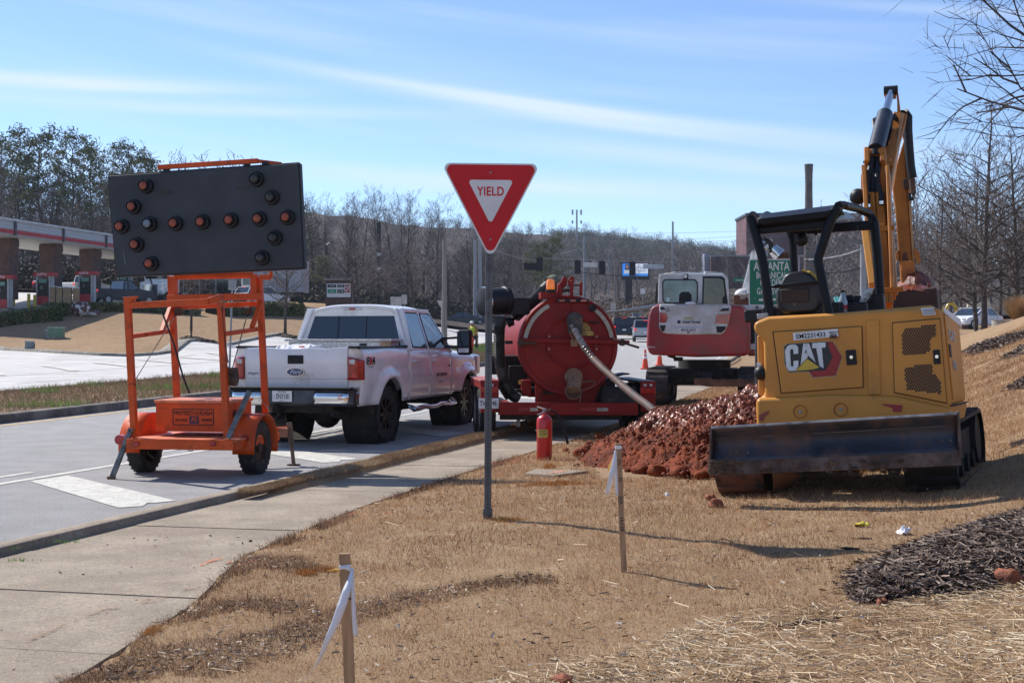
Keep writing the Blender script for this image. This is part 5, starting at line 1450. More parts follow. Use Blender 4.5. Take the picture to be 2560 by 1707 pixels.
tubeo('bucket_hose', [h(515, 225, 2.8), h(530, 215, 2.85), h(548, 240, 2.85), h(548, 330, 2.85), h(556, 450, 2.85), h(565, 560, 2.85), h(578, 640, 2.85)], .05, M_BLK)
MB().cyl(h(570, 625, 2.85), h(584, 745, 2.85), .034, n=12).build('hose_end', M_RUST, EX, smooth=True)
tubeo('hose_return', [h(586, 745, 2.85), h(580, 780, 2.85), h(562, 785, 2.85), h(556, 740, 2.85)], .02, M_BLK)
MB().box(h(548, 680, 2.95), (.10, .1, .12)).build('hose_mount', M_RUST, EX, bevel=.01)
MB().tube([h(262, 590, 1.6), h(246, 620, 1.6), h(246, 850, 1.5)], .009, 6).build('thin_pipe', M_YELM, EX)
MB().tube([h(265, 540, 1.7), h(300, 440, 1.9), h(330, 345, 2.1), h(322, 260, 2.2), h(345, 240, 2.25), h(352, 300, 2.2)], .018, 8).build('looped_hose', M_BLK, EX, smooth=True)
MB().tube([h(405, 420, 2.0), h(430, 330, 2.2), h(438, 262, 2.35), h(460, 235, 2.4), h(475, 262, 2.45)], .026, 8).build('looped_hose', M_BLK, EX, smooth=True)
MB().tube([h(420, 330, 2.2), h(400, 420, 2.1), h(392, 500, 2.0)], .02, 8).build('hydraulic_pipe', M_BOOM, EX, smooth=True)
MB().tube([h(500, 275, 2.6), h(470, 320, 2.4), h(445, 380, 2.2), h(425, 440, 2.1)], .026, 8).build('hydraulic_pipe', M_BOOM, EX, smooth=True)
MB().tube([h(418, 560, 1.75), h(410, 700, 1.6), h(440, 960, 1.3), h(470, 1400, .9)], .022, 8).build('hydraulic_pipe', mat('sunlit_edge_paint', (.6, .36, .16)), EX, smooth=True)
b = MB(); b.ball(h(222, 762, 1.45), .085, 18); b.build('boom_lamp', M_BLK, EX, smooth=True)
MB().cyl(h(222, 762, 1.45), h(270, 762, 1.5), .02, n=10).build('lamp_arm', M_RUST, EX)
leanbar('boom_side', (322, 1350, .55), (272, 985, .90), .07, .12)
slab('bucket_link', [(582, 1105), (600, 1095), (628, 1140), (632, 1190), (612, 1205), (590, 1160)], M_YELM, 2.9, 3.2)
slab('bucket_link', [(470, 1120), (486, 1112), (492, 1150), (478, 1190), (468, 1165)], M_YELM, 2.9, 3.2)
slab('stick_foot', [(500, 1180), (590, 1180), (600, 1340), (505, 1340)], M_YELM, 2.9, 3.2)
P = []
for i in range(13):
 row = []
 t = i / 12
 for j in range(9):
  s_ = j / 8
  x = 478 + 214 * t + (8 * math.sin(i * 3.1 + j)); top = 1330 - 60 * math.sin(t * math.pi) * (1 if t > .3 else .4) - (t > .55) * 20
  y = top + (1560 - top) * s_
  p = h(x, y, 2.75 + .25 * (1 - s_) ** 2 + .1 * math.sin(t * math.pi) * -1)
  row.append(p)
 P.append(row)
b = MB(); b.grid(P); b.build('bucket', M_MUD, EX, smooth=True, solid=.04)
MB().box(h(560, 1460, 2.80), (.62, .5, .30)).build('bucket_shell', mat('dark_bucket_inside', (.05, .02, .014), .7, var=.2), EX, bevel=.03)
MB().bar(h(688, 1330, 2.72), h(695, 1500, 2.72), .04, .2, up=(0, 1, 0)).build('bucket_cheek', M_MUD, EX, bevel=.008)
b = MB(); P = []
for i in range(14):
 P.append([h(490 + 15 * i, 1345 + 14 * mnoise.noise(Vector((i * .7, j * .9, 1))) - 12 * math.sin(i / 13 * 3.1) + j * 9, 2.7 - .04 * j + .05 * mnoise.noise(Vector((i, j, 4)))) for j in range(5)])
b.grid(P); b.build('wet_clay', mat('glossy_clay', (.22, .05, .02), .18, var=.3, vs=14, bump=.8, bs=30, coat=.5), EX, smooth=True)
# ------------------------------------------------ undercarriage and blade
def track(parent, xc, w, y0, y1, hh, m, name='track', lugs=44):
 r_ = hh / 2
 def loop(s_, off=0):
  per = 2 * (y1 - y0) + 2 * math.pi * r_; d = (s_ % 1) * per
  L = y1 - y0
  if d < L: return Vector((0, y0 + d, 2 * r_ + off)), Vector((0, 0, 1))
  d -= L
  if d < math.pi * r_: a = math.pi / 2 - d / r_; return Vector((0, y1 + (r_ + off) * math.cos(a), r_ + (r_ + off) * math.sin(a))), Vector((0, math.cos(a), math.sin(a)))
  d -= math.pi * r_
  if d < L: return Vector((0, y1 - d, -off)), Vector((0, 0, -1))
  d -= L; a = -math.pi / 2 - d / r_
  return Vector((0, y0 + (r_ + off) * math.cos(a), r_ + (r_ + off) * math.sin(a))), Vector((0, math.cos(a), math.sin(a)))
 P = []
 for k in range(65):
  p, n = loop(k / 64 - 1e-6 if k == 64 else k / 64)
  if k == 64: p, n = loop(0)
  P.append([p + Vector((xc - w / 2, 0, 0)) - n * .03, p + Vector((xc - w / 2, 0, 0)), p + Vector((xc + w / 2, 0, 0)), p + Vector((xc + w / 2, 0, 0)) - n * .03])
 b = MB(); b.grid(P); T = b.build(name, m, parent, smooth=True, angle=40)
 for k in range(lugs):
  p, n = loop(k / lugs); t = Vector((1, 0, 0)).cross(n)
  MBx = MB(); q_ = Matrix((Vector((1, 0, 0)), t, n)).transposed()
  MBx.box(p + Vector((xc, 0, 0)) + n * .008, (w * .94, .045, .03), rot=q_)
  MBx.build('track_lug', m, T)
 b = MB()
 for yy in (y0, y1): b.cyl((xc - w * .42, yy, r_), (xc + w * .42, yy, r_), r_ * .84, n=20)
 n_ = 4
 for k in range(n_):
  yy = y0 + (y1 - y0) * (k + .5) / n_; b.cyl((xc - w * .36, yy, .11), (xc + w * .36, yy, .11), .085, n=14)
 b.box((xc, (y0 + y1) / 2, r_ * 1.02), (w * .6, y1 - y0, r_ * .9))
 b.build('track_frame', M_UNDER if m is not M_MUDT else M_MUDT, T, smooth=True, angle=40)
 return T
for xc_, m_ in ((-.80, M_MUDT), (.80, M_TRK)):
 T_ = track(EX, xc_, .43, -.85, 1.05, .56, m_); c_ = Vector((xc_, -.85, 0)); T_.rotation_euler = (0, 0, -R(5)); T_.location = c_ - Matrix.Rotation(-R(5), 3, 'Z') @ c_
MB().box((0, .1, .40), (1.3, 1.3, .26)).build('lower_frame', M_TRK, EX, bevel=.04)
b = MB(); b.cyl((0, .1, .5), (0, .1, .72), .45, n=28); b.build('slew_ring', M_UNDER, EX, smooth=True)
MB().prism([e2(1440, 508, -1.4), e2(1592, 500, -1.4), e2(1590, 535, -1.4), e2(1576, 578, -1.4), e2(1490, 582, -1.4), e2(1484, 552, -1.4)], (0, .9, .05)).build('blade_arm', M_BLK, EX, bevel=.01)
MB().prism([e2(590, 560, -1.4), e2(740, 545, -1.4), e2(800, 590, -1.2), e2(700, 700, -1.0), e2(600, 700, -1.2)], (0, .6, .05)).build('blade_arm', mat('muddy_arm', (.10, .05, .03), .8, var=.3), EX, bevel=.01)
yB = -1.72
BLc = [e2(120, 215, yB), e2(2025, 100, yB), e2(2042, 400, yB), e2(118, 480, yB)]
P = []
for i in range(33):
 t = i / 32; top = BLc[0].lerp(BLc[1], t); bot = BLc[3].lerp(BLc[2], t); row = []
 for j in range(11):
  s_ = j / 10; p = top.lerp(bot, s_)
  row.append(p + Vector((0, .10 * math.sin(s_ * math.pi) - .03 + .004 * mnoise.noise(Vector((t * 14, s_ * 4, 0))), 0)))
 P.append(row)
b = MB(); b.grid(P); BLD = b.build('blade', M_BLADE, EX, smooth=True, solid=.02)
a_, b_ = e2(108, 512, yB), e2(2046, 440, yB)
MB().bar(e2(100, 530, yB - .02), e2(2050, 448, yB - .02), .03, .115, up=(0, 0, 1)).build('cutting_edge', M_BLADEE, BLD, bevel=.004)
MB().bar(e2(120, 214, yB - .03), e2(2022, 102, yB - .03), .035, .018, up=(0, 0, 1)).build('blade_lip', mat('bright_worn_steel', (.35, .36, .40), .35, metal=.6, var=.3, vs=6), BLD, bevel=.003)
MB().prism([e2(108, 212, yB - .04), e2(124, 214, yB - .04), e2(112, 560, yB - .04), e2(92, 570, yB - .04)], (0, .20, 0)).build('blade_side', M_BLADEE, BLD, bevel=.003)
MB().prism([e2(2014, 92, yB - .04), e2(2030, 92, yB - .04), e2(2056, 455, yB - .04), e2(2034, 450, yB - .04)], (0, .28, 0)).build('blade_side', M_BLADEE, BLD, bevel=.003)
MB().bar(e2(130, 300, yB + .015), e2(1960, 200, yB + .015), .004, .006).build('weld_seam', M_BLADEE, BLD)
b = MB(); rr2 = random.Random(4)
for k in range(150):
 t = rr2.random() ** 1.5; c_ = e2(100 + 190 * rr2.random() * (1 if k < 100 else 8), 470 + 95 * t, yB - .045)
 b.ball(c_, rr2.uniform(.008, .022), 6, (1.3, .7, .8))
o = b.build('mud_clods', mat('brown_mud', (.10, .065, .04), .9, var=.3), BLD); o['kind'] = 'stuff'
for x_, y_ in ((728, 432), (1905, 312), (1970, 310), (355, 350), (312, 396), (405, 405), (265, 402)):
 b = MB(); b.ball(e2(x_, y_, yB + .0), .008, 6, (1, .4, 1)); b.build('mud_spot', M_CLAY, BLD)
# ------------------------------------------------------------------ red and white excavator beyond the spoil heap
M_RDT = mat('faded_magenta_red', (.36, .018, .022), .42, var=.12, vs=1.5, coat=.2, dirt=((.20, .055, .05), .35, 1.6))
M_TKW = mat('dirty_white_panel', (.58, .58, .58), .45, var=.10, vs=2, coat=.15, dirt=((.42, .39, .36), .3, 2))
M_TKG = mat('greenish_cab_glass', (.16, .24, .24), .1, var=.4, vs=1.6, coat=.7, col2=(.05, .085, .09))
M_TKG2 = mat('olive_cab_glass', (.12, .11, .07), .12, var=.4, vs=2.5, coat=.5, col2=(.04, .038, .03))
tz = gz(4.1, 28.0)
TK = thing('excavator', 'red and white cabbed excavator with lamps on its tail, parked behind the clay heap', 'excavator', (4.08, 28.0, tz), -R(11))
zt_ = (1560, 640, 3.4075); ty = -1.25
t = pk(TK, ty, zt_)
def tp(name, pts, m, y0, th, par=TK, bevel=.02, f=t):
 b = MB(); b.prism([f(a, c, y0) for a, c in pts], (0, th, 0)); return b.build(name, m, par, bevel=bevel)
tp('tail_body', [(235, 428), (300, 408), (930, 415), (1010, 425), (1050, 470), (1075, 570), (1078, 700), (1072, 800), (1052, 850), (620, 862), (240, 842), (206, 825), (190, 760), (196, 600), (208, 500)], M_RDT, ty, .9, bevel=.07)
tp('right_flank', [(1040, 430), (1180, 425), (1240, 470), (1260, 560), (1300, 800), (1280, 855), (1050, 850)], M_RDT, ty + .8, 1.2, bevel=.05)
tp('engine_hood', [(1000, 418), (1180, 420), (1235, 450), (1250, 545), (1090, 560), (1060, 470)], M_TKW, ty + .78, 1.2, bevel=.03)
tp('side_vent', [(1072, 515), (1100, 520), (1118, 560), (1118, 740), (1078, 745)], M_BLACKP, ty + .77, .02, bevel=.0)
tp('side_vent_panel', [(1074, 748), (1122, 748), (1122, 795), (1078, 795)], M_TKW, ty + .77, .02, bevel=.0)
PN = tp('tail_panel', [(300, 408), (918, 416), (906, 490), (888, 580), (862, 640), (835, 668), (560, 672), (345, 662), (312, 636), (296, 600), (300, 480)], M_TKW, ty - .06, .12, bevel=.04)
for pts, m_ in (([(306, 480), (362, 488), (370, 520), (364, 556), (350, 566), (302, 566)], M_REDL), ([(788, 500), (906, 490), (898, 550), (885, 578), (775, 572), (782, 530)], M_REDL),
    ([(306, 436), (335, 434), (352, 452), (346, 458), (308, 456)], M_BLACKP), ([(820, 462), (838, 448), (896, 444), (892, 466), (816, 470)], M_BLACKP),
    ([(302, 590), (356, 590), (342, 640), (320, 640)], M_BLACKP), ([(784, 600), (868, 598), (862, 625), (830, 652), (792, 652)], M_BLACKP)):
 tp('tail_lamp' if m_ is M_REDL else 'tail_vent', pts, m_, ty - .075, .03, PN, bevel=.004)
txm = ty - .068
st = tp('rental_sticker', [(452, 547), (662, 549), (662, 577), (452, 575)], M_WHITEP, txm, .006, PN, bevel=0)
text('United Rentals', .062, M_BLACKP, st, t(572, 561, txm - .006), sxx=.72, bold=.03, shear=.15)
b = MB(); c_ = t(468, 561, txm - .004); b.cyl(c_, c_ - Vector((0, .003, 0)), .036, n=18); b.build('round_logo', mat('dark_blue_print', (.02, .02, .06)), st)
st = tp('phone_sticker', [(468, 618), (630, 620), (630, 643), (468, 641)], M_WHITEP, txm, .006, PN, bevel=0)
text('800 UR RENTS', .05, mat('grey_print', (.15, .15, .16)), st, t(549, 631, txm - .006), sxx=.68, bold=.03, shear=.15)
st = tp('yellow_sticker', [(506, 516), (596, 517), (596, 541), (506, 540)], mat('pale_yellow_sticker', (.55, .52, .32), .6), txm, .006, PN, bevel=0)
text('CAUTION', .035, mat('faint_print', (.35, .33, .2), .6), st, t(551, 529, txm - .006), sxx=.8)
b = MB(); c_ = t(370, 455, txm - .01); b.lathe([(.025, 0), (.035, -.01), (.045, 0)], c_, (0, 1, 0), 16); b.build('round_lock', M_STEEL, PN)
b = MB(); c_ = t(548, 651, txm - .01); b.lathe([(.008, 0), (.014, -.01), (.02, 0)], c_, (0, 1, 0), 12); b.build('keyhole', M_BLACKP, PN)
tp('blue_streak', [(420, 600), (690, 604), (690, 609), (420, 606)], mat('pale_blue_streak', (.35, .42, .58), .5), txm, .004, PN, bevel=0)
tp('bump_scuff', [(200, 770), (205, 766), (265, 772), (268, 780), (200, 780)], mat('pale_scuff', (.5, .38, .35), .5), ty - .004, .01, TK, bevel=0)
CB = tp('cab', [(290, 405), (296, 165), (310, 152), (850, 150), (868, 165), (880, 405)], M_TKW, ty + .15, 1.5, bevel=.05)
tp('window_seal', [(325, 225), (345, 197), (605, 198), (630, 225), (628, 385), (605, 405), (350, 404), (327, 380)], M_BLK, ty + .135, .02, CB, bevel=0)
tp('rear_window', [(335, 228), (350, 207), (600, 208), (620, 230), (618, 380), (600, 396), (356, 395), (337, 375)], M_TKG, ty + .125, .015, CB, bevel=0)
tp('seat_back', [(468, 395), (470, 330), (490, 306), (550, 304), (575, 330), (578, 392)], M_BLK, ty + .118, .006, CB, bevel=0)
tp('window_seal', [(664, 408), (672, 172), (830, 172), (858, 190), (885, 408)], M_BLK, ty + .135, .02, CB, bevel=0)
tp('side_window', [(676, 408), (684, 190), (820, 190), (845, 205), (868, 408)], M_TKG2, ty + .125, .015, CB, bevel=0)
tp('seat_edge', [(838, 405), (838, 360), (855, 335), (878, 350), (885, 405)], M_BLK, ty + .118, .006, CB, bevel=0)
tp('sticker', [(362, 354), (388, 354), (388, 386), (362, 386)], mat('pale_blue_sticker', (.45, .6, .65), .5), ty + .115, .006, CB, bevel=0)
MB().box(t(526, 178, ty + .08), (.10, .08, .12)).build('work_lamp', M_BLK, CB, bevel=.01); MB().box(t(522, 172, ty + .035), (.07, .01, .07)).build('lamp_glass', M_CLEARL, CB)
MB().tube([t(680, 160, ty + .2), t(690, 136, ty + .2), t(840, 146, ty + .5), t(862, 190, ty + .5)], .018, 6).build('roof_rail', M_TKW, CB, smooth=True)
MB().tube([t(345, 152, ty + .4), t(430, 140, ty + .4), t(640, 144, ty + .4), t(700, 136, ty + .4)], .014, 6).build('roof_rail', M_TKW, CB, smooth=True)
b = MB(); b.ball(t(566, 402, ty - .02), .07, 10, (1.6, .5, .5)); b.build('white_rag', M_WHITEP, TK, smooth=True)
tp('cab_door_edge', [(262, 400), (276, 225), (288, 215), (286, 400)], M_BLK, ty + .5, .05, TK, bevel=.01)
track(TK, -.90, .45, -1.0, 1.15, .72, M_TRK, lugs=30); track(TK, .95, .45, -1.0, 1.15, .72, M_TRK, lugs=30)
MB().box((0, .1, .55), (1.4, 1.5, .35)).build('lower_frame', M_UNDER, TK, bevel=.04)
b = MB(); b.cyl((0, 0, .6), (0, 0, .9), .55, n=24); b.build('slew_ring', M_UNDER, TK, smooth=True)
tp('blade', [(592, 1042), (740, 1036), (745, 1050), (1120, 1050), (1125, 1110), (720, 1112), (600, 1095)], mat('rusty_brown_steel', (.17, .075, .04), .75, var=.3, vs=3), -1.55, .12, TK, bevel=.01)
tp('blade_arm', [(970, 1040), (1010, 1040), (1005, 1115), (975, 1115)], mat('rusty_brown_steel', (.17, .075, .04)), -1.56, .5, TK, bevel=.01)
tp('blade_arm', [(660, 1000), (750, 1000), (740, 1110), (690, 1110)], M_UNDER, -1.4, .6, TK, bevel=.01)
tp('under_plate', [(370, 845), (420, 850), (425, 895), (495, 895), (495, 862), (370, 858)], M_UNDER, -.9, .3, TK, bevel=0)
zk = (1600, 400, 4.355)
kk = pk(TK, 2.0, zk)
M_TB = mat('pale_boom_paint', (.42, .42, .41), .45, var=.15, vs=3, dirt=((.28, .2, .15), .3, 3))
for a_, b_, w_ in (((1110, 1490, 1.4), (1230, 1015, 3.3), .07), ((1135, 1490, 1.4), (1250, 1040, 3.3), .05), ((1180, 1480, 1.4), (1275, 1000, 3.3), .08), ((1215, 1040, 3.2), (1370, 900, 3.9), .10), ((1340, 1060, 3.6), (1410, 880, 4.2), .16)):
 MB().bar(kk(*a_), kk(*b_), w_, .12, up=(0, 1, 0)).build('boom_arm', M_TB, TK, bevel=.01)
MB().cyl(kk(1440, 960, 4.0), kk(1520, 1040, 4.0), .13, .17, n=18).build('cylinder_guard', M_CHR, TK, smooth=True)
b = MB(); b.ball(kk(1350, 940, 3.9), .22, 12, (1, .6, 1)); b.build('knuckle', M_UNDER, TK, smooth=True)
MB().tube([kk(1340, 900, 3.9), kk(1370, 840, 3.9), kk(1385, 870, 3.9), kk(1360, 930, 3.9)], .03, 6).build('hose', M_UNDER, TK, smooth=True)
for x_ in (1545, 1570, 1590, 1605): MB().cyl(kk(x_, 1010, 4.2), kk(x_ + 2, 1065, 4.2), .10, n=10).build('bucket_part', M_RUST, TK, smooth=True)
b = MB(); b.ball(kk(1140, 1475, 1.6), .24, 12, (1, .7, .7)); b.build('boom_lamp', M_TKW, TK, smooth=True)
MB().box(kk(1140, 1520, 1.6), (.5, .3, .22)).build('rusty_guard', mat('rusty_brown_steel', (.17, .075, .04)), TK, bevel=.03)
# ------------------------------------------------------------------ yield sign
M_SRED = mat('sign_red', (.52, .010, .016), .5, var=.05, vs=5, spec=.3)
M_SWHT = mat('sign_white', (.66, .65, .66), .5, var=.04, vs=5, spec=.3)
M_POST = mat('galvanised_post', (.115, .12, .13), .55, metal=.35, var=.12, vs=6, dirt=((.08, .075, .07), .25, 9))
def rounded(pts, r, n=7):
 """round the corners of a flat polygon of (x, z) points"""
 out = []; m = len(pts)
 for i in range(m):
  p0, p, p1 = (Vector((*pts[j % m], 0)) for j in (i - 1, i, i + 1))
  a, b_ = (p0 - p).normalized(), (p1 - p).normalized()
  half = a.angle(b_) / 2; d = r / math.tan(half); c = p + (a + b_).normalized() * (r / math.sin(half))
  s_, e_ = p + a * d - c, p + b_ * d - c
  ang = s_.angle(e_); ax = s_.cross(e_)
  for k in range(n + 1):
   q = Matrix.Rotation(ang * k / n * (1 if ax.z > 0 else -1), 3, 'Z') @ s_ + c
   out.append((q.x, q.y))
 return out
sp = on(1219, 10.57); DS = 10.57
YS = thing('yield_sign', 'red and white triangular yield sign on a perforated metal post', 'road sign', sp, R(2))
YS.rotation_euler = (0, R(.35), R(2))
ztop = EYE + (845 - 410) / 3300 * DS - sp.z; zbot = EYE + (845 - 642) / 3300 * DS - sp.z
w2 = 124 / 3300 * DS; xo = .008
def tri(k, y, th, m, name, par=YS, r=.04):
 """triangle inset by k metres from the outer edge"""
 c = (xo, (ztop * 2 + zbot) / 3)
 P_ = [(xo - w2, ztop), (xo + w2, ztop), (xo, zbot - .03)]
 inr = .232; f = (inr - k) / inr
 P_ = [(c[0] + (x - c[0]) * f, c[1] + (z - c[1]) * f) for x, z in P_]
 b = MB(); b.prism([(x, y, z) for x, z in rounded(P_, r * f + .004)], (0, th, 0)); return b.build(name, m, par)
SP = tri(0, -.040, .003, M_SWHT, 'sign_plate')
tri(.012, -.0425, .002, M_SRED, 'red_field', SP)
tri(.125, -.0445, .002, M_SWHT, 'white_field', SP, .035)
text('YIELD', .070, M_SRED, SP, (xo, -.0455, ztop - .228), sxx=.80, bold=.028, name='sign_lettering', spacing=1.05)
for z_ in (ztop - .075, zbot + .135):
 b = MB(); b.ball((xo, -.046, z_), .009, 8, (1, .5, 1)); b.build('bolt', M_STEEL, SP)
ph = zbot + .55
MB().box((0, 0, ph / 2 - .1), (.056, .056, ph + .2)).build('post', M_POST, YS, bevel=.005)
MB().box((0, 0, .02), (.074, .074, .10)).build('anchor_sleeve', M_POST, YS, bevel=.004)
b = MB()
for k in range(int(zbot / .0254) + 1):
 for dx, dy, rot_ in ((0, -.0286, 'y'), (.0286, 0, 'x')):
  c_ = Vector((dx, dy, .03 + k * .0254))
  if rot_ == 'y': b.add([c_ + Vector((math.cos(a * math.pi / 4) * .0055, 0, math.sin(a * math.pi / 4) * .0055)) for a in range(8)], [tuple(range(8))])
  else: b.add([c_ + Vector((0, math.cos(a * math.pi / 4) * .0055, math.sin(a * math.pi / 4) * .0055)) for a in range(8)], [tuple(range(8))])
o = b.build('post_holes', M_BLACKP, YS); o['kind'] = 'stuff'
# ------------------------------------------------------------------ fire extinguisher
fe = on(1361, 16.0); fe.z = zroad(16.0) + .085
FE = thing('fire_extinguisher', 'red fire extinguisher with a yellow label standing on the sidewalk', 'extinguisher', fe)
f = pk(FE, 0, (1200, 1000, 3.485))
b = MB(); b.lathe([(.0, 0), (.085, 0), (.094, .012), (.095, .48), (.088, .515), (.06, .545), (.03, .56), (.028, .585), (.0, .585)], (0, 0, 0), (0, 0, 1), 36)
CYF = b.build('cylinder', mat('extinguisher_red', (.50, .012, .018), .35, var=.08, coat=.3, dirt=((.28, .05, .04), .16, 6)), FE, smooth=True, angle=40)
b = MB(); P = []
for k in range(9):
 a = R(-150 + 85 * k / 8); P.append([(math.cos(a) * .0955, math.sin(a) * .0955, z_) for z_ in (.285, .385)])
b.grid(P); LB_ = b.build('label', mat('yellow_label', (.62, .48, .10), .6, var=.5, vs=70, col2=(.30, .24, .05)), CYF, smooth=True)
text('DANGER', .022, mat('olive_print', (.18, .15, .04), .7), LB_, (-.028, -.0975, .365), (1, 0, 0), sxx=.8)
text('KEEP OFF', .020, MATS['olive_print'], LB_, (-.028, -.0975, .325), (1, 0, 0), sxx=.8)
MB().cyl((0, 0, .58), (0, 0, .63), .022, n=14).build('valve', M_STEEL, FE, smooth=True)
MB().bar(f(580, 82), f(497, 55), .025, .018, up=(0, 0, 1)).build('top_lever', M_CHR, FE, bevel=.004)
MB().bar(f(575, 100), f(500, 128), .02, .014, up=(0, 0, 1)).build('carry_handle', M_STEEL, FE, bevel=.004)
MB().tube([f(560, 92), f(610, 86), f(655, 104), f(690, 150), f(718, 215), f(740, 270), f(752, 330), f(765, 380)], .013, 10, rs=[.013] * 5 + [.016, .017, .018]).build('hose', M_BLK, FE, smooth=True)
# ------------------------------------------------------------------ survey stakes
M_WOOD = mat('raw_lath_wood', (.45, .28, .155), .8, var=.14, vs=6, stretch=(9, 9, .6), dirt=((.30, .17, .09), .18, 4), bump=.1)
M_RIB = mat('white_flagging', (.78, .77, .80), .5, var=.03)
M_YRIB = mat('yellow_flagging', (.85, .48, .10), .5, var=.05)
def ribbon(name, pts, ws, par, m=M_RIB):
 """pts local; ws = widths; flat tape"""
 b = MB(); P = []
 for p, w_ in zip(pts, ws):
  p = Vector(p); P.append([p - Vector(w_) / 2, p + Vector(w_) / 2])
 fine = []
 for i in range(len(P) - 1):
  for k in range(5):
   t = k / 5; fine.append([P[i][0].lerp(P[i + 1][0], t), P[i][1].lerp(P[i + 1][1], t)])
 fine.append(P[-1]); b.grid(fine); return b.build(name, m, par, smooth=True, solid=.0008)
def stake(label, px0, D, wpx, top, bot, zoom, w_m=.038):
 s0 = on(px0, D)
 T_ = thing('survey_stake', label, 'stake', s0, group='survey stakes in the dry grass')
 ff = pk(T_, 0, zoom)
 MB().bar(ff(*bot) - Vector((0, 0, .06)), ff(*top), w_m, .016, up=(0, 1, 0)).build('lath', M_WOOD, T_, bevel=.0015)
 return T_, ff
S2, s2 = stake('far wooden survey stake with black writing, in the grass between sign post and excavator', 1561, 8.25, 15, (1203, 375), (1259, 1530), (1200, 1000, 3.485))
dd = (s2(1203, 375) - s2(1259, 1530)).normalized()
MB().bar(s2(1204, 395), s2(1205, 425), .041, .019, up=(0, 1, 0)).build('tape_wrap', M_RIB, S2)
for t_, y_ in (('CL', 540), ('PI', 690), ('StA', 870), ('16+28', 1075)):
 x_ = 1203 + (y_ - 375) / (1530 - 375) * 56
 p = s2(x_, y_) - Vector((0, .0092, 0))
 text(t_, .022, M_BLACKP, S2, p, -dd, (1, 0, 0) if False else Vector((1, 0, 0)), sxx=1.15, name='marker_writing')
ribbon('flagging', [s2(1180, 440, -.012), s2(1172, 520, -.02), s2(1150, 640, -.03), s2(1128, 740, -.02), s2(1108, 824, -.01)], [(.012, 0, 0), (.026, 0, 0), (.034, 0, .0), (.032, .01, 0), (.022, .01, .01)], S2)
ribbon('flagging', [s2(1186, 480, -.012), s2(1186, 600, -.02), s2(1189, 720, -.02), s2(1195, 830, -.02)], [(.008, 0, 0), (.014, .01, 0), (.02, .01, 0), (.016, .01, 0)], S2)
ribbon('flagging', [s2(1160, 500, .012), s2(1140, 545, .01), s2(1126, 575, .01), s2(1125, 615, .01)], [(.010, 0, .01), (.018, 0, .01), (.02, 0, 0), (.008, 0, 0)], S2, M_YRIB)
S1, s1 = stake('nearest wooden survey stake, tied with white flagging, at the bottom of the photo', 876, 4.65, 27, (813, 377), (870, 1700), (640, 1280, 3.672))
ribbon('tape_wrap', [s1(766, 500, -.010), s1(800, 505, -.0125), s1(850, 492, -.0125), s1(872, 490, -.010)], [(0, 0, .012), (0, 0, .013), (0, 0, .010), (0, 0, .010)], S1)
ribbon('tape_wrap', [s1(768, 520, -.010), s1(810, 508, -.0135), s1(860, 520, -.0135), s1(885, 530, -.012)], [(0, 0, .007), (0, 0, .009), (0, 0, .014), (0, 0, .01)], S1)
ribbon('flagging', [s1(885, 520, -.014), s1(868, 600, -.03), s1(830, 720, -.05), s1(785, 860, -.06), s1(735, 1000, -.06), s1(670, 1140, -.06), s1(610, 1290, -.05), s1(560, 1400, -.04), s1(480, 1490, -.03), s1(380, 1590, -.02)],
 [(.010, 0, 0), (.016, .0, 0), (.030, 0, .0), (.036, 0, .01), (.034, 0, .01), (.028, 0, .01), (.018, .01, .01), (.020, .01, .02), (.026, .01, .024), (.024, .01, .022)], S1)
ribbon('flagging', [s1(888, 515, -.014), s1(888, 620, -.02), s1(893, 780, -.03), s1(900, 950, -.03), s1(915, 1140, -.02)], [(.006, 0, 0), (.009, .01, 0), (.011, .01, 0), (.014, .01, 0), (.017, .01, -.004)], S1)
ribbon('flagging', [s1(770, 535, .012), s1(730, 525, .02), s1(690, 535, .02), s1(655, 537, .02)], [(0, 0, .010), (0, 0, .009), (0, 0, .006), (0, 0, .002)], S1, M_YRIB)
MB().bar(s1(834, 797, -.0095), s1(880, 790, -.0095), .002, .005, up=(0, 0, 1)).build('ink_mark', M_BLACKP, S1)
MB().bar(s1(862, 690, -.0095), s1(878, 706, -.0095), .002, .005, up=(0, 0, 1)).build('ink_mark', M_BLACKP, S1)
# ------------------------------------------------------------------ heap of wet red clay
M_CLAYW = mat('wet_red_clay', (.27, .050, .010), .5, var=.25, vs=4, ramp=(.35, .6), bump=1.2, bs=60, spec=.12, dirt=((.17, .028, .007), .3, 5))
_t = M_CLAYW.node_tree; _g = _t.nodes.new('ShaderNodeNewGeometry'); _s = _t.nodes.new('ShaderNodeSeparateXYZ'); _t.links.new(_g.outputs['Position'], _s.inputs[0]); _n = _t.nodes.new('ShaderNodeTexNoise'); _n.inputs['Scale'].default_value = 2.5
_a = _t.nodes.new('ShaderNodeMath'); _a.operation = 'MULTIPLY_ADD'; _t.links.new(_n.outputs[0], _a.inputs[0]); _a.inputs[1].default_value = .7; _t.links.new(_s.outputs[2], _a.inputs[2]); _r = _t.nodes.new('ShaderNodeMapRange'); _r.inputs[1].default_value = .92; _r.inputs[2].default_value = 1.1; _r.inputs[4].default_value = .5; _t.links.new(_a.outputs[0], _r.inputs[0]); _t.links.new(_r.outputs[0], M_CLAYW.node_tree.nodes['Principled BSDF'].inputs['Coat Weight']); _t.nodes['Principled BSDF'].inputs['Coat Roughness'].default_value = .3
n_ = 420
gx = np.linspace(.1, 4.6, n_); gy = np.linspace(12.6, 18.2, n_)
HX, HY_ = np.meshgrid(gx, gy)
wx = HX + (fbm(HX * 1.1, HY_ * 1.1, 3, 31) - .5) * .9; wy = HY_ + (fbm(HX * 1.1, HY_ * 1.1, 3, 41) - .5) * .9
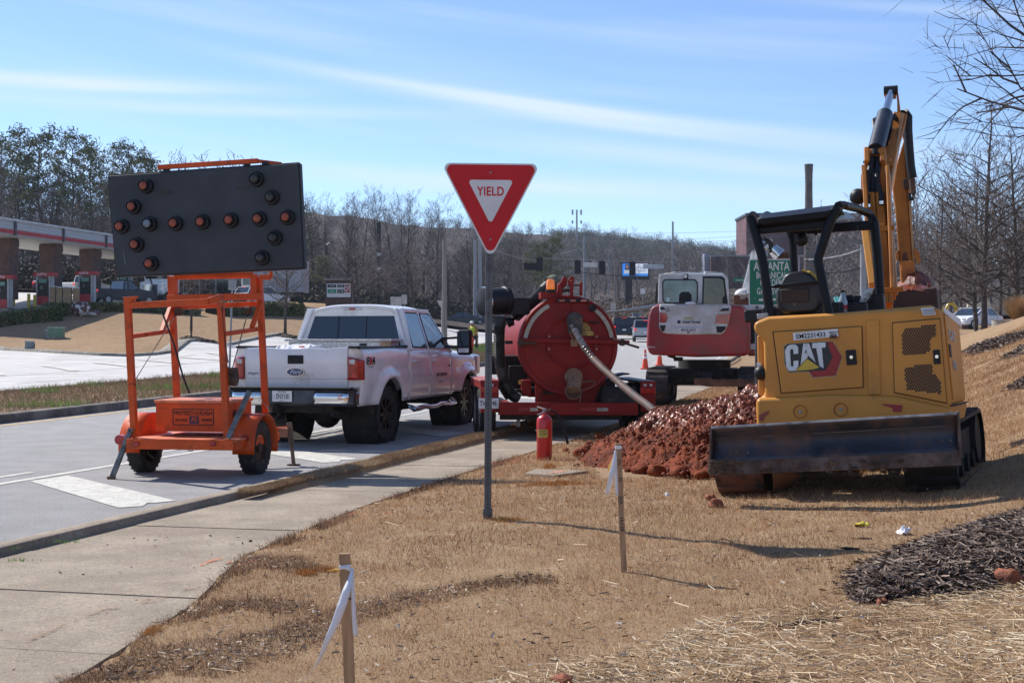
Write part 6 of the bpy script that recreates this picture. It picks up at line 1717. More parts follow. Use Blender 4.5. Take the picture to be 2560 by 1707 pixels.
def mound(cx, cy, rx_, ry_, hh, p=1.0):
 r_ = np.sqrt(((wx - cx) / rx_) ** 2 + ((wy - cy) / ry_) ** 2); return hh * np.clip(1 - r_, 0, 1) ** p
H = np.maximum(mound(2.75, 15.4, 1.75, 2.0, .74, .85), mound(2.2, 15.0, 1.1, 1.3, .38, .85))
H = np.maximum(H, mound(3.4, 15.5, 1.6, 2.0, .60, .9)); H = np.maximum(H, mound(2.5, 14.3, 1.0, 1.1, .32, .8)); H = np.maximum(H, mound(1.6, 15.5, .6, .7, .10, .8))
msk = np.clip(H / .10, 0, 1)
rid = lambda s_, sd_: 1 - np.abs(2 * fbm(HX * s_, HY_ * s_, 3, sd_) - 1)
def cell(sc, sd_):
 """lumpy bumps: smooth max of jittered domes"""
 x = HX * sc; y = HY_ * sc; xi = np.floor(x); yi = np.floor(y); best = np.zeros_like(x)
 for i in (-1, 0, 1):
  for j in (-1, 0, 1):
   cx = xi + i; cy = yi + j
   jx = np.modf(np.abs(np.sin(cx * 127.1 + cy * 311.7 + sd_) * 43758.5))[0]; jy = np.modf(np.abs(np.sin(cx * 269.5 + cy * 183.3 + sd_) * 43758.5))[0]; js = .55 + .45 * np.modf(np.abs(np.sin(cx * 77.5 + cy * 19.3 + sd_) * 4358.5))[0]
   d2 = ((x - cx - jx) ** 2 + (y - cy - jy) ** 2) / (js * .75) ** 2
   best = np.maximum(best, np.sqrt(np.clip(1 - d2, 0, 1)) * js)
 return best
HZ = H + msk * (cell(2.6, 1) * .07 + cell(5.5, 2) * .055 + cell(11, 3) * .042 + cell(22, 4) * .024 + cell(48, 5) * .011 + (rid(6, 60) - .5) * .05 + (rid(15, 64) - .5) * .025)
HZg = land(HX, HY_) + HZ - .05 * (1 - np.clip(H / .03, 0, 1)) - .02
hi_ = np.arange(n_ * n_).reshape(n_, n_)
q_ = np.stack([hi_[:-1, :-1], hi_[:-1, 1:], hi_[1:, 1:], hi_[1:, :-1]], -1).reshape(-1, 4)
keep = (H > .001); kq = keep.ravel()[q_].any(1)
heap = npmesh('clay_heap', np.stack([HX, HY_, HZg], -1).reshape(-1, 3), q_[kq], M_CLAYW, smooth=True)
tag(heap, 'glistening heap of wet red clay between the tank trailer and yellow excavator', 'heap of soil')
def clod(name, p, r, seed, label, group=None, m=None, sq=.75):
 b = MB(); b.ball((0, 0, 0), 1.0, 20)
 vs_ = []
 for v_ in b.v:
  q = Vector(v_); k = 1 + .35 * mnoise.noise(q * 1.3 + Vector((seed, 0, 0))) + .18 * mnoise.noise(q * 3.1 + Vector((seed, 5, 0)))
  vs_.append((q.x * r * k, q.y * r * k, q.z * r * k * sq))
 b.v = vs_; o = b.build(name, m or M_CLAYW, None, smooth=True, angle=70); o.location = p; o.rotation_euler = (0, 0, seed)
 return tag(o, label, 'clod', group)
def gp(px, py, hg=None):
 """where the view ray of a photo pixel meets the ground"""
 lo, hi = 2.0, 60.0
 for _ in range(40):
  mid = (lo + hi) / 2; x = (px - CX) / F * mid; z = EYE - (py - HY) / F * mid
  if z > gz(x, mid): lo = mid
  else: hi = mid
 return Vector((x, mid, gz(x, mid)))
cg = 'clay clods fallen round the heap'
ORD = ('first second third fourth fifth sixth seventh eighth ninth tenth eleventh twelfth thirteenth fourteenth fifteenth sixteenth'.split())
CLX = (1462, 1490, 1540, 1600, 1640, 1700, 1755, 1500, 1575, 1475, 1518)
for px, py, r, lab in ((1452, 1140, .09, 'red clay clod, leftmost lump touching the heap by the extinguisher'), (1414, 1128, .045, 'small red clay clod lying alone on the sidewalk beside the extinguisher hose'),
     (1462, 1132, .09, None), (1490, 1146, .08, None), (1540, 1165, .10, None), (1600, 1185, .09, None), (1640, 1188, .10, None), (1700, 1192, .10, None), (1755, 1195, .08, None), (1500, 1100, .09, None), (1575, 1180, .06, None), (1475, 1115, .06, None), (1518, 1156, .05, None)):
 p = gp(px, py); clod('clay_clod', p + Vector((0, 0, r * .4)), r, px * .37, lab or 'red clay lump at the foot of the heap, %s from the left' % ORD[sorted(q_ for q_ in CLX if q_).index(px)], cg)
for px, py, r, lab in ((2523, 1462, .085, 'rust red clay lump on the dark mulch at the right edge'), (2205, 1512, .035, 'small rust red clay lump between the mulch and the straw'), (1790, 1265, .06, 'clay lump crushed in front of the left excavator track'),
     (1776, 1248, .045, 'smaller clay lump beside the left excavator track'), (1408, 1712, .045, 'dark red clod half cut off by the bottom edge')):
 p = gp(px, py); clod('clay_clod', p + Vector((0, 0, r * .35)), r, px * .51, lab, None, mat('dry_red_clay', (.30, .085, .035), .8, var=.25, vs=9, bump=1.0, bs=30))
# ------------------------------------------------------------------ cones
M_CONE = mat('orange_cone_plastic', (.80, .07, .015), .5, var=.06)
def cone(p, label, h=.71):
 T_ = thing('traffic_cone', label, 'traffic cone', p, group='orange traffic cones on the road')
 MB().box((0, 0, .02), (.36, .36, .04)).build('base', M_CONE, T_, bevel=.006)
 b = MB(); b.lathe([(.14, .04), (.125, .05), (.030, h), (.0, h)], (0, 0, 0), (0, 0, 1), 20); c = b.build('cone_body', M_CONE, T_, smooth=True, angle=40)
 for z0, z1 in ((.40, .50), (.56, .61)):
  r_ = lambda z: .125 - .095 * (z - .05) / (h - .05) + .002
  b = MB(); b.lathe([(r_(z0), z0), (r_(z1), z1)], (0, 0, 0), (0, 0, 1), 20); b.build('white_collar', M_WHITEP, c, smooth=True)
 return T_
cone(on(1613, 50), 'orange traffic cone standing clear on the road left of the red excavator', .75)
cone(on(1649, 54), 'orange traffic cone partly hidden under the red excavator tail', .75)
cone(on(871, 29.5), 'orange traffic cone glimpsed under the white pickup', .5)
# ------------------------------------------------------------------ green guide sign
M_GRN = mat('sign_green', (.006, .16, .085), .45, var=.05, spec=.4)
gs = on(1929, 23.5)
GS = thing('guide_sign', 'green guide sign with white lettering behind the excavator canopy', 'road sign', gs, R(0))
gq = pk(GS, -.02, (1840, 480, 2.903))
a_, b_ = gq(93, 487), gq(413, 825)
cxs = (a_.x + b_.x) / 2
GP = MB().prism([(x, -.02, z) for x, z in rounded([(a_.x, a_.z), (b_.x, a_.z), (b_.x, b_.z), (a_.x, b_.z)], .04)], (0, .004, 0)).build('sign_panel', M_SWHT, GS)
MB().prism([(x, -.023, z) for x, z in rounded([(a_.x + .018, a_.z - .018), (b_.x - .018, a_.z - .018), (b_.x - .018, b_.z + .018), (a_.x + .018, b_.z + .018)], .03)], (0, .003, 0)).build('green_field', M_GRN, GP)
for t_, x_, y_, hh, sx_ in (('ATLANTA', 258, 542, .150, .66), ('BOTANICAL', 258, 607, .115, .60), ('GARDEN', 258, 660, .115, .62), ('GAINESVILLE', 258, 722, .115, .56)):
 c_ = gq(x_, y_, -.025); text(t_, hh, M_SWHT, GP, c_, sxx=sx_, bold=.02, name='sign_lettering')
MB().bar(gq(166, 783, -.026), gq(330, 778, -.026), .04, .002, up=(0, 1, 0)).build('arrow_shaft', M_SWHT, GP)
b = MB(); b.add([gq(320, 755, -.0265), gq(370, 779, -.0265), gq(320, 803, -.0265)], [(0, 1, 2)]); b.build('arrow_head', M_SWHT, GP)
for x_ in (a_.x + .15, b_.x - .15):
 MB().box((x_, .02, (a_.z - .05) / 2), (.06, .04, a_.z)).build('sign_post', M_POST, GS)
b = MB(); c_ = gq(135, 775, -.027); b.ball(c_, .012, 8); b.build('bolt', M_STEEL, GP)
_p = [gp(*p) for p in ((1312, 1188), (1338, 1176), (1471, 1181), (1386, 1193))]
UP = tag(MB().prism([p + Vector((0, 0, .022)) for p in _p], (0, 0, -.08)).build('concrete_pad', M_CONC, None), 'small concrete pad in the grass before the extinguisher, sprayed orange', 'concrete pad')
MB().prism([_p[0].lerp(_p[2], t) + Vector((0, y_, .024)) for t, y_ in ((.38, -.06), (.62, -.06), (.66, .06), (.45, .08))], (0, 0, .001)).build('paint_patch', mat('faded_orange_spray', (.62, .25, .14), .9, var=.3, vs=30), UP)
def scrap(name, px, py, w_, m, label, cat, seed=1, lift=.02, flat=.4):
 p = gp(px, py); b = MB(); P = []
 for i in range(6):
  P.append([((i / 5 - .5) * w_, (j / 5 - .5) * w_ * .8, lift + flat * w_ * mnoise.noise(Vector((i * .6, j * .7, seed)))) for j in range(6)])
 b.grid(P); o = b.build(name, m, None, smooth=True, solid=.001); o.location = p; o.rotation_euler = (R(25), 0, seed)
 return tag(o, label, cat)
b = MB(); b.lathe([(.024, 0), (.040, .095), (.042, .095), (.026, 0), (.0, 0)], (0, 0, 0), (0, 0, 1), 18); cup = b.build('paper_cup', M_WHITEP, None, smooth=True); cup.location = gp(1670, 1236) + Vector((0, 0, .01)); cup.rotation_euler = (R(160), R(20), 0)
tag(cup, 'crushed white paper cup on the grass before the clay heap', 'cup')
scrap('yellow_scrap', 2155, 1318, .10, mat('yellow_plastic', (.75, .62, .06), .5), 'small yellow scrap on the grass right of the excavator', 'litter', 3.0)
scrap('white_scrap', 2260, 1334, .10, M_RIB, 'small white scrap on the grass near the mulch', 'litter', 5.0)
M_BARK = mat('dark_bark_stick', (.055, .030, .022), .85, var=.3, vs=9, stretch=(8, 1, 1), bump=.5)
def stick(pts, r, label):
 b = MB(); P = [gp(*p) + Vector((0, 0, .018)) for p in pts]; rs_ = [r * (.8 + .5 * ((i * 7) % 3) / 3) for i in range(len(P))]; rs_[0] = rs_[-1] = r * .5
 b.tube(P, r, 8, rs=rs_); return tag(b.build('stick', M_BARK, None, smooth=True), label, 'stick')
stick([(1942, 1575), (1990, 1566), (2040, 1562), (2075, 1560), (2108, 1545)], .014, 'thick brown broken branch lying on the straw')
stick([(1960, 1572), (1985, 1564), (2002, 1551)], .006, 'thin twig leaning on the thick broken branch in the straw')
stick([(2092, 1372), (2115, 1377), (2150, 1378)], .012, 'dark curved bark strip lying in the sign shadow')
stick([(2130, 1352), (2155, 1351), (2180, 1352)], .008, 'straight dark bark strip left of the mulch')
stick([(1790, 1356), (1810, 1352), (1830, 1360)], .006, 'small dark twig on the grass below the left track')
# ------------------------------------------------------------------ vehicles farther off
def car(label, p, rz, L=4.8, W=1.85, Hh=1.45, kind='sedan', paint=(.02, .03, .05), group='cars on the far roads', name='car', cat='car', coat=.6):
 m = mat('car_paint_%d_%d_%d' % tuple(int(c * 255) for c in paint), paint, .35, var=.03, spec=.3, coat=.15)
 T_ = thing(name, label, cat, p, rz, group)
 h2 = L / 2; bh = Hh * .60
 if kind == 'sedan':
  prof = [(-h2, .30), (-h2, bh * .92), (-h2 + .15, bh * 1.08), (-h2 + .75, bh * 1.12), (h2 - 1.35, bh * 1.10), (h2 - .25, bh * .86), (h2, bh * .62), (h2, .30)]
  gr = [(-h2 + .55, bh * 1.08), (-h2 + 1.35, Hh), (.15, Hh * 1.0), (h2 - 1.25, bh * 1.06)]
 elif kind == 'suv':
  prof = [(-h2, .38), (-h2, bh), (-h2 + .08, bh * 1.12), (h2 - 1.2, bh * 1.08), (h2 - .15, bh * .95), (h2, bh * .7), (h2, .38)]
  gr = [(-h2 + .10, bh * 1.08), (-h2 + .45, Hh), (h2 - 2.0, Hh), (h2 - 1.15, bh * 1.05)]
 else:   # pickup
  prof = [(-h2, .42), (-h2, bh * 1.08), (-.35, bh * 1.08), (h2 - 1.4, bh * 1.08), (h2 - .2, bh * .98), (h2, bh * .7), (h2, .42)]
  gr = [(-.45, bh * 1.04), (-.30, Hh), (h2 - 2.35, Hh), (h2 - 1.5, bh * 1.04)]
 b = MB(); b.prism([(-W / 2, y, z) for y, z in prof], (W, 0, 0)); B = b.build('body', m, T_, bevel=.07)
 b = MB(); ti = .14
 lo = [(s_ * W / 2 * .95, y, z) for s_ in (-1, 1) for y, z in (gr[0], gr[3])]; hi = [(s_ * (W / 2 - ti), y, z) for s_ in (-1, 1) for y, z in (gr[1], gr[2])]
 b.add(lo + hi, [(0, 1, 3, 2), (4, 6, 7, 5), (0, 2, 6, 4), (1, 5, 7, 3), (0, 4, 5, 1), (2, 3, 7, 6)])
 b.build('windows', M_GLASSD, T_)
 MB().box((0, (gr[1][0] + gr[2][0]) / 2, Hh + .012), (W - 2 * ti + .05, gr[2][0] - gr[1][0] + .08, .05)).build('roof', m, T_, bevel=.02)
 for s_ in (-1, 1):
  b = MB()
  for (a_, c_) in ((gr[0], gr[1]), (gr[3], gr[2])):
   b.bar((s_ * W / 2 * .955, a_[0], a_[1]), (s_ * (W / 2 - ti + .01), c_[0], c_[1]), .06, .05)
  ym = (gr[1][0] + gr[2][0]) / 2; b.bar((s_ * W / 2 * .955, ym, gr[0][1]), (s_ * (W / 2 - ti + .01), ym, Hh), .06, .05)
  b.bar((s_ * W / 2 * .95, gr[0][0], gr[0][1]), (s_ * W / 2 * .95, gr[3][0], gr[3][1]), .04, .04)
  b.build('pillars', m, B)
  for yy in (-h2 + .85, h2 - .85):
   r_ = .33 if kind == 'sedan' else .38
   b = MB(); b.lathe([(.0, .10), (r_ * .6, .11), (r_ * .62, .09), (r_, .10), (r_, -.10), (.0, -.1)], (s_ * (W / 2 - .09), yy, r_), (s_, 0, 0), 20); w_ = b.build('wheel', M_TYRE, T_, smooth=True, angle=40)
   b = MB(); b.lathe([(.0, .115), (r_ * .58, .112)], (s_ * (W / 2 - .09), yy, r_), (s_, 0, 0), 14); b.build('rim', M_STEEL, w_)
  MB().box((s_ * (W / 2 - .14), -h2 - .005, bh * .95), (.18, .04, .16 if kind != 'sedan' else .12)).build('tail_lamp', mat('lit_tail_lamp', (.8, .02, .02), .3, emit=((1, .02, .02), .5)), T_, bevel=.01)
  MB().box((s_ * (W / 2 - .18), h2 + .0, bh * .75), (.26, .05, .12)).build('headlight', M_CLEARL, T_, bevel=.01)
  MB().box((s_ * (W / 2 + .08), gr[3][0] - .45, gr[0][1] + .04), (.14, .09, .11)).build('mirror', m, T_, bevel=.02)
 MB().box((0, -h2 - .012, bh * .72), (.32, .02, .14)).build('licence_plate', M_WHITEP, T_)
 MB().box((0, -h2 - .01, .42), (W * .96, .06, .16)).build('rear_bumper', M_BLK, T_, bevel=.02)
 if kind == 'suv': MB().box((0, -h2 + .42, Hh - .02), (.35, .03, .05)).build('high_brake_lamp', MATS['lit_tail_lamp'], T_)
 return T_
def og(px, D): return on(px, D)
tra = 'cars queuing on the main road'
car('dark navy sport utility vehicle on the road right of the tank door', og(1562, 124), -R(6), 5.2, 2.0, 1.95, 'suv', (.012, .018, .035), tra, 'sport_utility_vehicle', 'suv')
car('silver and black sport utility vehicle half hidden by the red excavator', og(1612, 110), -R(4), 4.9, 1.95, 1.75, 'suv', (.42, .43, .45), tra, 'sport_utility_vehicle', 'suv')
car('dark car queuing behind the navy sport utility vehicle, far down the road', og(1600, 165), R(4), 4.8, 1.9, 1.7, 'suv', (.05, .06, .08), tra)
car('pale car queuing farthest down the road beside the guardrail', og(1590, 200), R(8), 4.7, 1.85, 1.5, 'sedan', (.4, .4, .4), tra)
car('small blue car between the two sport utility vehicles on the road', og(1594, 142), R(0), 4.6, 1.8, 1.5, 'sedan', (.03, .08, .25), tra)
car('dark blue sedan crossing behind the wooden utility pole', og(1166, 150), -R(88), 4.75, 1.8, 1.42, 'sedan', (.022, .032, .060), None)
car('dark blue pickup truck parked behind the hedge at the fuel station', og(304, 102), -R(40), 5.3, 1.95, 1.85, 'pickup', (.012, .016, .030), None, 'pickup_truck', 'pickup truck')
car('silvery white car with a blue windscreen parked beyond the tree on the right', og(2432, 92), R(130), 4.8, 1.9, 1.45, 'sedan', (.75, .76, .80), None)
car('white pickup glimpsed between fuel pump and brick column', og(215, 112), -R(20), 5.2, 1.9, 1.8, 'pickup', (.7, .7, .7), None, 'pickup_truck', 'pickup truck')
car('white sedan behind the arrow board mast by the hedge', og(655, 116), -R(40), 4.8, 1.9, 1.6, 'suv', (.72, .72, .74), None)
car('maroon car beyond the second fuel pump', og(140, 122), -R(15), 4.7, 1.85, 1.6, 'suv', (.12, .02, .05), None)
PE = thing('person', 'person in a yellow safety vest, dark trousers and white cap, bent over beside the road', 'person', on(1187, 67), R(150))
def skin_body(parent, name, joints, edges, m, sub=2):
 me = bpy.data.meshes.new(name); me.from_pydata([j[0] for j in joints], edges, []); o = bpy.data.objects.new(name, me); COL.objects.link(o); o.parent = parent
 md = o.modifiers.new('skin', 'SKIN'); me.skin_vertices[0].data[0].use_root = True
 for i, j in enumerate(joints): me.skin_vertices[0].data[i].radius = (j[1], j[1] * (j[2] if len(j) > 2 else 1))
 o.modifiers.new('sub', 'SUBSURF').levels = sub; o.modifiers['sub'].render_levels = sub
 me.materials.append(m); return o
M_SKIN = mat('skin', (.28, .14, .09), .6)
J = [((0, 0, .92), .15, .8), ((0, .05, 1.12), .15, .8), ((0, .13, 1.32), .165, .75), ((0, .20, 1.44), .06), ((0, .27, 1.54), .085),
 ((.10, 0, .84), .095), ((.12, .05, .47), .065), ((.12, -.04, .09), .045), ((.12, .10, .04), .045),
 ((-.10, 0, .84), .095), ((-.13, .02, .47), .065), ((-.14, -.10, .09), .045), ((-.14, .04, .04), .045),
 ((.20, .16, 1.36), .065), ((.25, .22, 1.10), .048), ((.20, .38, .95), .034), ((.19, .45, .90), .03),
 ((-.20, .16, 1.36), .065), ((-.26, .20, 1.10), .048), ((-.20, .36, .96), .034), ((-.19, .43, .91), .03)]
Ed = [(0, 1), (1, 2), (2, 3), (3, 4), (0, 5), (5, 6), (6, 7), (7, 8), (0, 9), (9, 10), (10, 11), (11, 12), (2, 13), (13, 14), (14, 15), (15, 16), (2, 17), (17, 18), (18, 19), (19, 20)]
skin_body(PE, 'body', J, Ed, M_SKIN)
b = MB(); b.lathe([(.15, -.26), (.175, -.05), (.19, .12), (.14, .24), (.07, .28)], (0, .08, 1.16), (0, .45, 1), 18); v_ = b.build('safety_vest', mat('yellow_vest', (.62, .66, .05), .7, var=.1), PE, smooth=True, solid=.01)
b = MB(); b.lathe([(.181, -.02), (.184, .02)], (0, .08, 1.16), (0, .45, 1), 18); b.build('vest_stripe', M_WHITEP, v_, smooth=True)
b = MB()
for s_ in (1, -1): b.tube([(s_ * .17, .14, 1.38), (s_ * .25, .21, 1.12), (s_ * .215, .33, 1.0)], .06, 10)
b.build('sleeves', mat('orange_shirt', (.55, .25, .05), .8), PE, smooth=True)['kind'] = 'stuff'
b = MB(); b.cyl((0, 0, .96), (0, -.01, .80), .165, .17, n=16)
for s_ in (1, -1): b.tube([(s_ * .09, 0, .88), (s_ * .12, .04, .47), (s_ * .13, -.06, .08)], .09, 10, rs=[.115, .085, .07])
b.build('trousers', mat('dark_trousers', (.02, .025, .04), .85), PE, smooth=True)['kind'] = 'stuff'
b = MB(); b.ball((0, .28, 1.60), .105, 14, (1, 1.05, .7)); b.box((0, .39, 1.585), (.15, .12, .015)); b.build('cap', M_WHITEP, PE, smooth=True)
# ------------------------------------------------------------------ fuel station on the left
M_BRK = mat('brown_brick', (.11, .062, .052), .85, var=.15, vs=2, bump=.2, bs=20)
M_FAS = mat('canopy_fascia', (.44, .47, .52), .5, var=.05)
M_FRED = mat('fascia_red', (.40, .02, .03), .5)
SO = on(-60, 87); SE = on(470, 118)
SVc = (SE - SO); SVc.z = 0; SL = SVc.length; sd_ = SVc.normalized(); sn_ = Vector((-sd_.y, sd_.x, 0))   # sn_ points away from the road
if sn_.y < 0: sn_ = -sn_
zb0 = gz(-37, 98)
STN = thing('canopy', 'fuel station canopy with a grey and red fascia on brick columns', 'canopy', SO, math.atan2(sd_.y, sd_.x))
STN.location.z = zb0
def sx_of(px):
 """distance along the canopy front seen at photo column px"""
 k = (px - CX) / F; o_ = SO
 return (k * o_.y - o_.x) / (sd_.x - k * sd_.y)
ch = EYE + (845 - 566) / 3300 * 96 - zb0; cb = EYE + (845 - 600) / 3300 * 96 - zb0
MB().box((SL / 2, 3.4, (ch + cb) / 2), (SL, 6.8, ch - cb)).build('canopy_roof', M_FAS, STN)
b = MB(); b.box((SL / 2, -.03, cb + .20), (SL, .06, .28)); b.build('red_band', M_FRED, STN)
MB().box((SL / 2, -.06, ch + .03), (SL + .2, .2, .14)).build('top_trim', mat('pale_trim', (.5, .53, .56), .5), STN)
MB().box((SL / 2, 3.4, cb - .06), (SL - .3, 6.6, .10)).build('soffit', mat('cream_soffit', (.42, .41, .38), .6), STN)
_px, _D = np.meshgrid(np.linspace(-260, 470, 30), np.linspace(90.5, 121, 24)); _D = _D + np.clip(_px - 150, 0, 400) * .034; _x = (_px - CX) / F * _D; _i = np.arange(_x.size).reshape(_x.shape)
fc = npmesh('forecourt', np.stack([_x, _D, land(_x, _D) + .07], -1).reshape(-1, 3), np.stack([_i[:-1, :-1], _i[:-1, 1:], _i[1:, 1:], _i[1:, :-1]], -1).reshape(-1, 4), M_ASPH2, smooth=True); fc['kind'] = 'structure'
for z_ in (.42, .62, .82): MB().box((SL / 2, -.035, cb + z_), (SL, .03, .02)).build('fascia_seam', mat('seam_grey', (.3, .33, .37), .5), STN)
for px in (36, 157, 264, 380):
 MB().box((sx_of(px), -.06, (ch + cb) / 2), (.20, .16, ch - cb + .06)).build('fascia_strap', mat('dark_strap', (.07, .07, .09), .5), STN)
for px in (61, 171, 268, 352, 425):
 s_ = sx_of(px)
 for q_ in ((1.6, 1.35),):
  C_ = MB().box((s_ + .3, q_[0], (cb - .1) / 2), (1.12, 1.2, cb - .1)).build('column', M_BRK, STN, bevel=.01)
  MB().box((s_ + .3, q_[0], cb - .45), (1.2, 1.28, .5)).build('column_head', M_BRK, C_)
M_PUMPG = mat('pump_grey', (.42, .42, .42), .5, var=.1)
gp_ = 'fuel pumps under the canopy'
def pump(px, D, label):
 T_ = thing('fuel_pump', label, 'fuel pump', Vector((on(px, D).x, D, gz(on(px, D).x, D))), R(-8), gp_)
 MB().box((0, 0, .10), (1.5, 1.2, .2)).build('kerb_base', M_KERB, T_)
 MB().box((0, 0, .52), (.85, .6, .62)).build('red_skirt', M_FRED, T_)
 MB().box((0, 0, 1.40), (.82, .58, 1.15)).build('cabinet', M_BLK, T_)
 MB().box((0, -.3, 1.90), (.60, .03, .26)).build('green_panel', mat('pump_green', (.12, .28, .22), .5), T_)
 MB().box((-.10, -.31, 1.45), (.18, .02, .25)).build('display', mat('pump_display', (.10, .12, .12), .2), T_)
 for s_ in (-1, 1): MB().box((s_ * .48, 0, 1.25), (.12, .5, 2.0)).build('pump_post', M_PUMPG, T_)
 MB().box((.60, 0, 1.25), (.06, .35, 2.0)).build('pump_post', M_PUMPG, T_)
 TOP = MB().box((.05, 0, 2.38), (1.55, .7, .26)).build('pump_header', M_FRED, T_)
 text('QuikTrip', .15, M_WHITEP, TOP, (-.05, -.36, 2.38), sxx=.9, bold=.02)
 return T_
pump(8, 92, 'fuel pump cut by the left edge under the canopy'); pump(112, 94, 'fuel pump between the first and second brick columns'); pump(217, 97, 'fuel pump between the second and third brick columns')
pump(312, 108, 'fuel pump hidden up to its top behind the arrow board'); pump(404, 112, 'fuel pump behind the arrow board mast')
for i, (px, D, lab) in enumerate(((34, 94, 'yellow bollard left of the first brick column'), (72, 93, 'yellow bollard on the first brick column'), (87, 92.5, 'yellow bollard right of the first brick column'), (142, 93, 'yellow bollard left of the second brick column'))):
 p = on(px, D); BL_ = thing('bollard', lab, 'bollard', p, group='yellow bollards at the fuel station')
 MB().cyl((0, 0, -.1), (0, 0, 1.1), .11, n=12).build('bollard_post', mat('bollard_yellow', (.45, .36, .04), .6), BL_, smooth=True)
for px, lab in ((132, 'tan gate post, leftmost beside the fuel station bins'), (150, 'tan gate post second from left by the bins'), (163, 'thin tan gate post beside the bins'), (172, 'tan gate post fourth from left'), (190, 'tan gate post with a reddish side, rightmost')):
 p = on(px, 91); T_ = thing('bin_post', lab, 'post', p, group='tan posts of the bin enclosure')
 MB().box((0, 0, .9), (.36 if px not in (163,) else .14, .3, 2.0)).build('post_panel', mat('tan_board', (.26, .18, .10), .7), T_)
 MB().box((0, 0, 1.92), (.42, .36, .06)).build('post_cap', mat('pale_trim', (.5, .5, .5)), T_)
b = MB(); b.ball((0, 0, .5), .6, 12, (1.2, .8, .9)); b.ball((.9, 0, .2), .35, 10, (1.3, .8, .6)); o = b.build('rubbish_bags', mat('mixed_rubbish', (.10, .03, .03), .6, col2=(.6, .6, .6), vs=3, ramp=(.52, .6)), None, smooth=True); o.location = on(202, 91)
tag(o, 'heap of dark red and white rubbish bags behind the hedge', 'rubbish'); o['kind'] = 'stuff'
bld = thing('shop', 'fuel station shop with dark glass front behind the canopy', 'building', on(500, 150), R(-12))
MB().box((0, 3, 2.2), (17, 6, 4.4)).build('wall', M_BRK, bld); MB().box((0, -.05, 1.8), (10, .1, 2.6)).build('shop_front', M_GLASSD, bld)
MB().box((0, 0, 4.2), (17.4, .4, .7)).build('parapet', mat('dark_strap', (.07, .07, .09)), bld)
for k in range(5): MB().box((-4 + k * 2, -.12, 1.8), (.12, .06, 2.6)).build('mullion', M_STEEL, bld)
TKc = thing('lorry', 'white lorry cab parked behind the left trailer mast', 'lorry', on(405, 108), R(172))
MB().box((0, 0, 2.0), (2.3, 1.9, 2.2)).build('cab', M_WHITE, TKc, bevel=.15); MB().box((0, 1.5, 1.25), (2.0, 1.5, 1.1)).build('bonnet', M_WHITE, TKc, bevel=.2)
MB().box((0, .97, 2.5), (2.0, .06, .9)).build('windscreen', M_GLASSD, TKc, bevel=.02); MB().box((0, 2.28, 1.1), (1.2, .06, .9)).build('grille', M_CHR, TKc)
MB().box((0, 2.3, .5), (2.3, .2, .4)).build('bumper', M_BLK, TKc)
for s_ in (-1, 1):
 MB().cyl((s_ * 1.25, 0, 1), (s_ * 1.25, 0, 3.6), .08, n=10).build('exhaust_stack', M_CHR, TKc, smooth=True); MB().box((s_ * .85, 2.27, .95), (.3, .05, .2)).build('headlight', M_CLEARL, TKc)
 for yy in (1.4, -1.2): wheel(TKc, (s_ * 1.0, yy, .5), .5, .3, s_, .3, M_STEEL, 0, tread=False)
BX = thing('box_trailer', 'pale grey box trailer standing beyond the hedge right of the arrow board', 'trailer', on(690, 118), R(-3))
MB().box((0, 1.3, 2.6), (4.9, 2.5, 2.9)).build('box_body', mat('pale_box_side', (.34, .34, .37), .6, var=.06), BX, bevel=.02)
for x_ in (-2.2, -1.2, 2.2): wheel(BX, (x_, .3, .5), .5, .3, -1, .3, M_STEEL, 0, tread=False)
MB().box((0, .5, 1.0), (4.7, .2, .25)).build('chassis', M_UNDER, BX)
BX2 = thing('tank_lorry', 'white rounded vehicle front beyond the hedge, left of the box trailer', 'lorry', on(655, 114), R(0)); BX2.location = on(640, 122)
MB().box((0, 0, 1.5), (2.2, 3, 1.7)).build('cab', M_WHITE, BX2, bevel=.3); MB().box((0, -1.52, 1.8), (1.8, .05, .7)).build('windscreen', M_GLASSD, BX2)
UB1 = thing('utility_box', 'small grey utility box near the far kerb at the left', 'utility box', on(73, 75), R(20), rot=(0, R(4), R(18)))
MB().box((0, 0, .28), (.50, .35, .56)).build('box_body', mat('grey_box', (.17, .20, .20), .5, dirt=((.25, .25, .24), .3, 2)), UB1, bevel=.03); MB().box((0, 0, .57), (.56, .42, .05)).build('lid', mat('pale_lid', (.45, .48, .50), .5), UB1, bevel=.01)
MB().box((.27, 0, .25), (.03, .25, .4)).build('side_door', M_BLK, UB1)
UB2 = thing('utility_box', 'green utility cabinet with a smaller box at its side on the lawn', 'utility box', on(141, 82), R(5))
MB().box((0, 0, .33), (.90, .6, .62)).build('cabinet', mat('pale_green_box', (.10, .20, .13), .5, var=.08), UB2, bevel=.03); MB().box((0, 0, .66), (.95, .65, .06)).build('lid', mat('pale_green_lid', (.28, .42, .32), .5), UB2, bevel=.01)
MB().box((-.48, -.1, .25), (.26, .3, .5)).build('side_cabinet', mat('grey_box', (.17, .2, .2)), UB2, bevel=.02); MB().box((0, 0, .02), (1.0, .7, .08)).build('plinth', M_KERB, UB2)
MB().box((-.48, -.1, .52), (.3, .34, .04)).build('side_lid', mat('pale_lid', (.45, .48, .5)), UB2)
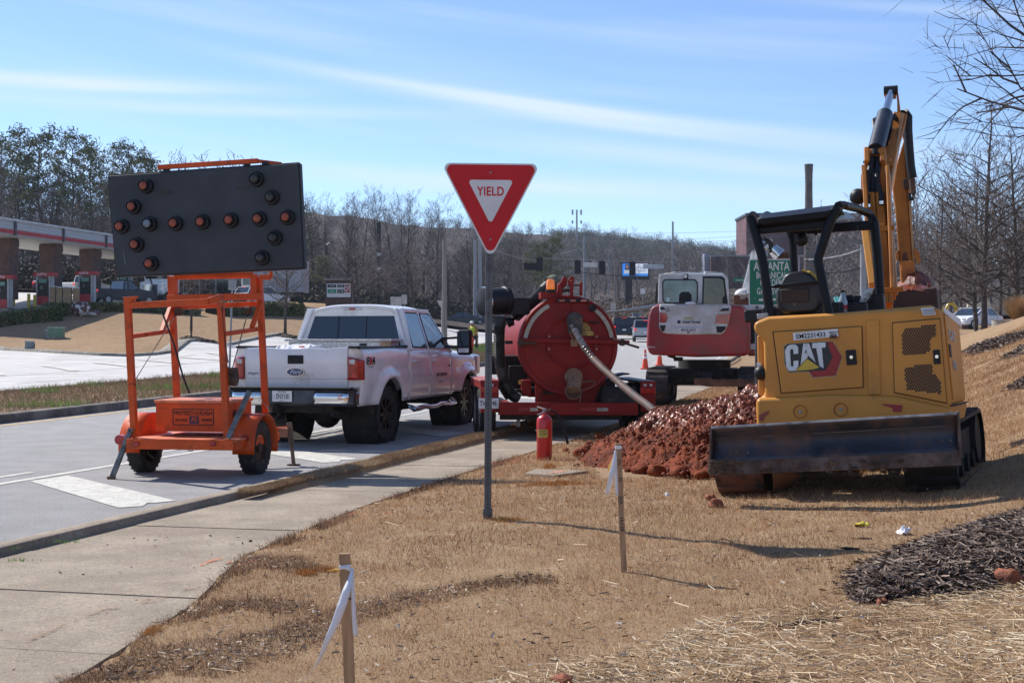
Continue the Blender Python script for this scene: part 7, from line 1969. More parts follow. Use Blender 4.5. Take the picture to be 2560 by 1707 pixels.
# ------------------------------------------------------------------ posts, poles, signals, signs
M_POLEW = mat('weathered_pole_wood', (.22, .20, .185), .85, var=.2, vs=2, stretch=(6, 6, .3), bump=.3)
M_GREYP = mat('grey_pole', (.28, .29, .31), .5, var=.05)
def pole(name, label, cat, px, D, pytop, r, m, r2=None, pybase=None, group=None):
 p = on(px, D); T_ = thing(name, label, cat, p, group=group); zt = EYE - (pytop - HY) / F * D - p.z
 MB().cyl((0, 0, -.5), (0, 0, zt), r, r2 or r * .7, n=12).build('shaft', m, T_, smooth=True)
 return T_, zt
T_, zt = pole('utility_pole', 'thick weathered wooden utility pole right of the pickup mirror', 'utility pole', 1111, 95, 600, .22, M_POLEW, .14)
T_, zt = pole('sign_post', 'grey post with the bare back of a sign, rising from the median', 'road sign', 572, 34, 712, .032, M_GREYP)
T_.rotation_euler = (0, R(2), 0)
MB().box((0, 0, zt - .0), (.20, .02, .27)).build('sign_back', mat('sign_back_grey', (.38, .38, .37), .5), T_); MB().box((.02, -.02, zt), (.10, .02, .2)).build('sign_bracket', M_GREYP, T_)
for i, (px, lab) in enumerate(((1188, 'slender grey pole behind the yield sign, left of the pair'), (1200, 'slender pale pole behind the yield sign, right of the pair'))):
 pole('utility_pole', lab, 'utility pole', px, 150, 600 if i == 0 else 590, .26, M_GREYP, .16)
T_, zt = pole('lamp_post', 'dark lamp post with a short arm before the forest, left of the pickup roof', 'street lamp', 817, 130, 612, .10, M_BLK)
MB().tube([(0, 0, zt), (.3, 0, zt + .25), (.8, 0, zt + .32)], .05, 6).build('arm', M_BLK, T_, smooth=True); MB().box((.95, 0, zt + .30), (.45, .2, .10)).build('lamp_head', M_STEEL, T_)
T_, zt = pole('signal_mast', 'tall black pole with small white boxes among the bare trees', 'pole', 947, 150, 556, .24, M_BLK, .24)
for k, z_ in enumerate((zt * .50, zt * .66)): MB().box((0, -.3, z_), (.4, .1, .5 - .2 * k)).build('box', M_WHITEP, T_)
for px, py, w_, lab in ((990, 753, .75, 'wide blank sign back on two posts before the shrubs'), (1011, 748, .36, 'narrow blank sign back beside the wide one')):
 D = 112; T_, zt = pole('sign_post', lab, 'road sign', px, D, py + 8, .04, M_GREYP)
 MB().box((0, 0, zt + .25), (w_ / 16 * 20, .03, .8)).build('sign_back', mat('pale_sign_back', (.40, .37, .34), .5), T_)
T_, zt = pole('sign_post', 'grey back of a small triangular sign left of the wooden pole', 'road sign', 1104, 100, 765, .04, M_GREYP)
MB().prism([(-.38, 0, zt + .42), (.38, 0, zt + .42), (0, 0, zt - .25)], (0, .03, 0)).build('sign_back', mat('pale_sign_back', (.4, .37, .34)), T_)
T_, zt = pole('utility_pole', 'pale power pole with short cross arms left of the billboard', 'power pole', 1461, 260, 588, .30, M_GREYP, .2)
for z_ in (2.5, 6.5, 10.5): MB().tube([(0, 0, zt - z_), (-2, 0, zt - z_ - .5), (-5, 0, zt - z_ - 1.2)], .07, 5).build('cross_arm', M_STEEL, T_)
pole('utility_pole', 'tall thin steel pole above the red excavator cab', 'power pole', 1682, 330, 554, .35, M_GREYP, .22)
pole('utility_pole', 'thin dark pole left of the billboard', 'power pole', 1538, 180, 648, .16, M_POLEW, .12)
pole('utility_pole', 'dark pole with hanging insulators between the two signals', 'power pole', 1421, 200, 652, .14, M_POLEW, .12)
pole('utility_pole', 'dark thin pole on the forest edge beside the sign tip', 'power pole', 1283, 240, 590, .18, M_POLEW, .14)
for px, D, py, lab in ((1521, 300, 628, 'tall light mast over the billboard'), (1755, 300, 630, 'tall light mast left of the brick warehouse'), (1998, 220, 640, 'light mast seen through the excavator canopy')):
 T_, zt = pole('light_mast', lab, 'light mast', px, D, py, .16, M_GREYP)
 for k in (-1, 0, 1): MB().box((k * .7, 0, zt), (.6, .3, .2)).build('lamp_head', M_STEEL, T_)
T_, zt = pole('utility_pole', 'grey strain pole beside the excavator boom', 'pole', 2158, 60, 612, .16, M_GREYP, .14)
M_SIG = mat('signal_black', (.012, .014, .022), .6, spec=.3)
def wire(name, label, pts, r, m=M_BLK, group=None):
 o = MB().tube(pts, r, 5).build(name, m, None); o.location = (0, 0, 0)
 return tag(o, label, 'cable', group)
def sag(a, b_, s_, n=14): return [a.lerp(b_, k / n) - Vector((0, 0, s_ * 4 * (k / n) * (1 - k / n))) for k in range(n + 1)]
DS_ = 95
wire('span_wire', 'signal span wire running from behind the yield sign across the road', sag(at(1240, 627, DS_), at(1345, 652, DS_), .1) + sag(at(1345, 645, DS_), at(1670, 657, DS_), .0), .022, mat('wire_grey', (.30, .30, .31), .5))
wire('span_wire', 'lower dark span wire carrying the signals', sag(at(1430, 678, DS_), at(1700, 688, DS_), .2), .02)
for px, lab in ((1349, 'traffic signal, leftmost on the span wire, dark from behind'), (1444, 'traffic signal second from left, beside the white street sign'), (1505, 'traffic signal third from left on the span wire'), (1581, 'traffic signal rightmost, in front of the billboard')):
 c_ = at(px, 645 if px < 1400 else 652 + (px - 1444) * .03, DS_); T_ = thing('traffic_signal', lab, 'traffic light', c_, group='traffic signals on the span wire')
 MB().box((0, 0, -.45), (.42, .25, .92)).build('housing', M_SIG, T_, bevel=.02); MB().box((0, .05, -.45), (.46, .04, 1.0)).build('backplate', M_SIG, T_, bevel=.01)
 for z_ in (-.15, -.45, -.75): MB().cyl((0, .12, z_), (0, .38, z_), .13, n=10).build('visor', M_SIG, T_)
 MB().cyl((0, 0, 0), (0, 0, .18), .03, n=6).build('hanger', M_SIG, T_)
c_ = at(1326, 670, DS_); T_ = thing('traffic_signal', 'row of dark turned signals at the left end of the wire', 'traffic light', c_)
for k in range(4): MB().cyl((-.35 + k * .22, 0, .25 - k * .05), (-.35 + k * .22 + .05, .3, .2 - k * .05), .16, n=10).build('visor', M_SIG, T_)
MB().box((0, .1, .1), (.9, .2, .5)).build('housing', M_SIG, T_)
for (x0_, x1_, py, m_, lab) in ((1458, 1494, 662, mat('pale_street_sign', (.5, .5, .5), .5), 'blank white street name sign between two signals'), (1608, 1659, 666, mat('grey_street_sign', (.36, .40, .45), .5), 'blank grey street name sign right of the billboard')):
 a_ = at(x0_, py, DS_); b_ = at(x1_, py, DS_); T_ = thing('street_sign', lab, 'street sign', (a_ + b_) / 2)
 MB().box((0, 0, 0), ((b_ - a_).x, .03, .33)).build('sign_blade', m_, T_); MB().cyl((0, 0, .1), (0, 0, .4), .02, n=6).build('hanger', M_SIG, T_)
c_ = at(1850, 700, 75); T_ = thing('street_sign', 'small green street name sign left of the big green sign', 'street sign', c_)
P_ = MB().box((0, 0, 0), (.75, .02, .22)).build('sign_blade', M_GRN, T_); text('Limestone', .10, M_SWHT, P_, (0, -.012, 0), sxx=.8)
MB().cyl((0, .02, .1), (0, .02, .5), .02, n=6).build('hanger', M_SIG, T_)
wg = 'power lines across the sky'
for i, (a_, b_, D, s_, lab) in enumerate((((1240, 575), (2000, 570), 300, 1.0, 'highest power line across the sky'), ((1390, 600), (1980, 588), 310, 1.2, 'second power line over the hill'), ((1461, 602), (1985, 580), 300, .6, 'third power line over the hill'),
        ((1461, 620), (1890, 598), 300, .6, 'fourth power line over the hill'), ((1461, 648), (1700, 632), 280, .4, 'lowest power line over the billboard'), ((1200, 594), (1461, 640), 240, .5, 'power line dropping left of the power pole'))):
 wire('power_line', lab, sag(at(*a_, D), at(*b_, D), s_), .028, mat('wire_grey', (.3, .3, .31)), wg)
wire('light_string', 'bright beaded cable seen through the excavator canopy', sag(at(2012, 648, 60), at(2158, 620, 60), .15), .03, mat('bright_cable', (.75, .75, .75), .4))
wire('cable', 'dark cable below the beaded cable', sag(at(2050, 682, 60), at(2158, 668, 60), .1), .02)
wire('mast_arm', 'pale mast arm slanting to the strain pole', [at(2046, 586, 60), at(2158, 616, 60)], .04, M_GREYP); wire('mast_arm', 'lower pale brace of the mast arm', [at(2066, 592, 60), at(2158, 627, 60)], .03, M_GREYP)
BD = 250; bb = at(1589, 770, BD); T_ = thing('billboard', 'lit advertising screen on a dark pole beyond the road', 'billboard', (bb.x, BD, gz(bb.x, BD)))
kz = lambda py: EYE - (py - HY) / F * BD - T_.location.z
kx = lambda px: (px - CX) / F * BD - bb.x
MB().box((kx(1572), .6, kz(690) / 2), (1.3, 1.0, kz(690))).build('pole', M_SIG, T_)
FR_ = MB().box(((kx(1556) + kx(1622)) / 2, .4, (kz(658) + kz(698)) / 2), (kx(1622) - kx(1556) + .3, .8, kz(658) - kz(698) + .2)).build('frame', M_SIG, T_)
def screen(name, x0_, x1_, y0_, y1_, col, e_, off=-.03):
 return MB().box(((kx(x0_) + kx(x1_)) / 2, off, (kz(y0_) + kz(y1_)) / 2), (kx(x1_) - kx(x0_), .04, kz(y0_) - kz(y1_))).build(name, mat('screen_' + name, col, .4, var=.05, emit=(col, e_)), FR_)
screen('blue_field', 1556, 1576, 659, 690, (.02, .22, .75), .55); screen('pale_field', 1576, 1620, 659, 690, (.68, .72, .80), .45); screen('blue_strip', 1556, 1620, 684, 691, (.03, .25, .72), .5, -.06)
screen('portrait_coat', 1560, 1574, 675, 684, (.7, .7, .72), .3, -.05); screen('portrait_hair', 1563, 1572, 661, 675, (.10, .035, .02), .2, -.05); screen('portrait_face', 1565.5, 1570, 663, 670, (.55, .28, .18), .3, -.08)
text('DR. MEYER', .42, mat('screen_text', (.25, .27, .35), .5), FR_, (kx(1600), -.08, kz(670)), sxx=.9); text('Orthopedic', .36, mat('screen_text2', (.35, .25, .5), .5), FR_, (kx(1600), -.08, kz(677)), sxx=.9)
T_, zt = pole('cell_tower', 'slim cell tower with antennas on the wooded ridge', 'tower', 1442, 680, 528, .55, M_GREYP, .4)
for z_ in (0, 5):
 for k in (-1, 0, 1): MB().box((k * 2.2, 0, zt - z_ - .6), (.9, .6, 2.6 - z_ * .2)).build('antenna', M_STEEL, T_)
PS = thing('price_sign', 'low brick monument sign with fuel prices before the forest', 'sign', on(847, 120), R(-6)); zb_ = PS.location.z
pz = lambda py: EYE - (py - HY) / F * 120 - zb_
MB().box((0, .3, (pz(700)) / 2), (2.45, .6, pz(700))).build('brick_body', M_BRK, PS); MB().box((0, .3, pz(698)), (2.8, .8, .16)).build('cap_stone', mat('cap_stone', (.32, .3, .27), .8), PS)
MB().box((.0, -.04, (pz(709) + pz(743)) / 2), (2.2, .06, pz(709) - pz(743))).build('panel', M_WHITEP, PS)
for x_, y_, w_, h_, m_ in ((-.62, 715, .8, .26, M_BLACKP), (-.62, 728, .8, .36, mat('price_green', (.02, .30, .18), .5)), (.20, 728, .62, .36, M_BLACKP), (.20, 715, .62, .26, M_BLACKP), (.80, 722, .5, .7, M_FRED)):
 MB().box((x_, -.085, pz(y_)), (w_, .03, h_)).build('price_field', m_, PS)
text('3.76', .26, M_WHITEP, PS, (.20, -.105, pz(728)), sxx=.8); text('3.19', .2, M_WHITEP, PS, (.20, -.105, pz(715)), sxx=.8); text('Diesel', .14, M_WHITEP, PS, (-.62, -.105, pz(728)), sxx=.8); text('Unleaded', .12, M_WHITEP, PS, (-.62, -.105, pz(715)), sxx=.8); text('QT', .4, M_WHITEP, PS, (.80, -.105, pz(722)), sxx=.7, bold=.03)
# ------------------------------------------------------------------ brick buildings, chimney, right side
M_PURB = mat('old_mill_brick', (.16, .075, .08), .9, var=.12, vs=.3)
MD = 330
ml = on(1885, MD); mr_ = on(2170, MD); T_ = thing('mill_building', 'large old purple brown brick mill seen through the excavator canopy', 'building', on(2010, MD))
mz = lambda py: EYE - (py - HY) / F * MD - T_.location.z
mw = (mr_ - ml).x
MB().box((0, 8, mz(538) / 2 - 2), (mw, 16, mz(538) + 4)).build('wall', M_PURB, T_)
MB().box((0, 7.9, mz(536)), (mw + .6, 16.6, .6)).build('roof_edge', mat('dark_strap', (.07, .07, .09)), T_)
for k in range(12):
 for j in range(6):
  MB().box((-mw / 2 + (k + .5) * mw / 12, -.04, mz(545) - 2 - j * 3.3), (1.3, .12, 1.9)).build('window', mat('mill_window', (.09, .045, .055), .5), T_)
for k in range(13): MB().box((-mw / 2 + k * mw / 12, -.2, mz(545) / 2), (.5, .4, mz(545))).build('pilaster', M_PURB, T_)
CH = thing('chimney', 'tall round brick chimney rising behind the excavator canopy', 'chimney', on(2022, 315)); cz_ = EYE - (411 - HY) / F * 315 - CH.location.z
M_CHM = mat('sooty_brick', (.115, .085, .07), .9, var=.25, vs=.5)
b = MB(); b.lathe([(1.25, -2), (1.0, cz_ * .5), (.86, cz_ - 6), (.86, cz_ - 3), (.98, cz_ - 1.2), (1.02, cz_), (.75, cz_), (.7, cz_ - 2)], (0, 0, 0), (0, 0, 1), 24); b.build('shaft', M_CHM, CH, smooth=True, angle=30)
b = MB(); b.lathe([(.90, cz_ - 3.4), (.95, cz_ - 3.2), (.90, cz_ - 3.0)], (0, 0, 0), (0, 0, 1), 24); b.build('band', M_CHM, CH)
WD = 300; T_ = thing('warehouse', 'low dark brick building with a pale pillar behind the red excavator cab', 'building', on(1830, WD)); wz = lambda py: EYE - (py - HY) / F * WD - T_.location.z; wx_ = lambda px: (px - 1830) / F * WD
MB().box((wx_(1836), 6, wz(641) / 2), (wx_(1895) - wx_(1778), 12, wz(641))).build('wall', mat('dark_plum_brick', (.085, .035, .04), .9), T_); MB().box((wx_(1771.5), 4, wz(632) / 2), (wx_(1778) - wx_(1765), 3, wz(632))).build('pillar', mat('pale_lilac_wall', (.34, .36, .45), .7), T_)
MB().box((wx_(1836), 5.9, wz(640)), (wx_(1896) - wx_(1777), 12.3, .35)).build('roof_edge', M_GREYP, T_)
T_ = thing('kiosk', 'small building with a turquoise metal roof behind the excavator seat', 'building', on(2126, 110), 0); kz2 = lambda py: EYE - (py - HY) / F * 110 - T_.location.z
MB().box((0, 1.5, kz2(768) / 2), (1.9, 3, kz2(768))).build('wall', M_BRK, T_)
b = MB(); b.prism([(-1.05, 0, kz2(766)), (1.05, 0, kz2(766)), (.9, 1.2, kz2(741)), (-1.1, 1.2, kz2(741))], (0, .1, -.1)); b.build('roof', mat('turquoise_roof', (.12, .42, .40), .45), T_)
for k in range(9): MB().bar((-1.0 + k * .24, -.02, kz2(766)), (-1.05 + k * .235, 1.18, kz2(741) + .03), .03, .03).build('roof_rib', mat('turquoise_roof', (.12, .42, .4)), T_)
AD = 100; T_ = thing('arches_sign', 'yellow double arch of a restaurant sign right of the yellow excavator', 'sign', on(2368, AD)); az_ = lambda py: EYE - (py - HY) / F * AD - T_.location.z; ax_ = lambda px: (px - 2368) / F * AD
M_ARCH = mat('arch_yellow', (.72, .50, .05), .4)
for x0_, x1_ in ((2330, 2361), (2361, 2396)):
 pts = []
 for k in range(17):
  a = math.pi * k / 16; pts.append((ax_((x0_ + x1_) / 2) - math.cos(a) * (ax_(x1_) - ax_(x0_)) / 2, 0, az_(818) + math.sin(a) ** .8 * (az_(758) - az_(818))))
 MB().tube(pts, .13, 8).build('arch', M_ARCH, T_, smooth=True)
T_ = thing('brick_pier', 'dark brick pier with a pale cap beside the yellow arches', 'pillar', on(2412, 96)); MB().box((0, 0, .75), (.62, .6, 1.5)).build('pier', M_BRK, T_); MB().box((0, 0, 1.52), (.75, .72, .10)).build('cap_stone', mat('cap_stone', (.32, .3, .27)), T_)
T_ = thing('low_wall', 'cream wall beyond the right hand trees', 'wall', on(2446, 112)); MB().box((0, 0, .9), (1.9, .3, 1.6)).build('wall_panel', mat('cream_wall', (.62, .58, .46), .7), T_)
T_ = thing('planter', 'round concrete planter by the brown ornamental grass', 'planter', on(2503, 57)); b = MB(); b.lathe([(.0, .0), (.36, 0), (.40, .62), (.42, .64), (.34, .64), (.32, .5), (.0, .5)], (0, 0, 0), (0, 0, 1), 24); b.build('pot', mat('pale_concrete_pot', (.42, .40, .34), .85, var=.15), T_, smooth=True, angle=40)
T_ = thing('guardrail', 'steel guardrail curving along the road far beyond the tank', 'guardrail', on(1575, 190))
gpts = [at(1515, 779, 175), at(1560, 776, 180), at(1600, 771, 185), at(1640, 764, 190), at(1700, 757, 195)]
b = MB()
MB().tube([p - T_.location for p in gpts], .22, 6).build('rail', M_STEEL, T_, smooth=True)
for p in gpts: MB().cyl(p - T_.location - Vector((0, 0, 1.6)), p - T_.location, .09, n=6).build('rail_post', M_STEEL, T_)
T_ = thing('sign_post', 'blank pale sign back beyond the tank, right of the valve hinge', 'road sign', on(1533, 150)); sz_ = EYE - (766 - HY) / F * 150 - T_.location.z
MB().box((0, 0, sz_), (.62, .04, .85)).build('sign_back', mat('pale_sign_back', (.4, .37, .34)), T_); MB().cyl((0, .04, 0), (0, .04, sz_), .05, n=6).build('shaft', M_GREYP, T_)
T_ = thing('sign_post', 'small white square sign back among the brush below the billboard', 'road sign', on(1607, 200)); sz_ = EYE - (728 - HY) / F * 200 - T_.location.z
MB().box((0, 0, sz_), (.7, .04, .8)).build('sign_back', M_WHITEP, T_); MB().cyl((0, .04, 0), (0, .04, sz_), .05, n=6).build('shaft', M_GREYP, T_)
# ------------------------------------------------------------------ vegetation
def qmesh(name, C, A, B, m, label=None, cat=None, kind='stuff', parent=None):
 """many small quads: centres C, half vectors A, B"""
 V = np.stack([C - A - B, C + A - B, C + A + B, C - A + B], 1).reshape(-1, 3)
 o = npmesh(name, V, np.arange(len(V)).reshape(-1, 4), m, parent)
 if kind: o['kind'] = kind
 return tag(o, label, cat)
def tmesh(name, C, W, T, m, label=None, cat=None):
 V = np.stack([C - W, C + W, C + T], 1).reshape(-1, 3)
 o = npmesh(name, V, np.arange(len(V)).reshape(-1, 3), m); o['kind'] = 'stuff'
 return tag(o, label, cat)
def view_pts(n, d0, d1, p=1.0, wide=.43):
 """points on the ground within view, thinning out with distance"""
 t = RS.rand(n); e_ = 2 - p
 D = (d0 ** e_ + t * (d1 ** e_ - d0 ** e_)) ** (1 / e_) if abs(e_) > 1e-3 else d0 * (d1 / d0) ** t
 X = (RS.rand(n) * 2 - 1) * (wide * D + .6)
 return X, D
def poly_w(pts): return np.array([tuple(gp(*p).xy) for p in pts])
def inpoly(x, y, P):
 c = np.zeros(x.shape, bool)
 for i in range(len(P)):
  x1, y1 = P[i]; x2, y2 = P[i - 1]
  with np.errstate(divide='ignore', invalid='ignore'):
   c ^= ((y1 > y) != (y2 > y)) & (x < (x2 - x1) * (y - y1) / (y2 - y1) + x1)
 return c
def dline(x, y, P):
 d = np.full(x.shape, 1e9)
 for a, b_ in zip(P[:-1], P[1:]):
  ab = b_ - a; t = np.clip(((x - a[0]) * ab[0] + (y - a[1]) * ab[1]) / (ab @ ab), 0, 1)
  d = np.minimum(d, np.hypot(x - a[0] - t * ab[0], y - a[1] - t * ab[1]))
 return d
STRAW = np.concatenate([poly_w([(1240, 1706), (1500, 1640), (1720, 1575), (1900, 1540), (2060, 1525), (2300, 1500), (2559, 1450)]), np.array([[4.5, 7.2], [4.5, 2.5], [-.2, 2.5]])])
MULCH = poly_w([(2105, 1490), (2125, 1440), (2200, 1395), (2300, 1362), (2400, 1330), (2480, 1302), (2559, 1285), (2700, 1260), (2760, 1400), (2559, 1462), (2440, 1490), (2330, 1506), (2200, 1512), (2130, 1508)])
BANDS = [poly_w(l_) for l_ in ([(520, 1670), (680, 1610), (800, 1560), (900, 1530), (1010, 1500), (1180, 1470), (1320, 1452)], [(470, 1470), (560, 1430), (640, 1405), (760, 1425)], [(300, 1690), (400, 1650), (520, 1620), (640, 1600)], [(500, 1530), (640, 1515), (720, 1530)])]
def band(x, y):
 d = np.min([dline(x, y, b_) for b_ in BANDS], 0)
 return np.clip(1 - d / (.13 + .12 * fbm(x * 4, y * 4, 2, 5)), 0, 1)
def zland(x, y):
 return land(x, y) + ((fbm(x * 1.3, y * 1.3, 4, 3) - .5) * .05 * (y < 60) + (fbm(x * 5, y * 5, 3, 9) - .5) * .025 * (y < 25)) * sstep(-4.6, -3.8, uv_of(x, y)[0])
def ontr(x, y):
 """inside a track footprint of the machines or the heap"""
 g_ = (x > .9) & (x < 4.1) & (y > 13.4) & (y < 17.4)
 return g_
M_BL = island_mat('dry_grass_blade', [(.19, .09, .04), (.39, .21, .095), (.52, .31, .15), (.66, .45, .27), (.45, .25, .11)], .8, .25)
x, y = view_pts(760000, 3.4, 42, 1.55)
u, v = uv_of(x, y)
ok = (u > edge_r(v) + .02 + (fbm(x * 3, y * 3, 2, 8) - .5) * .14) & ~ontr(x, y) & ~inpoly(x, y, MULCH)
ok &= ~(inpoly(x, y, STRAW) & (RS.rand(len(x)) < .55)) & (RS.rand(len(x)) > band(x, y) * .5) & (fbm(x * .9, y * .9, 4, 77) + RS.rand(len(x)) * .35 > .44)
x, y = x[ok], y[ok]
def blades(x, y, hmin, hmax, w0, m, name, label, zf=zland, lean=1.0):
 n = len(x); k = np.sqrt(np.maximum(y, 5) / 7)
 h_ = (hmin + (hmax - hmin) * RS.rand(n) ** 1.5) * k * (.6 + .8 * fbm(x * 2.2, y * 2.2, 3, 12)); a = RS.rand(n) * 6.283; l_ = RS.rand(n) * lean
 C = np.stack([x, y, zf(x, y) - .004], 1); W = np.stack([np.cos(a), np.sin(a) * .4, a * 0], 1) * (w0 * k * k)[:, None] if True else 0
 b_ = RS.rand(n) * 6.283; T = np.stack([np.cos(b_) * l_ * h_, np.sin(b_) * l_ * h_, h_], 1)
 return tmesh(name, C, W, T, m, label)
blades(x, y, .012, .045, .0017, M_BL, 'dry_grass', 'short dead straw coloured lawn grass')
x, y = view_pts(520000, 3.6, 16, 1.2); u, v = uv_of(x, y)
ed_ = (np.abs(u - edge_r(v) - .08) < .10) & (fbm(x * 2.5, y * 2.5, 3, 44) > .47)
ok = ((band(x, y) > .05) | ed_) & (u > edge_r(v)) & ~inpoly(x, y, MULCH); x, y = x[ok], y[ok]
blades(x, y, .014, .062, .0021, island_mat('tuft_blade', [(.05, .024, .014), (.14, .07, .038), (.28, .16, .09), (.46, .32, .21)], .85, .2), 'grass_tufts', 'ragged brown tufts of torn up grass', lean=1.6)
M_CHIP = island_mat('bark_chip', [(.07, .038, .022), (.16, .09, .055), (.27, .17, .11), (.12, .065, .04), (.5, .40, .30)], .8)
def flakes(x, y, l0, l1, w0, w1, m, name, label, zf=zland, tilt=.5, lift=.012, par=None):
 n = len(x); a = RS.rand(n) * 6.283; L = (l0 + (l1 - l0) * RS.rand(n) ** 2) / 2; W = (w0 + (w1 - w0) * RS.rand(n)) / 2
 e_ = (RS.rand(n) - .5) * tilt; A = np.stack([np.cos(a), np.sin(a), e_], 1) * L[:, None]
 r_ = (RS.rand(n) - .5) * 2.2; B = np.stack([-np.sin(a) * np.cos(r_), np.cos(a) * np.cos(r_), np.sin(r_)], 1) * W[:, None]
 C = np.stack([x, y, zf(x, y) + lift + np.abs(e_) * L * .5 + RS.rand(n) * lift], 1)
 return qmesh(name, C, A, B, m, label, parent=par)
x, y = view_pts(150000, 3.6, 30, 1.4); u, v = uv_of(x, y)
ok = (u > edge_r(v) - .02) & ~ontr(x, y) & ((RS.rand(len(x)) < .045 + .10 * (fbm(x * .7, y * .7, 3, 91) > .55)) | (RS.rand(len(x)) < band(x, y) * 1.5)); flakes(x[ok], y[ok], .010, .045, .003, .011, M_CHIP, 'fallen_leaves', 'scattered bark bits and curled dead leaves')
x, y = view_pts(9000, 3.6, 18, 1.2); u, v = uv_of(x, y); ok = (u > -5.5) & (u < edge_r(v) + .05) & (fbm(x * 1.5, y * 1.5, 3, 15) + RS.rand(len(x)) * .2 > .68) & (v < 9)
flakes(x[ok], y[ok], .006, .03, .005, .018, M_CHIP, 'pavement_crumbs', 'crumbs of soil on the sidewalk', lambda a, b_: zroad(uv_of(a, b_)[1]) + .075, lift=.004)
M_STRAW = island_mat('straw', [(.28, .16, .08), (.50, .35, .19), (.66, .52, .33), (.40, .25, .12), (.76, .64, .46)], .6, .15)
x = RS.rand(85000) * 6.5 - 1.2; y = 2.8 + RS.rand(85000) * 6.5
dn = fbm(x * 2, y * 2, 3, 55); ok = (inpoly(x + (dn - .5) * .6, y + (dn - .5) * .5, STRAW)) | (inpoly(x, y + .9, STRAW) & (RS.rand(len(x)) < .05)); ok &= ~inpoly(x, y, MULCH) & (RS.rand(len(x)) < dn * 2.0)
flakes(x[ok], y[ok], .03, .17, .0022, .0052, M_STRAW, 'straw', 'loose pale straw spread over the ground', tilt=.35, lift=.014)
x, y = view_pts(900, 4, 20, 1.0); u, v = uv_of(x, y); ok = (u > edge_r(v) + .2); flakes(x[ok], y[ok], .04, .16, .002, .005, M_STRAW, 'stray_straw', 'stray straw stalks on the lawn', lift=.025)
M_MULB = mat('mulch_base', (.035, .022, .017), .95, var=.3, vs=9, bump=1, bs=40)
M_MULC = island_mat('shredded_mulch', [(.05, .027, .017), (.11, .064, .042), (.19, .125, .09), (.30, .22, .165), (.08, .045, .03)], .75)
def bed(P, n, l0, l1, w0, w1, label, rise=.05):
 x0, y0 = P.min(0); x1, y1 = P.max(0); nx = 40
 gx_, gy_ = np.meshgrid(np.linspace(x0, x1, nx), np.linspace(y0, y1, nx)); ins = inpoly(gx_, gy_, P)
 Pc = np.concatenate([P, P[:1]]); dz = lambda a, b_: zland(a, b_) + np.where(inpoly(a, b_, P), np.minimum(dline(a, b_, Pc) * .35, rise), -.02)
 z_ = dz(gx_, gy_); i_ = np.arange(nx * nx).reshape(nx, nx); q = np.stack([i_[:-1, :-1], i_[:-1, 1:], i_[1:, 1:], i_[1:, :-1]], -1).reshape(-1, 4)
 k = ins.ravel()[q].any(1); o = npmesh('mulch_bed', np.stack([gx_, gy_, z_], -1).reshape(-1, 3), q[k], M_MULB, smooth=True); o['kind'] = 'structure'
 x = x0 - .15 + RS.rand(n) * (x1 - x0 + .3); y = y0 - .15 + RS.rand(n) * (y1 - y0 + .3); ok = inpoly(x + RS.randn(n) * .08, y + RS.randn(n) * .16, P)
 f_ = flakes(x[ok], y[ok], l0, l1, w0, w1, M_MULC, 'mulch', label, dz, tilt=.6, lift=.01)
bed(MULCH, 30000, .03, .13, .004, .012, 'dark shredded bark mulch at the right edge', .10)
bed(poly_w([(2405, 884), (2440, 862), (2480, 850), (2559, 832), (2640, 815), (2640, 828), (2559, 848), (2500, 872), (2440, 886)]), 7000, .08, .3, .02, .05, 'dark mulch bed under the street trees', .05)
bed(poly_w([(2496, 898), (2530, 884), (2559, 866), (2640, 840), (2640, 868), (2559, 888), (2520, 898)]), 3000, .06, .2, .02, .04, 'dark mulch wedge higher on the bank', .05)
bed(poly_w([(2508, 980), (2540, 958), (2580, 935), (2640, 930), (2640, 960), (2560, 972)]), 3000, .05, .15, .015, .03, 'dark mulch wedge lower on the bank', .05)
M_BL2 = island_mat('strip_blade', [(.15, .085, .045), (.32, .20, .105), (.44, .30, .17), (.52, .39, .25)], .85, .2)
n = 130000; v = 11.2 + (RS.rand(n) ** 1.5) * 34; wd = np.clip((v - 11.2) / 2, .6, 1); u = -5.80 + (RS.rand(n) * .28 - .14) * wd; x, y = xy_of(u, v)
strip('grass_strip', np.linspace(-5.93, -5.63, 7), np.linspace(11.3, 60, 120), lambda U, V, X, Y: zroad(V) + .135 - ((U + 5.78) / .15) ** 2 * .09 - .09 * sstep(12.5, 11.2, V), MG, kind='structure')
blades(x, y, .012, .042, .0020, M_BL2, 'strip_grass', 'dry grass strip between kerb and sidewalk', lambda a, b_: zroad(uv_of(a, b_)[1]) + .12)
M_MED = island_mat('median_blade', [(.13, .07, .045), (.23, .14, .09), (.36, .26, .17), (.26, .19, .10), (.16, .17, .06)], .9, .2)
n = 120000; v = 6 + RS.rand(n) ** 1.3 * 75; u = -21.1 + RS.rand(n) * 5.3; x, y = xy_of(u, v); blades(x, y, .02, .08, .0020, M_MED, 'median_grass', 'patchy brown and green grass on the median', lambda a, b_: np.where(b_ < 45, zroad(uv_of(a, b_)[1]), land(a, b_)) + .15, lean=1.3)
ok = fbm(x * .35, y * .9, 3, 66) > .68; blades(x[ok], y[ok], .04, .11, .003, island_mat('green_blade', [(.08, .17, .03), (.14, .28, .05), (.2, .3, .08)], .9, .3), 'green_grass', 'fresh green tufts on the median', lambda a, b_: np.where(b_ < 45, zroad(uv_of(a, b_)[1]), land(a, b_)) + .15)
for px, py in ((172, 1365), (47, 1412), (20, 1380), (30, 1368)):
 p = gp(px, py); k = 45; blades(p.x + RS.randn(k) * .05, p.y + RS.randn(k) * .025, .012, .035, .0022, MATS['green_blade'], 'weed', 'small green weed in the kerb joint', lambda a, b_: land(a, b_) + .03)
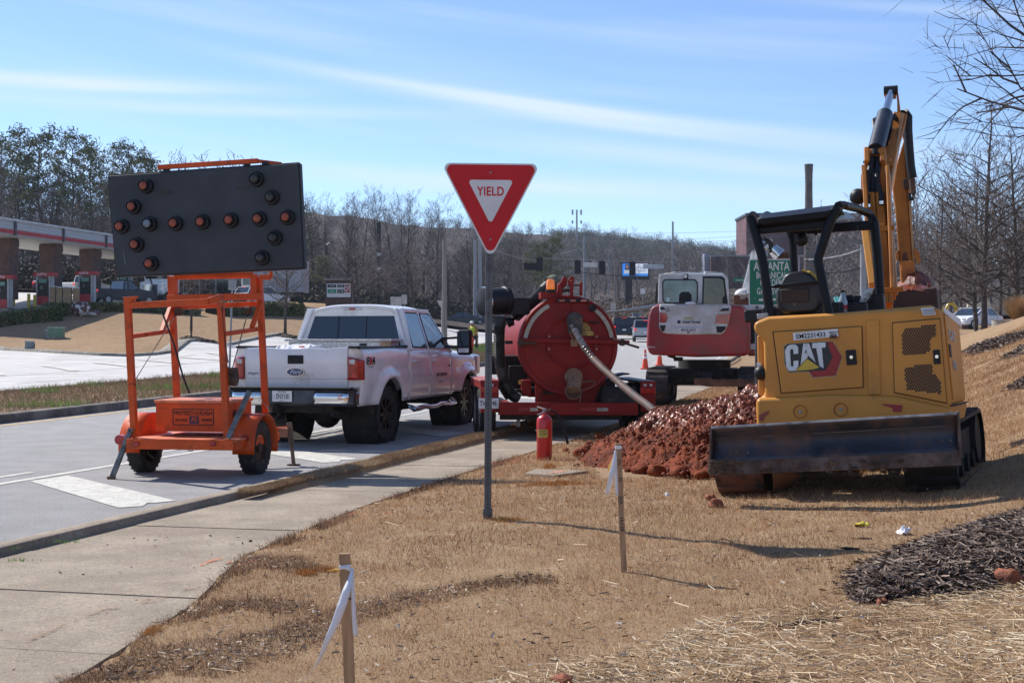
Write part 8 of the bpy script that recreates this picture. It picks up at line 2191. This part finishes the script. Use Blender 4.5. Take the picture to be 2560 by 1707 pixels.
def patchy(name, col, lo):
 m = mat(name, col, .9, var=.2, vs=30); t = m.node_tree; n = t.nodes.new('ShaderNodeTexNoise'); n.inputs['Scale'].default_value = 30; n.inputs['Detail'].default_value = 6; n.inputs['Roughness'].default_value = .75
 c = t.nodes.new('ShaderNodeTexCoord'); t.links.new(c.outputs['Object'], n.inputs['Vector']); r = t.nodes.new('ShaderNodeMapRange'); r.inputs[1].default_value = lo; r.inputs[2].default_value = lo + .16; r.inputs[4].default_value = .75
 t.links.new(n.outputs[0], r.inputs[0]); t.links.new(r.outputs[0], t.nodes['Principled BSDF'].inputs['Alpha']); return m
M_SPO = patchy('orange_marking_paint', (.80, .20, .08), .40); M_SPW = patchy('white_marking_paint', (.72, .74, .78), .38); M_STN = patchy('clay_stain', (.46, .25, .14), .47)
def spray(pts, w, m, zo=.0025, name='paint_mark'):
 b = MB()
 for a_, c_ in zip(pts[:-1], pts[1:]):
  ps = []
  for (px, py), s_ in ((a_, -1), (c_, -1), (c_, 1), (a_, 1)):
   h_ = .075; D = (EYE - zroad(9) - h_) * F / (py + s_ * w - HY); uu, vv = uv_of((px - CX) / F * D, D); D = (EYE - float(zroad(vv)) - h_ - (float(uu) + 5.2) * .012 - zo) * F / (py + s_ * w - HY)
   ps.append(((px - CX) / F * D, D, EYE - (py + s_ * w - HY) / F * D))
  b.add(ps, [(0, 1, 2, 3)])
 return b.build(name, m, pav)
for pts, w in (([(500, 1412), (530, 1400), (556, 1394)], 2.5), ([(568, 1404), (582, 1403)], 2), ([(590, 1416), (620, 1405), (640, 1400)], 2.5), ([(870, 1287), (890, 1283)], 2), ([(905, 1285), (925, 1285)], 1), ([(945, 1290), (978, 1281)], 2),
   ([(1228, 1158), (1270, 1155), (1300, 1153)], 3), ([(1320, 1158), (1350, 1156)], 3), ([(1235, 1188), (1262, 1182)], 2), ([(1290, 1186), (1305, 1183)], 2), ([(1360, 1190), (1400, 1186)], 4), ([(1395, 1142), (1398, 1150)], 3)): spray(pts, w, M_SPO)
for pts, w in (([(1420, 1100), (1440, 1092), (1462, 1090), (1498, 1087)], 1.5), ([(1395, 1076), (1430, 1077)], 1), ([(1400, 1104), (1460, 1110)], 1.2)): spray(pts, w, M_SPW)
for pts, w in (([(60, 1600), (110, 1580), (160, 1558), (190, 1545)], 5), ([(210, 1540), (260, 1520), (300, 1514)], 4), ([(350, 1500), (385, 1496), (420, 1492)], 6), ([(460, 1472), (500, 1466)], 3), ([(470, 1389), (495, 1386)], 3), ([(130, 1690), (190, 1688), (230, 1692)], 4)): spray(pts, w, M_STN, .002, 'clay_stain')
M_OR = island_mat('orange_sprayed_blade', [(.42, .17, .04), (.60, .28, .05), (.5, .32, .13)], .8)
for px, py, rx_, ry_ in ((1270, 1295, .12, .06), (1385, 1212, .28, .05), (1374, 1168, .06, .08), (810, 1428, .10, .03), (765, 1440, .07, .025), (380, 1582, .05, .07)):
 p = gp(px, py); k = int(26000 * rx_ * ry_ ** .5); x = p.x + RS.randn(k) * rx_ * .5; y = p.y + RS.randn(k) * ry_ * .8; blades(x, y, .02, .045, .002, M_OR, 'painted_grass', 'grass sprayed with orange marking paint')
# ------------------------------------------------------------------ trees
M_BARKT = mat('grey_brown_bark', (.075, .058, .05), .9, var=.25, vs=3, bump=.3, bs=20)
M_TWIG = mat('grey_twigs', (.19, .155, .14), .9, var=.25, vs=1.5)
M_TWIGD = mat('brown_forest_twigs', (.115, .090, .085), .95, var=.3, vs=.08, ramp=(.4, .6))
M_TWIGL = mat('pale_forest_twigs', (.21, .18, .165), .95, var=.3, vs=.1)
def grow(seed, Ht, r0, clear=.25, nb=26, spread=.42, up=.55, lv=3, kids=7, droop=0.0, form=0):
 """segments of a leafless tree: trunk, limbs, branches, twigs"""
 rs = np.random.RandomState(seed); S_ = []
 tr = []; p = np.zeros(3); d = np.array([0, 0, 1.]); n = 12
 for i in range(n + 1):
  tr.append(p.copy()); p = p + d * Ht / n; d = d + rs.randn(3) * .05; d[2] = 1; d /= np.linalg.norm(d)
 for i in range(n): S_.append((tr[i], tr[i + 1], r0 * (1 - i / n) ** .8 + .012, r0 * (1 - (i + 1) / n) ** .8 + .012, 0))
 def branch(p, d, L, r, l_):
  n = 5 if l_ == 1 else 4 if l_ == 2 else 3; q = p.copy(); d = d / np.linalg.norm(d); pts = [q.copy()]
  for i in range(n):
   d = d + rs.randn(3) * .16 + np.array([0, 0, .10 * up - droop * .1]); d /= np.linalg.norm(d); q2 = q + d * L / n
   S_.append((q, q2, r * (1 - i / n * .75), r * (1 - (i + 1) / n * .75), l_)); q = q2; pts.append(q.copy())
  if l_ < lv:
   k = kids if l_ == 1 else kids - 1
   for j in range(k):
    t = .18 + .82 * (j + rs.rand()) / k; i = min(int(t * n), n - 1); s_ = pts[i] + (pts[i + 1] - pts[i]) * (t * n - i)
    dd = (pts[i + 1] - pts[i]); dd /= np.linalg.norm(dd); o_ = rs.randn(3); o_ -= dd * (o_ @ dd); o_ /= np.linalg.norm(o_)
    branch(s_, dd * .75 + o_ * .75, L * (.42 + .25 * rs.rand()) * (1.1 - .5 * t), r * .45, l_ + 1)
 for j in range(nb):
  t = clear + (1 - clear) * (j + rs.rand()) / nb; i = min(int(t * n_t), n_t - 1) if False else min(int(t * 12), 11); s_ = tr[i] + (tr[i + 1] - tr[i]) * (t * 12 - i)
  a = j * 2.4 + rs.rand(); sh = (math.sin(min(1, (t - clear) / (1 - clear) * 1.15 + .12) * math.pi) ** .7 if form == 0 else (1.05 - t) if form == 1 else .55 + .3 * rs.rand())
  L = Ht * spread * max(.12, sh) * (.8 + .4 * rs.rand()); el_ = up * (.5 + t * .6)
  branch(s_, np.array([math.cos(a), math.sin(a), el_ + .2 * rs.randn() * .3]), L, r0 * .38 * (1.15 - t) + .012, 1)
 return S_
def seg_mesh(S_, thin=.03, kmin=.0):
 """thick segments as four-sided tapers, thin ones as single ribbons; returns (V, F) for both"""
 P0 = np.array([s_[0] for s_ in S_]); P1 = np.array([s_[1] for s_ in S_]); R0 = np.array([s_[2] for s_ in S_]); R1 = np.array([s_[3] for s_ in S_])
 d = P1 - P0; d /= np.linalg.norm(d, axis=1)[:, None] + 1e-9; h_ = np.where(np.abs(d[:, 2:3]) > .9, np.array([[1., 0, 0]]), np.array([[0, 0, 1.]])); a = np.cross(d, h_); a /= np.linalg.norm(a, axis=1)[:, None]; b_ = np.cross(d, a)
 R0 = np.maximum(R0, kmin); R1 = np.maximum(R1, kmin * .8)
 big = R0 > thin; out = []
 A, B, p0, p1, r0, r1 = a[big], b_[big], P0[big], P1[big], R0[big, None], R1[big, None]
 V = np.stack([p0 + A * r0, p0 + B * r0, p0 - A * r0, p0 - B * r0, p1 + A * r1, p1 + B * r1, p1 - A * r1, p1 - B * r1], 1).reshape(-1, 3); base = np.arange(big.sum())[:, None, None] * 8
 out.append((V, (base + np.array([[0, 1, 5, 4], [1, 2, 6, 5], [2, 3, 7, 6], [3, 0, 4, 7]])[None]).reshape(-1, 4)))
 sm = ~big; th = RS.rand(sm.sum(), 1) * math.pi; N_ = a[sm] * np.cos(th) + b_[sm] * np.sin(th); w0, w1 = R0[sm, None], R1[sm, None]
 V = np.stack([P0[sm] - N_ * w0, P0[sm] + N_ * w0, P1[sm] + N_ * w1, P1[sm] - N_ * w1], 1).reshape(-1, 3)
 out.append((V, np.arange(len(V)).reshape(-1, 4))); return out
def proto(S_, thin, kmin, mt, mw, name='bare_tree'):
 o = bpy.data.objects.new(name, None); COL.objects.link(o); T0 = [s_ for s_ in S_ if s_[4] == 0]; (V1, F1), (V2, F2) = seg_mesh([s_ for s_ in S_ if s_[4]], thin, kmin)
 MB().tube([s_[0] for s_ in T0] + [T0[-1][1]], .1, 8, rs=[s_[2] for s_ in T0] + [T0[-1][3]]).build('trunk', mt, o, smooth=True)
 npmesh('limbs', V1, F1, mt, o, smooth=True)['kind'] = 'stuff'; npmesh('crown', V2, F2, mw, o)['kind'] = 'stuff'; return o
def place(pr, used, label, cat, p, s_, rz, group=None, name=None):
 o = pr if not used else copy_tree(pr)
 if name: o.name = name
 o.location = p; o.scale = (s_[0], s_[0], s_[1]) if isinstance(s_, tuple) else (s_,) * 3; o.rotation_euler = (0, 0, rz)
 for k in ('group',):
  if k in o: del o[k]
 return tag(o, label, cat, group)
def tall(px, D, ytop): g_ = on(px, D); return g_, EYE - (ytop - HY) / F * D - g_.z
tr1 = proto(grow(3, 13.0, .17, .16, 46, .40, .62, 3, 7), .022, .010, M_BARKT, M_TWIG)
g_, h_ = tall(2461, 66, 268); place(tr1, False, 'tall bare tree with a dark straight trunk on the right mulch bed', 'tree', g_, h_ / 13.0, 1.2)
for px, D, yt, rz, lab in ((2440, 73, 400, 2.2, 'slimmer bare tree just left of the dark trunked one'), (2348, 80, 452, .4, 'bare tree behind the excavator bucket'), (2543, 66, 330, 4.0, 'bare tree before the right edge beside the ornamental grass'), (2290, 100, 500, 3.3, 'farther bare tree behind the excavator stick'),
      (2400, 105, 520, 5.0, 'bare tree beyond the yellow arches'), (2500, 100, 470, 5.6, 'bare tree between the two right hand trunks, farther back'), (2600, 90, 360, 1.9, 'bare tree whose crown enters from the right edge')):
 g_, h_ = tall(px, D, yt); place(tr1, True, lab, 'tree', g_, h_ / 13.0, rz, 'bare street trees on the right')
tr1['group'] = 'bare street trees on the right'
tr2 = proto(grow(9, 12.5, .13, .20, 30, .46, .50, 3, 8), .016, .0048, mat('dark_bark', (.05, .04, .036), .9), mat('dark_twigs', (.085, .068, .062), .9))
g_ = Vector((13.6, 29, gz(13.6, 29))); place(tr2, False, 'near bare tree outside the frame whose branches reach in at the top right', 'tree', g_, 1.0, 1.0)
g_ = Vector((17.4, 33, gz(17.4, 33))); place(tr2, True, 'second near bare tree outside the right edge, its twigs crossing behind the first', 'tree', g_, 1.1, 3.3)
tr3 = proto(grow(5, 5.5, .10, .30, 30, .46, .75, 3, 6), .02, .013, M_BARKT, M_TWIG)
sm = [(478, 82, 655, 'small bare tree with a mulch ring, seen through the arrow board mast'), (713, 93, 640, 'small bare tree by the box trailer'), (620, 124, 640, 'small bare tree behind the hedge'), (896, 118, 600, 'rounded pale bare tree behind the pickup roof'), (1030, 120, 625, 'spreading pale bare tree right of the pickup cab'), (960, 135, 640, 'small bare tree between the two pale ones')]
for i, (px, D, yt, lab) in enumerate(sm):
 g_, h_ = tall(px, D, yt); place(tr3, i > 0, lab, 'tree', g_, (h_ / 5.5 * (1.0 if i < 2 else 1.25), h_ / 5.5), i * 1.7, 'small bare trees across the road')
for px, D in ((500, 81), (728, 92)):
 p = on(px, D); P_ = np.array([(p.x + math.cos(a) * 1.3, p.y + math.sin(a) * .9) for a in np.linspace(0, 5.9, 12)]); bed(P_, 600, .1, .3, .03, .07, 'dark mulch ring under a small tree on the lawn', .12)
tr4 = proto(grow(21, 17, .24, .22, 30, .26, 1.25, 3, 7, form=2), .05, .015, M_BARKT, M_TWIGD)
tr5 = proto(grow(33, 17, .22, .12, 34, .30, 1.0, 3, 7, form=2), .05, .015, M_BARKT, M_TWIGL)
fr_ = [(785, 175, 452), (815, 190, 462), (868, 170, 448), (905, 180, 446), (948, 165, 440), (985, 175, 436), (1020, 165, 442), (1055, 175, 450), (1090, 165, 470), (1125, 175, 500), (1180, 180, 520), (1225, 190, 545), (1265, 180, 548), (1000, 190, 450), (880, 200, 470), (1310, 210, 560),
 (-10, 150, 345), (30, 170, 380), (140, 160, 350), (215, 165, 400), (262, 150, 420), (285, 160, 480), (90, 140, 440), (180, 145, 470), (250, 140, 500), (10, 140, 460), (2230, 150, 520), (2200, 170, 560), (2560, 130, 470), (2450, 150, 520), (2330, 150, 540)]
sd2 = lambda px: 'behind the fuel station' if px < 400 else 'behind the pickup' if px < 1100 else 'at the right' if px > 2100 else 'behind the yield sign'
for i, (px, D, yt) in enumerate(fr_):
 g_, h_ = tall(px, D, yt); side = sd2(px)
 place((tr4, tr5)[i % 2], i > 1, 'tall leafless forest tree %s, %s from the left' % (side, ORD[sorted(a[0] for a in fr_ if sd2(a[0]) == side).index(px)]), 'tree', g_, (h_ / 17 * .82, h_ / 17 * .78), i * 1.3, 'leafless forest front trees ' + side)
def pine(seed, Ht, m=M_BARKT):
 rs = np.random.RandomState(seed); S_ = []; C = []; p = np.zeros(3); tr = [p]
 for i in range(10): p = p + np.array([rs.randn() * .15, rs.randn() * .15, Ht / 10]); tr.append(p)
 for i in range(10): S_.append((tr[i], tr[i + 1], .24 * (1 - i / 11), .24 * (1 - (i + 1) / 11), 0))
 for j in range(30):
  t = .45 + .55 * (j + rs.rand()) / 30; i = min(int(t * 10), 9); s_ = tr[i] + (tr[i + 1] - tr[i]) * (t * 10 - i); a = rs.rand() * 6.28; L = (1.0 + 2.4 * math.sin(min(1, (1.05 - t) / .5) * 1.5)) * (.6 + .6 * rs.rand())
  e_ = s_ + np.array([math.cos(a) * L, math.sin(a) * L, L * (.25 + .5 * (t - .4))]); S_.append((s_, e_, .06, .02, 1))
  for k in range(4): C.append(s_ + (e_ - s_) * (.45 + .6 * rs.rand()) + rs.randn(3) * np.array([.35, .35, .22]))
 C = np.array(C); n = 20; CC = np.repeat(C, n, 0) + rs.randn(len(C) * n, 3) * np.array([.30, .30, .20]); d = rs.randn(len(CC), 3); d /= np.linalg.norm(d, axis=1)[:, None]; e_ = np.cross(d, rs.randn(len(CC), 3)); e_ /= np.linalg.norm(e_, axis=1)[:, None]
 o = bpy.data.objects.new('pine_tree', None); COL.objects.link(o); (V1, F1), (V2, F2) = seg_mesh([s_ for s_ in S_ if s_[4]], .05, .03); MB().tube(tr, .1, 8, rs=[.24 * (1 - i / 11) for i in range(11)]).build('trunk', m, o, smooth=True); npmesh('limbs', np.concatenate([V1, V2]), np.concatenate([F1, F2 + len(V1)]), m, o)['kind'] = 'stuff'
 c_ = qmesh('crown', CC, d * .15, e_ * .05, M_PINE, None, None, None, o); return o
M_PINE = island_mat('pine_needles', [(.04, .055, .02), (.08, .10, .04), (.13, .145, .065), (.055, .075, .03)], .8, .2)
pn1, pn2 = pine(2, 18), pine(8, 16)
pl_ = [(62, 165, 330, 'pine at the far left, tallest of the row'), (116, 170, 342, 'pine second from left in the row above the canopy'), (172, 160, 336, 'round topped pine third from left above the canopy'), (232, 165, 376, 'pine with ragged side branches right of the round topped one'), (302, 170, 366, 'spreading pine just left of the arrow board top'),
 (352, 165, 396, 'low pine crown above the arrow board left corner'), (15, 175, 350, 'pine partly cut by the left edge'), (1385, 190, 600, 'evergreen above the tank and beacon'), (1340, 200, 612, 'second evergreen left of the one above the tank'), (748, 250, 500, 'small evergreen on the ridge right of the arrow board'), (800, 128, 642, 'dark evergreen shrub by the lamp post')]
for i, (px, D, yt, lab) in enumerate(pl_):
 g_, h_ = tall(px, D, yt); pr = (pn1, pn2)[i % 2]; k = h_ / (18, 16)[i % 2]; place(pr, i > 1, lab, 'tree', g_, (max(k, .9) if D > 150 else k * 1.6, k), i * 2.1, 'evergreens beyond the road')
def joined(name, protoS, pts, m, label, thin=.09, kmin=.05):
 Vs, Fs, off = [], [], 0
 Ms = [np.concatenate([a[0] for a in ms]) for ms in protoS]; Fm = [np.concatenate([ms[0][1], ms[1][1] + len(ms[0][0])]) for ms in protoS]
 for i, (x, y, z, s_, sz) in enumerate(pts):
  V = Ms[i % len(Ms)]; a = RS.rand() * 6.28; c, s2 = math.cos(a), math.sin(a)
  Vs.append(np.stack([(V[:, 0] * c - V[:, 1] * s2) * s_ + x, (V[:, 0] * s2 + V[:, 1] * c) * s_ + y, V[:, 2] * sz + z], 1)); Fs.append(Fm[i % len(Ms)] + off); off += len(V)
 o = npmesh(name, np.concatenate(Vs), np.concatenate(Fs), m); o['kind'] = 'stuff'; return tag(o, label)
LP = [seg_mesh(grow(s_, 14, .2, .18, 20, .30, .9, 2, 8, form=2), .12, .032) for s_ in (41, 42, 43)]
def wood(n, d0, d1, px0, px1, hmin, hmax, m, label):
 D = d0 + (d1 - d0) * RS.rand(n) ** .8; px = px0 + (px1 - px0) * RS.rand(n); x = (px - CX) / F * D; z = land(x, D); uu, vv = uv_of(x, D)
 ok = ~((uu > -34) & (uu < 4) & (vv < 260) & (np.abs(x) < 60)); k = (hmin + (hmax - hmin) * RS.rand(n)) / 14
 joined('forest', LP, list(zip(x[ok], D[ok], z[ok], k[ok] * 1.25, k[ok])), m, label)
wood(300, 160, 330, 640, 1330, 7, 13, M_TWIGD, 'mass of leafless brown woodland behind the pickup')
wood(170, 150, 300, -150, 640, 10, 17, M_TWIGD, 'mass of leafless woodland behind the fuel station')
wood(520, 330, 780, 600, 2000, 6, 10, mat('ridge_twigs', (.10, .085, .085), .95, var=.3, vs=.03), 'leafless woodland covering the ridge')
wood(150, 240, 420, 1300, 1900, 7, 12, M_TWIGL, 'pale brush and bare trees beyond the traffic signals')
wood(260, 115, 420, 2060, 2800, 8, 14, M_TWIGL, 'grey woodland behind the right hand trees')
def puffs(name, n, d0, d1, px0, px1, r_, m, label, nq=40, zs_=.8, up_=0.0):
 """leafy clumps as spread leaf-sized faces"""
 D = d0 + (d1 - d0) * RS.rand(n); px = px0 + (px1 - px0) * RS.rand(n); x = (px - CX) / F * D; z = land(x, D) + up_; nq = nq * 3; C = np.repeat(np.stack([x, D, z], 1), nq, 0); q = RS.randn(len(C), 3) * r_ * np.array([.5, .5, zs_ * .5]); q[:, 2] = np.abs(q[:, 2]); C = C + q
 d = RS.randn(len(C), 3); d /= np.linalg.norm(d, axis=1)[:, None]; e_ = np.cross(d, RS.randn(len(C), 3)); e_ /= np.linalg.norm(e_, axis=1)[:, None]; k = r_ * .06
 return qmesh(name, C, d * k, e_ * k * .6, m, label)
M_DRK = island_mat('dark_undergrowth', [(.02, .022, .012), (.045, .04, .025), (.07, .055, .04), (.035, .045, .02)], .9)
puffs('undergrowth', 260, 156, 205, 640, 1300, 3.2, M_DRK, 'dark evergreen undergrowth at the forest foot', 70)
puffs('undergrowth', 150, 122, 146, -60, 330, 2.6, M_DRK, 'dark undergrowth behind the fuel station', 70)
puffs('brush', 220, 170, 300, 1250, 2200, 2.6, island_mat('tan_brush', [(.10, .075, .055), (.17, .13, .095), (.13, .09, .06)], .95), 'tan brush along the far road', 60, .7)
puffs('ridge_pines', 330, 560, 800, 1380, 2000, 3.6, island_mat('ridge_pine', [(.02, .035, .02), (.035, .055, .028), (.05, .07, .04)], .9), 'dark green pines along the ridge top', 60, 1.0, 3)
puffs('ridge_pines', 110, 380, 560, 1180, 1420, 3.4, MATS['ridge_pine'], 'dark green pines on the slope behind the yield sign', 60, 1.2, 2)
puffs('shrubs', 24, 160, 172, 1060, 1260, 1.3, island_mat('olive_shrub', [(.06, .08, .03), (.12, .13, .06), (.2, .19, .1)], .9), 'low olive shrubs by the far road', 90)
HLM = ground_mat('woodland_floor', (.085, .068, .062), (.062, .052, .048), (.11, .085, .072), (.045, .045, .04), sc=.15)
def floor(nx, ny, px0, px1, d0, d1):
 px, D = np.meshgrid(np.linspace(px0, px1, nx), d0 * (d1 / d0) ** np.linspace(0, 1, ny)); x = (px - CX) / F * D; z = land(x, D) + (fbm(x * .05, D * .05, 4, 21) - .5) * 6 * sstep(180, 400, D) + .35 + 2.2 * sstep(180, 480, D)
 i_ = np.arange(nx * ny).reshape(ny, nx); q = np.stack([i_[:-1, :-1], i_[:-1, 1:], i_[1:, 1:], i_[1:, :-1]], -1).reshape(-1, 4); o = npmesh('woodland_floor', np.stack([x, D, z], -1).reshape(-1, 3), q, HLM, smooth=True); o['kind'] = 'structure'
floor(50, 60, -900, 640, 119, 1600); floor(50, 70, 640, 1300, 134, 1600); floor(60, 60, 1300, 2080, 236, 1600); floor(60, 70, 2080, 3600, 118, 1600)
M_HDG = island_mat('hedge_leaf', [(.025, .040, .010), (.055, .085, .022), (.10, .13, .04), (.22, .21, .11)], .6, .15)
def hedge(x0, x1, D0, D1, hh, wd_, lab):
 a, b_ = on(x0, D0), on(x1, D1); L = (b_ - a).length; T_ = thing('hedge', lab, 'hedge', a, math.atan2(b_.y - a.y, b_.x - a.x), 'clipped hedges at the fuel station'); dz = b_.z - a.z
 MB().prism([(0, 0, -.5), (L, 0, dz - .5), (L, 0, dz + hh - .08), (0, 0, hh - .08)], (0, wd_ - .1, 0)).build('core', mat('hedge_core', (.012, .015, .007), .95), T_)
 n = int(L * 620); x = RS.rand(n) * L; t = RS.rand(n); y = np.where(t < .5, RS.rand(n) * wd_, -.05 - RS.rand(n) * .05); z = x / L * dz + np.where(t < .5, hh - .04 + RS.randn(n) * .05, RS.rand(n) * hh)
 C = np.stack([x, y, z], 1); d = RS.randn(n, 3); d /= np.linalg.norm(d, axis=1)[:, None]; e_ = np.cross(d, RS.randn(n, 3)); e_ /= np.linalg.norm(e_, axis=1)[:, None]; qmesh('leaves', C, d * .06, e_ * .045, M_HDG, parent=T_)
hedge(-80, 153, 84, 88.5, 1.0, 3.2, 'squat clipped hedge at the lower left before the station'); hedge(140, 500, 90, 101, .95, 1.6, 'long clipped hedge before the parked dark pickup'); hedge(560, 760, 103, 112, 1.1, 2.0, 'dark hedge right of the arrow board mast')
g_ = on(2548, 54); n = 5000; a = RS.rand(n) * 6.28; l_ = RS.rand(n) ** .5 * .5; x = g_.x + np.cos(a) * l_ * .3; y = g_.y + np.sin(a) * l_ * .3
o = tmesh('ornamental_grass', np.stack([x, y, x * 0 + g_.z], 1), np.stack([np.cos(a + 1.57), np.sin(a + 1.57), a * 0], 1) * .008, np.stack([np.cos(a) * l_ * 1.3, np.sin(a) * l_ * 1.3, .75 + .5 * RS.rand(n) - l_ * .5], 1), island_mat('rust_grass', [(.22, .10, .05), (.38, .20, .11), (.48, .30, .16), (.3, .27, .06)], .8, .3), 'rust brown clump of ornamental grass at the right edge', 'plant'); del o['kind']
x, y = view_pts(1100, 4, 26, 1.3); u, v = uv_of(x, y); ok = (u > edge_r(v) + .1) & ~ontr(x, y); flakes(x[ok], y[ok], .010, .04, .004, .012, mat('pale_litter', (.52, .43, .34), .7), 'pale_leaf_litter', 'pale leaf scraps on the lawn', lift=.03, tilt=1.2)
n = 26000; i_ = RS.randint(0, n_, n); j_ = RS.randint(0, n_, n); ok = (H[i_, j_] > .012); i_, j_ = i_[ok], j_[ok]; C = np.stack([HX[i_, j_], HY_[i_, j_], HZg[i_, j_] + .006], 1); sp_ = np.where(H[i_, j_] < .12, 1.0, 0.15)[:, None]; C[:, :2] += RS.randn(len(C), 2) * .10 * sp_; C[:, 2] = np.where(sp_[:, 0] > .5, np.maximum(C[:, 2] - .02, zland(C[:, 0], C[:, 1]) + .01), C[:, 2])
V8 = np.array([[1, 0, 0], [-.9, .2, 0], [0, 1, .1], [.1, -1, 0], [0, 0, .9], [.1, 0, -.8]]); F8 = np.array([[0, 2, 4], [2, 1, 4], [1, 3, 4], [3, 0, 4], [2, 0, 5], [1, 2, 5], [3, 1, 5], [0, 3, 5]])
k = (.006 + .022 * RS.rand(len(C)) ** 3)[:, None, None]; a = RS.rand(len(C)) * 6.28; Rm = np.zeros((len(C), 3, 3)); Rm[:, 0, 0] = Rm[:, 1, 1] = np.cos(a); Rm[:, 0, 1] = -np.sin(a); Rm[:, 1, 0] = np.sin(a); Rm[:, 2, 2] = .8
V = np.einsum('nij,kj->nki', Rm, V8) * k + C[:, None]; o = npmesh('clay_crumbs', V.reshape(-1, 3), (np.arange(len(C))[:, None, None] * 6 + F8[None]).reshape(-1, 3), mat('clay_crumb', (.25, .052, .014), .75, var=.25, vs=9)); o['kind'] = 'stuff'; o['label'] = 'crumbs of red clay on and around the heap'
hz = MB().box((0, 950, 45), (3300, 2600, 104)).build('haze', None, None); hz['kind'] = 'stuff'
mh = bpy.data.materials.new('haze'); mh.use_nodes = True; th = mh.node_tree; th.nodes.remove(th.nodes['Principled BSDF']); pv = th.nodes.new('ShaderNodeVolumePrincipled')
pv.inputs['Color'].default_value = (.82, .88, 1, 1); pv.inputs['Density'].default_value = .00016; pv.inputs['Anisotropy'].default_value = .2; th.links.new(pv.outputs[0], th.nodes['Material Output'].inputs['Volume']); hz.data.materials.append(mh)
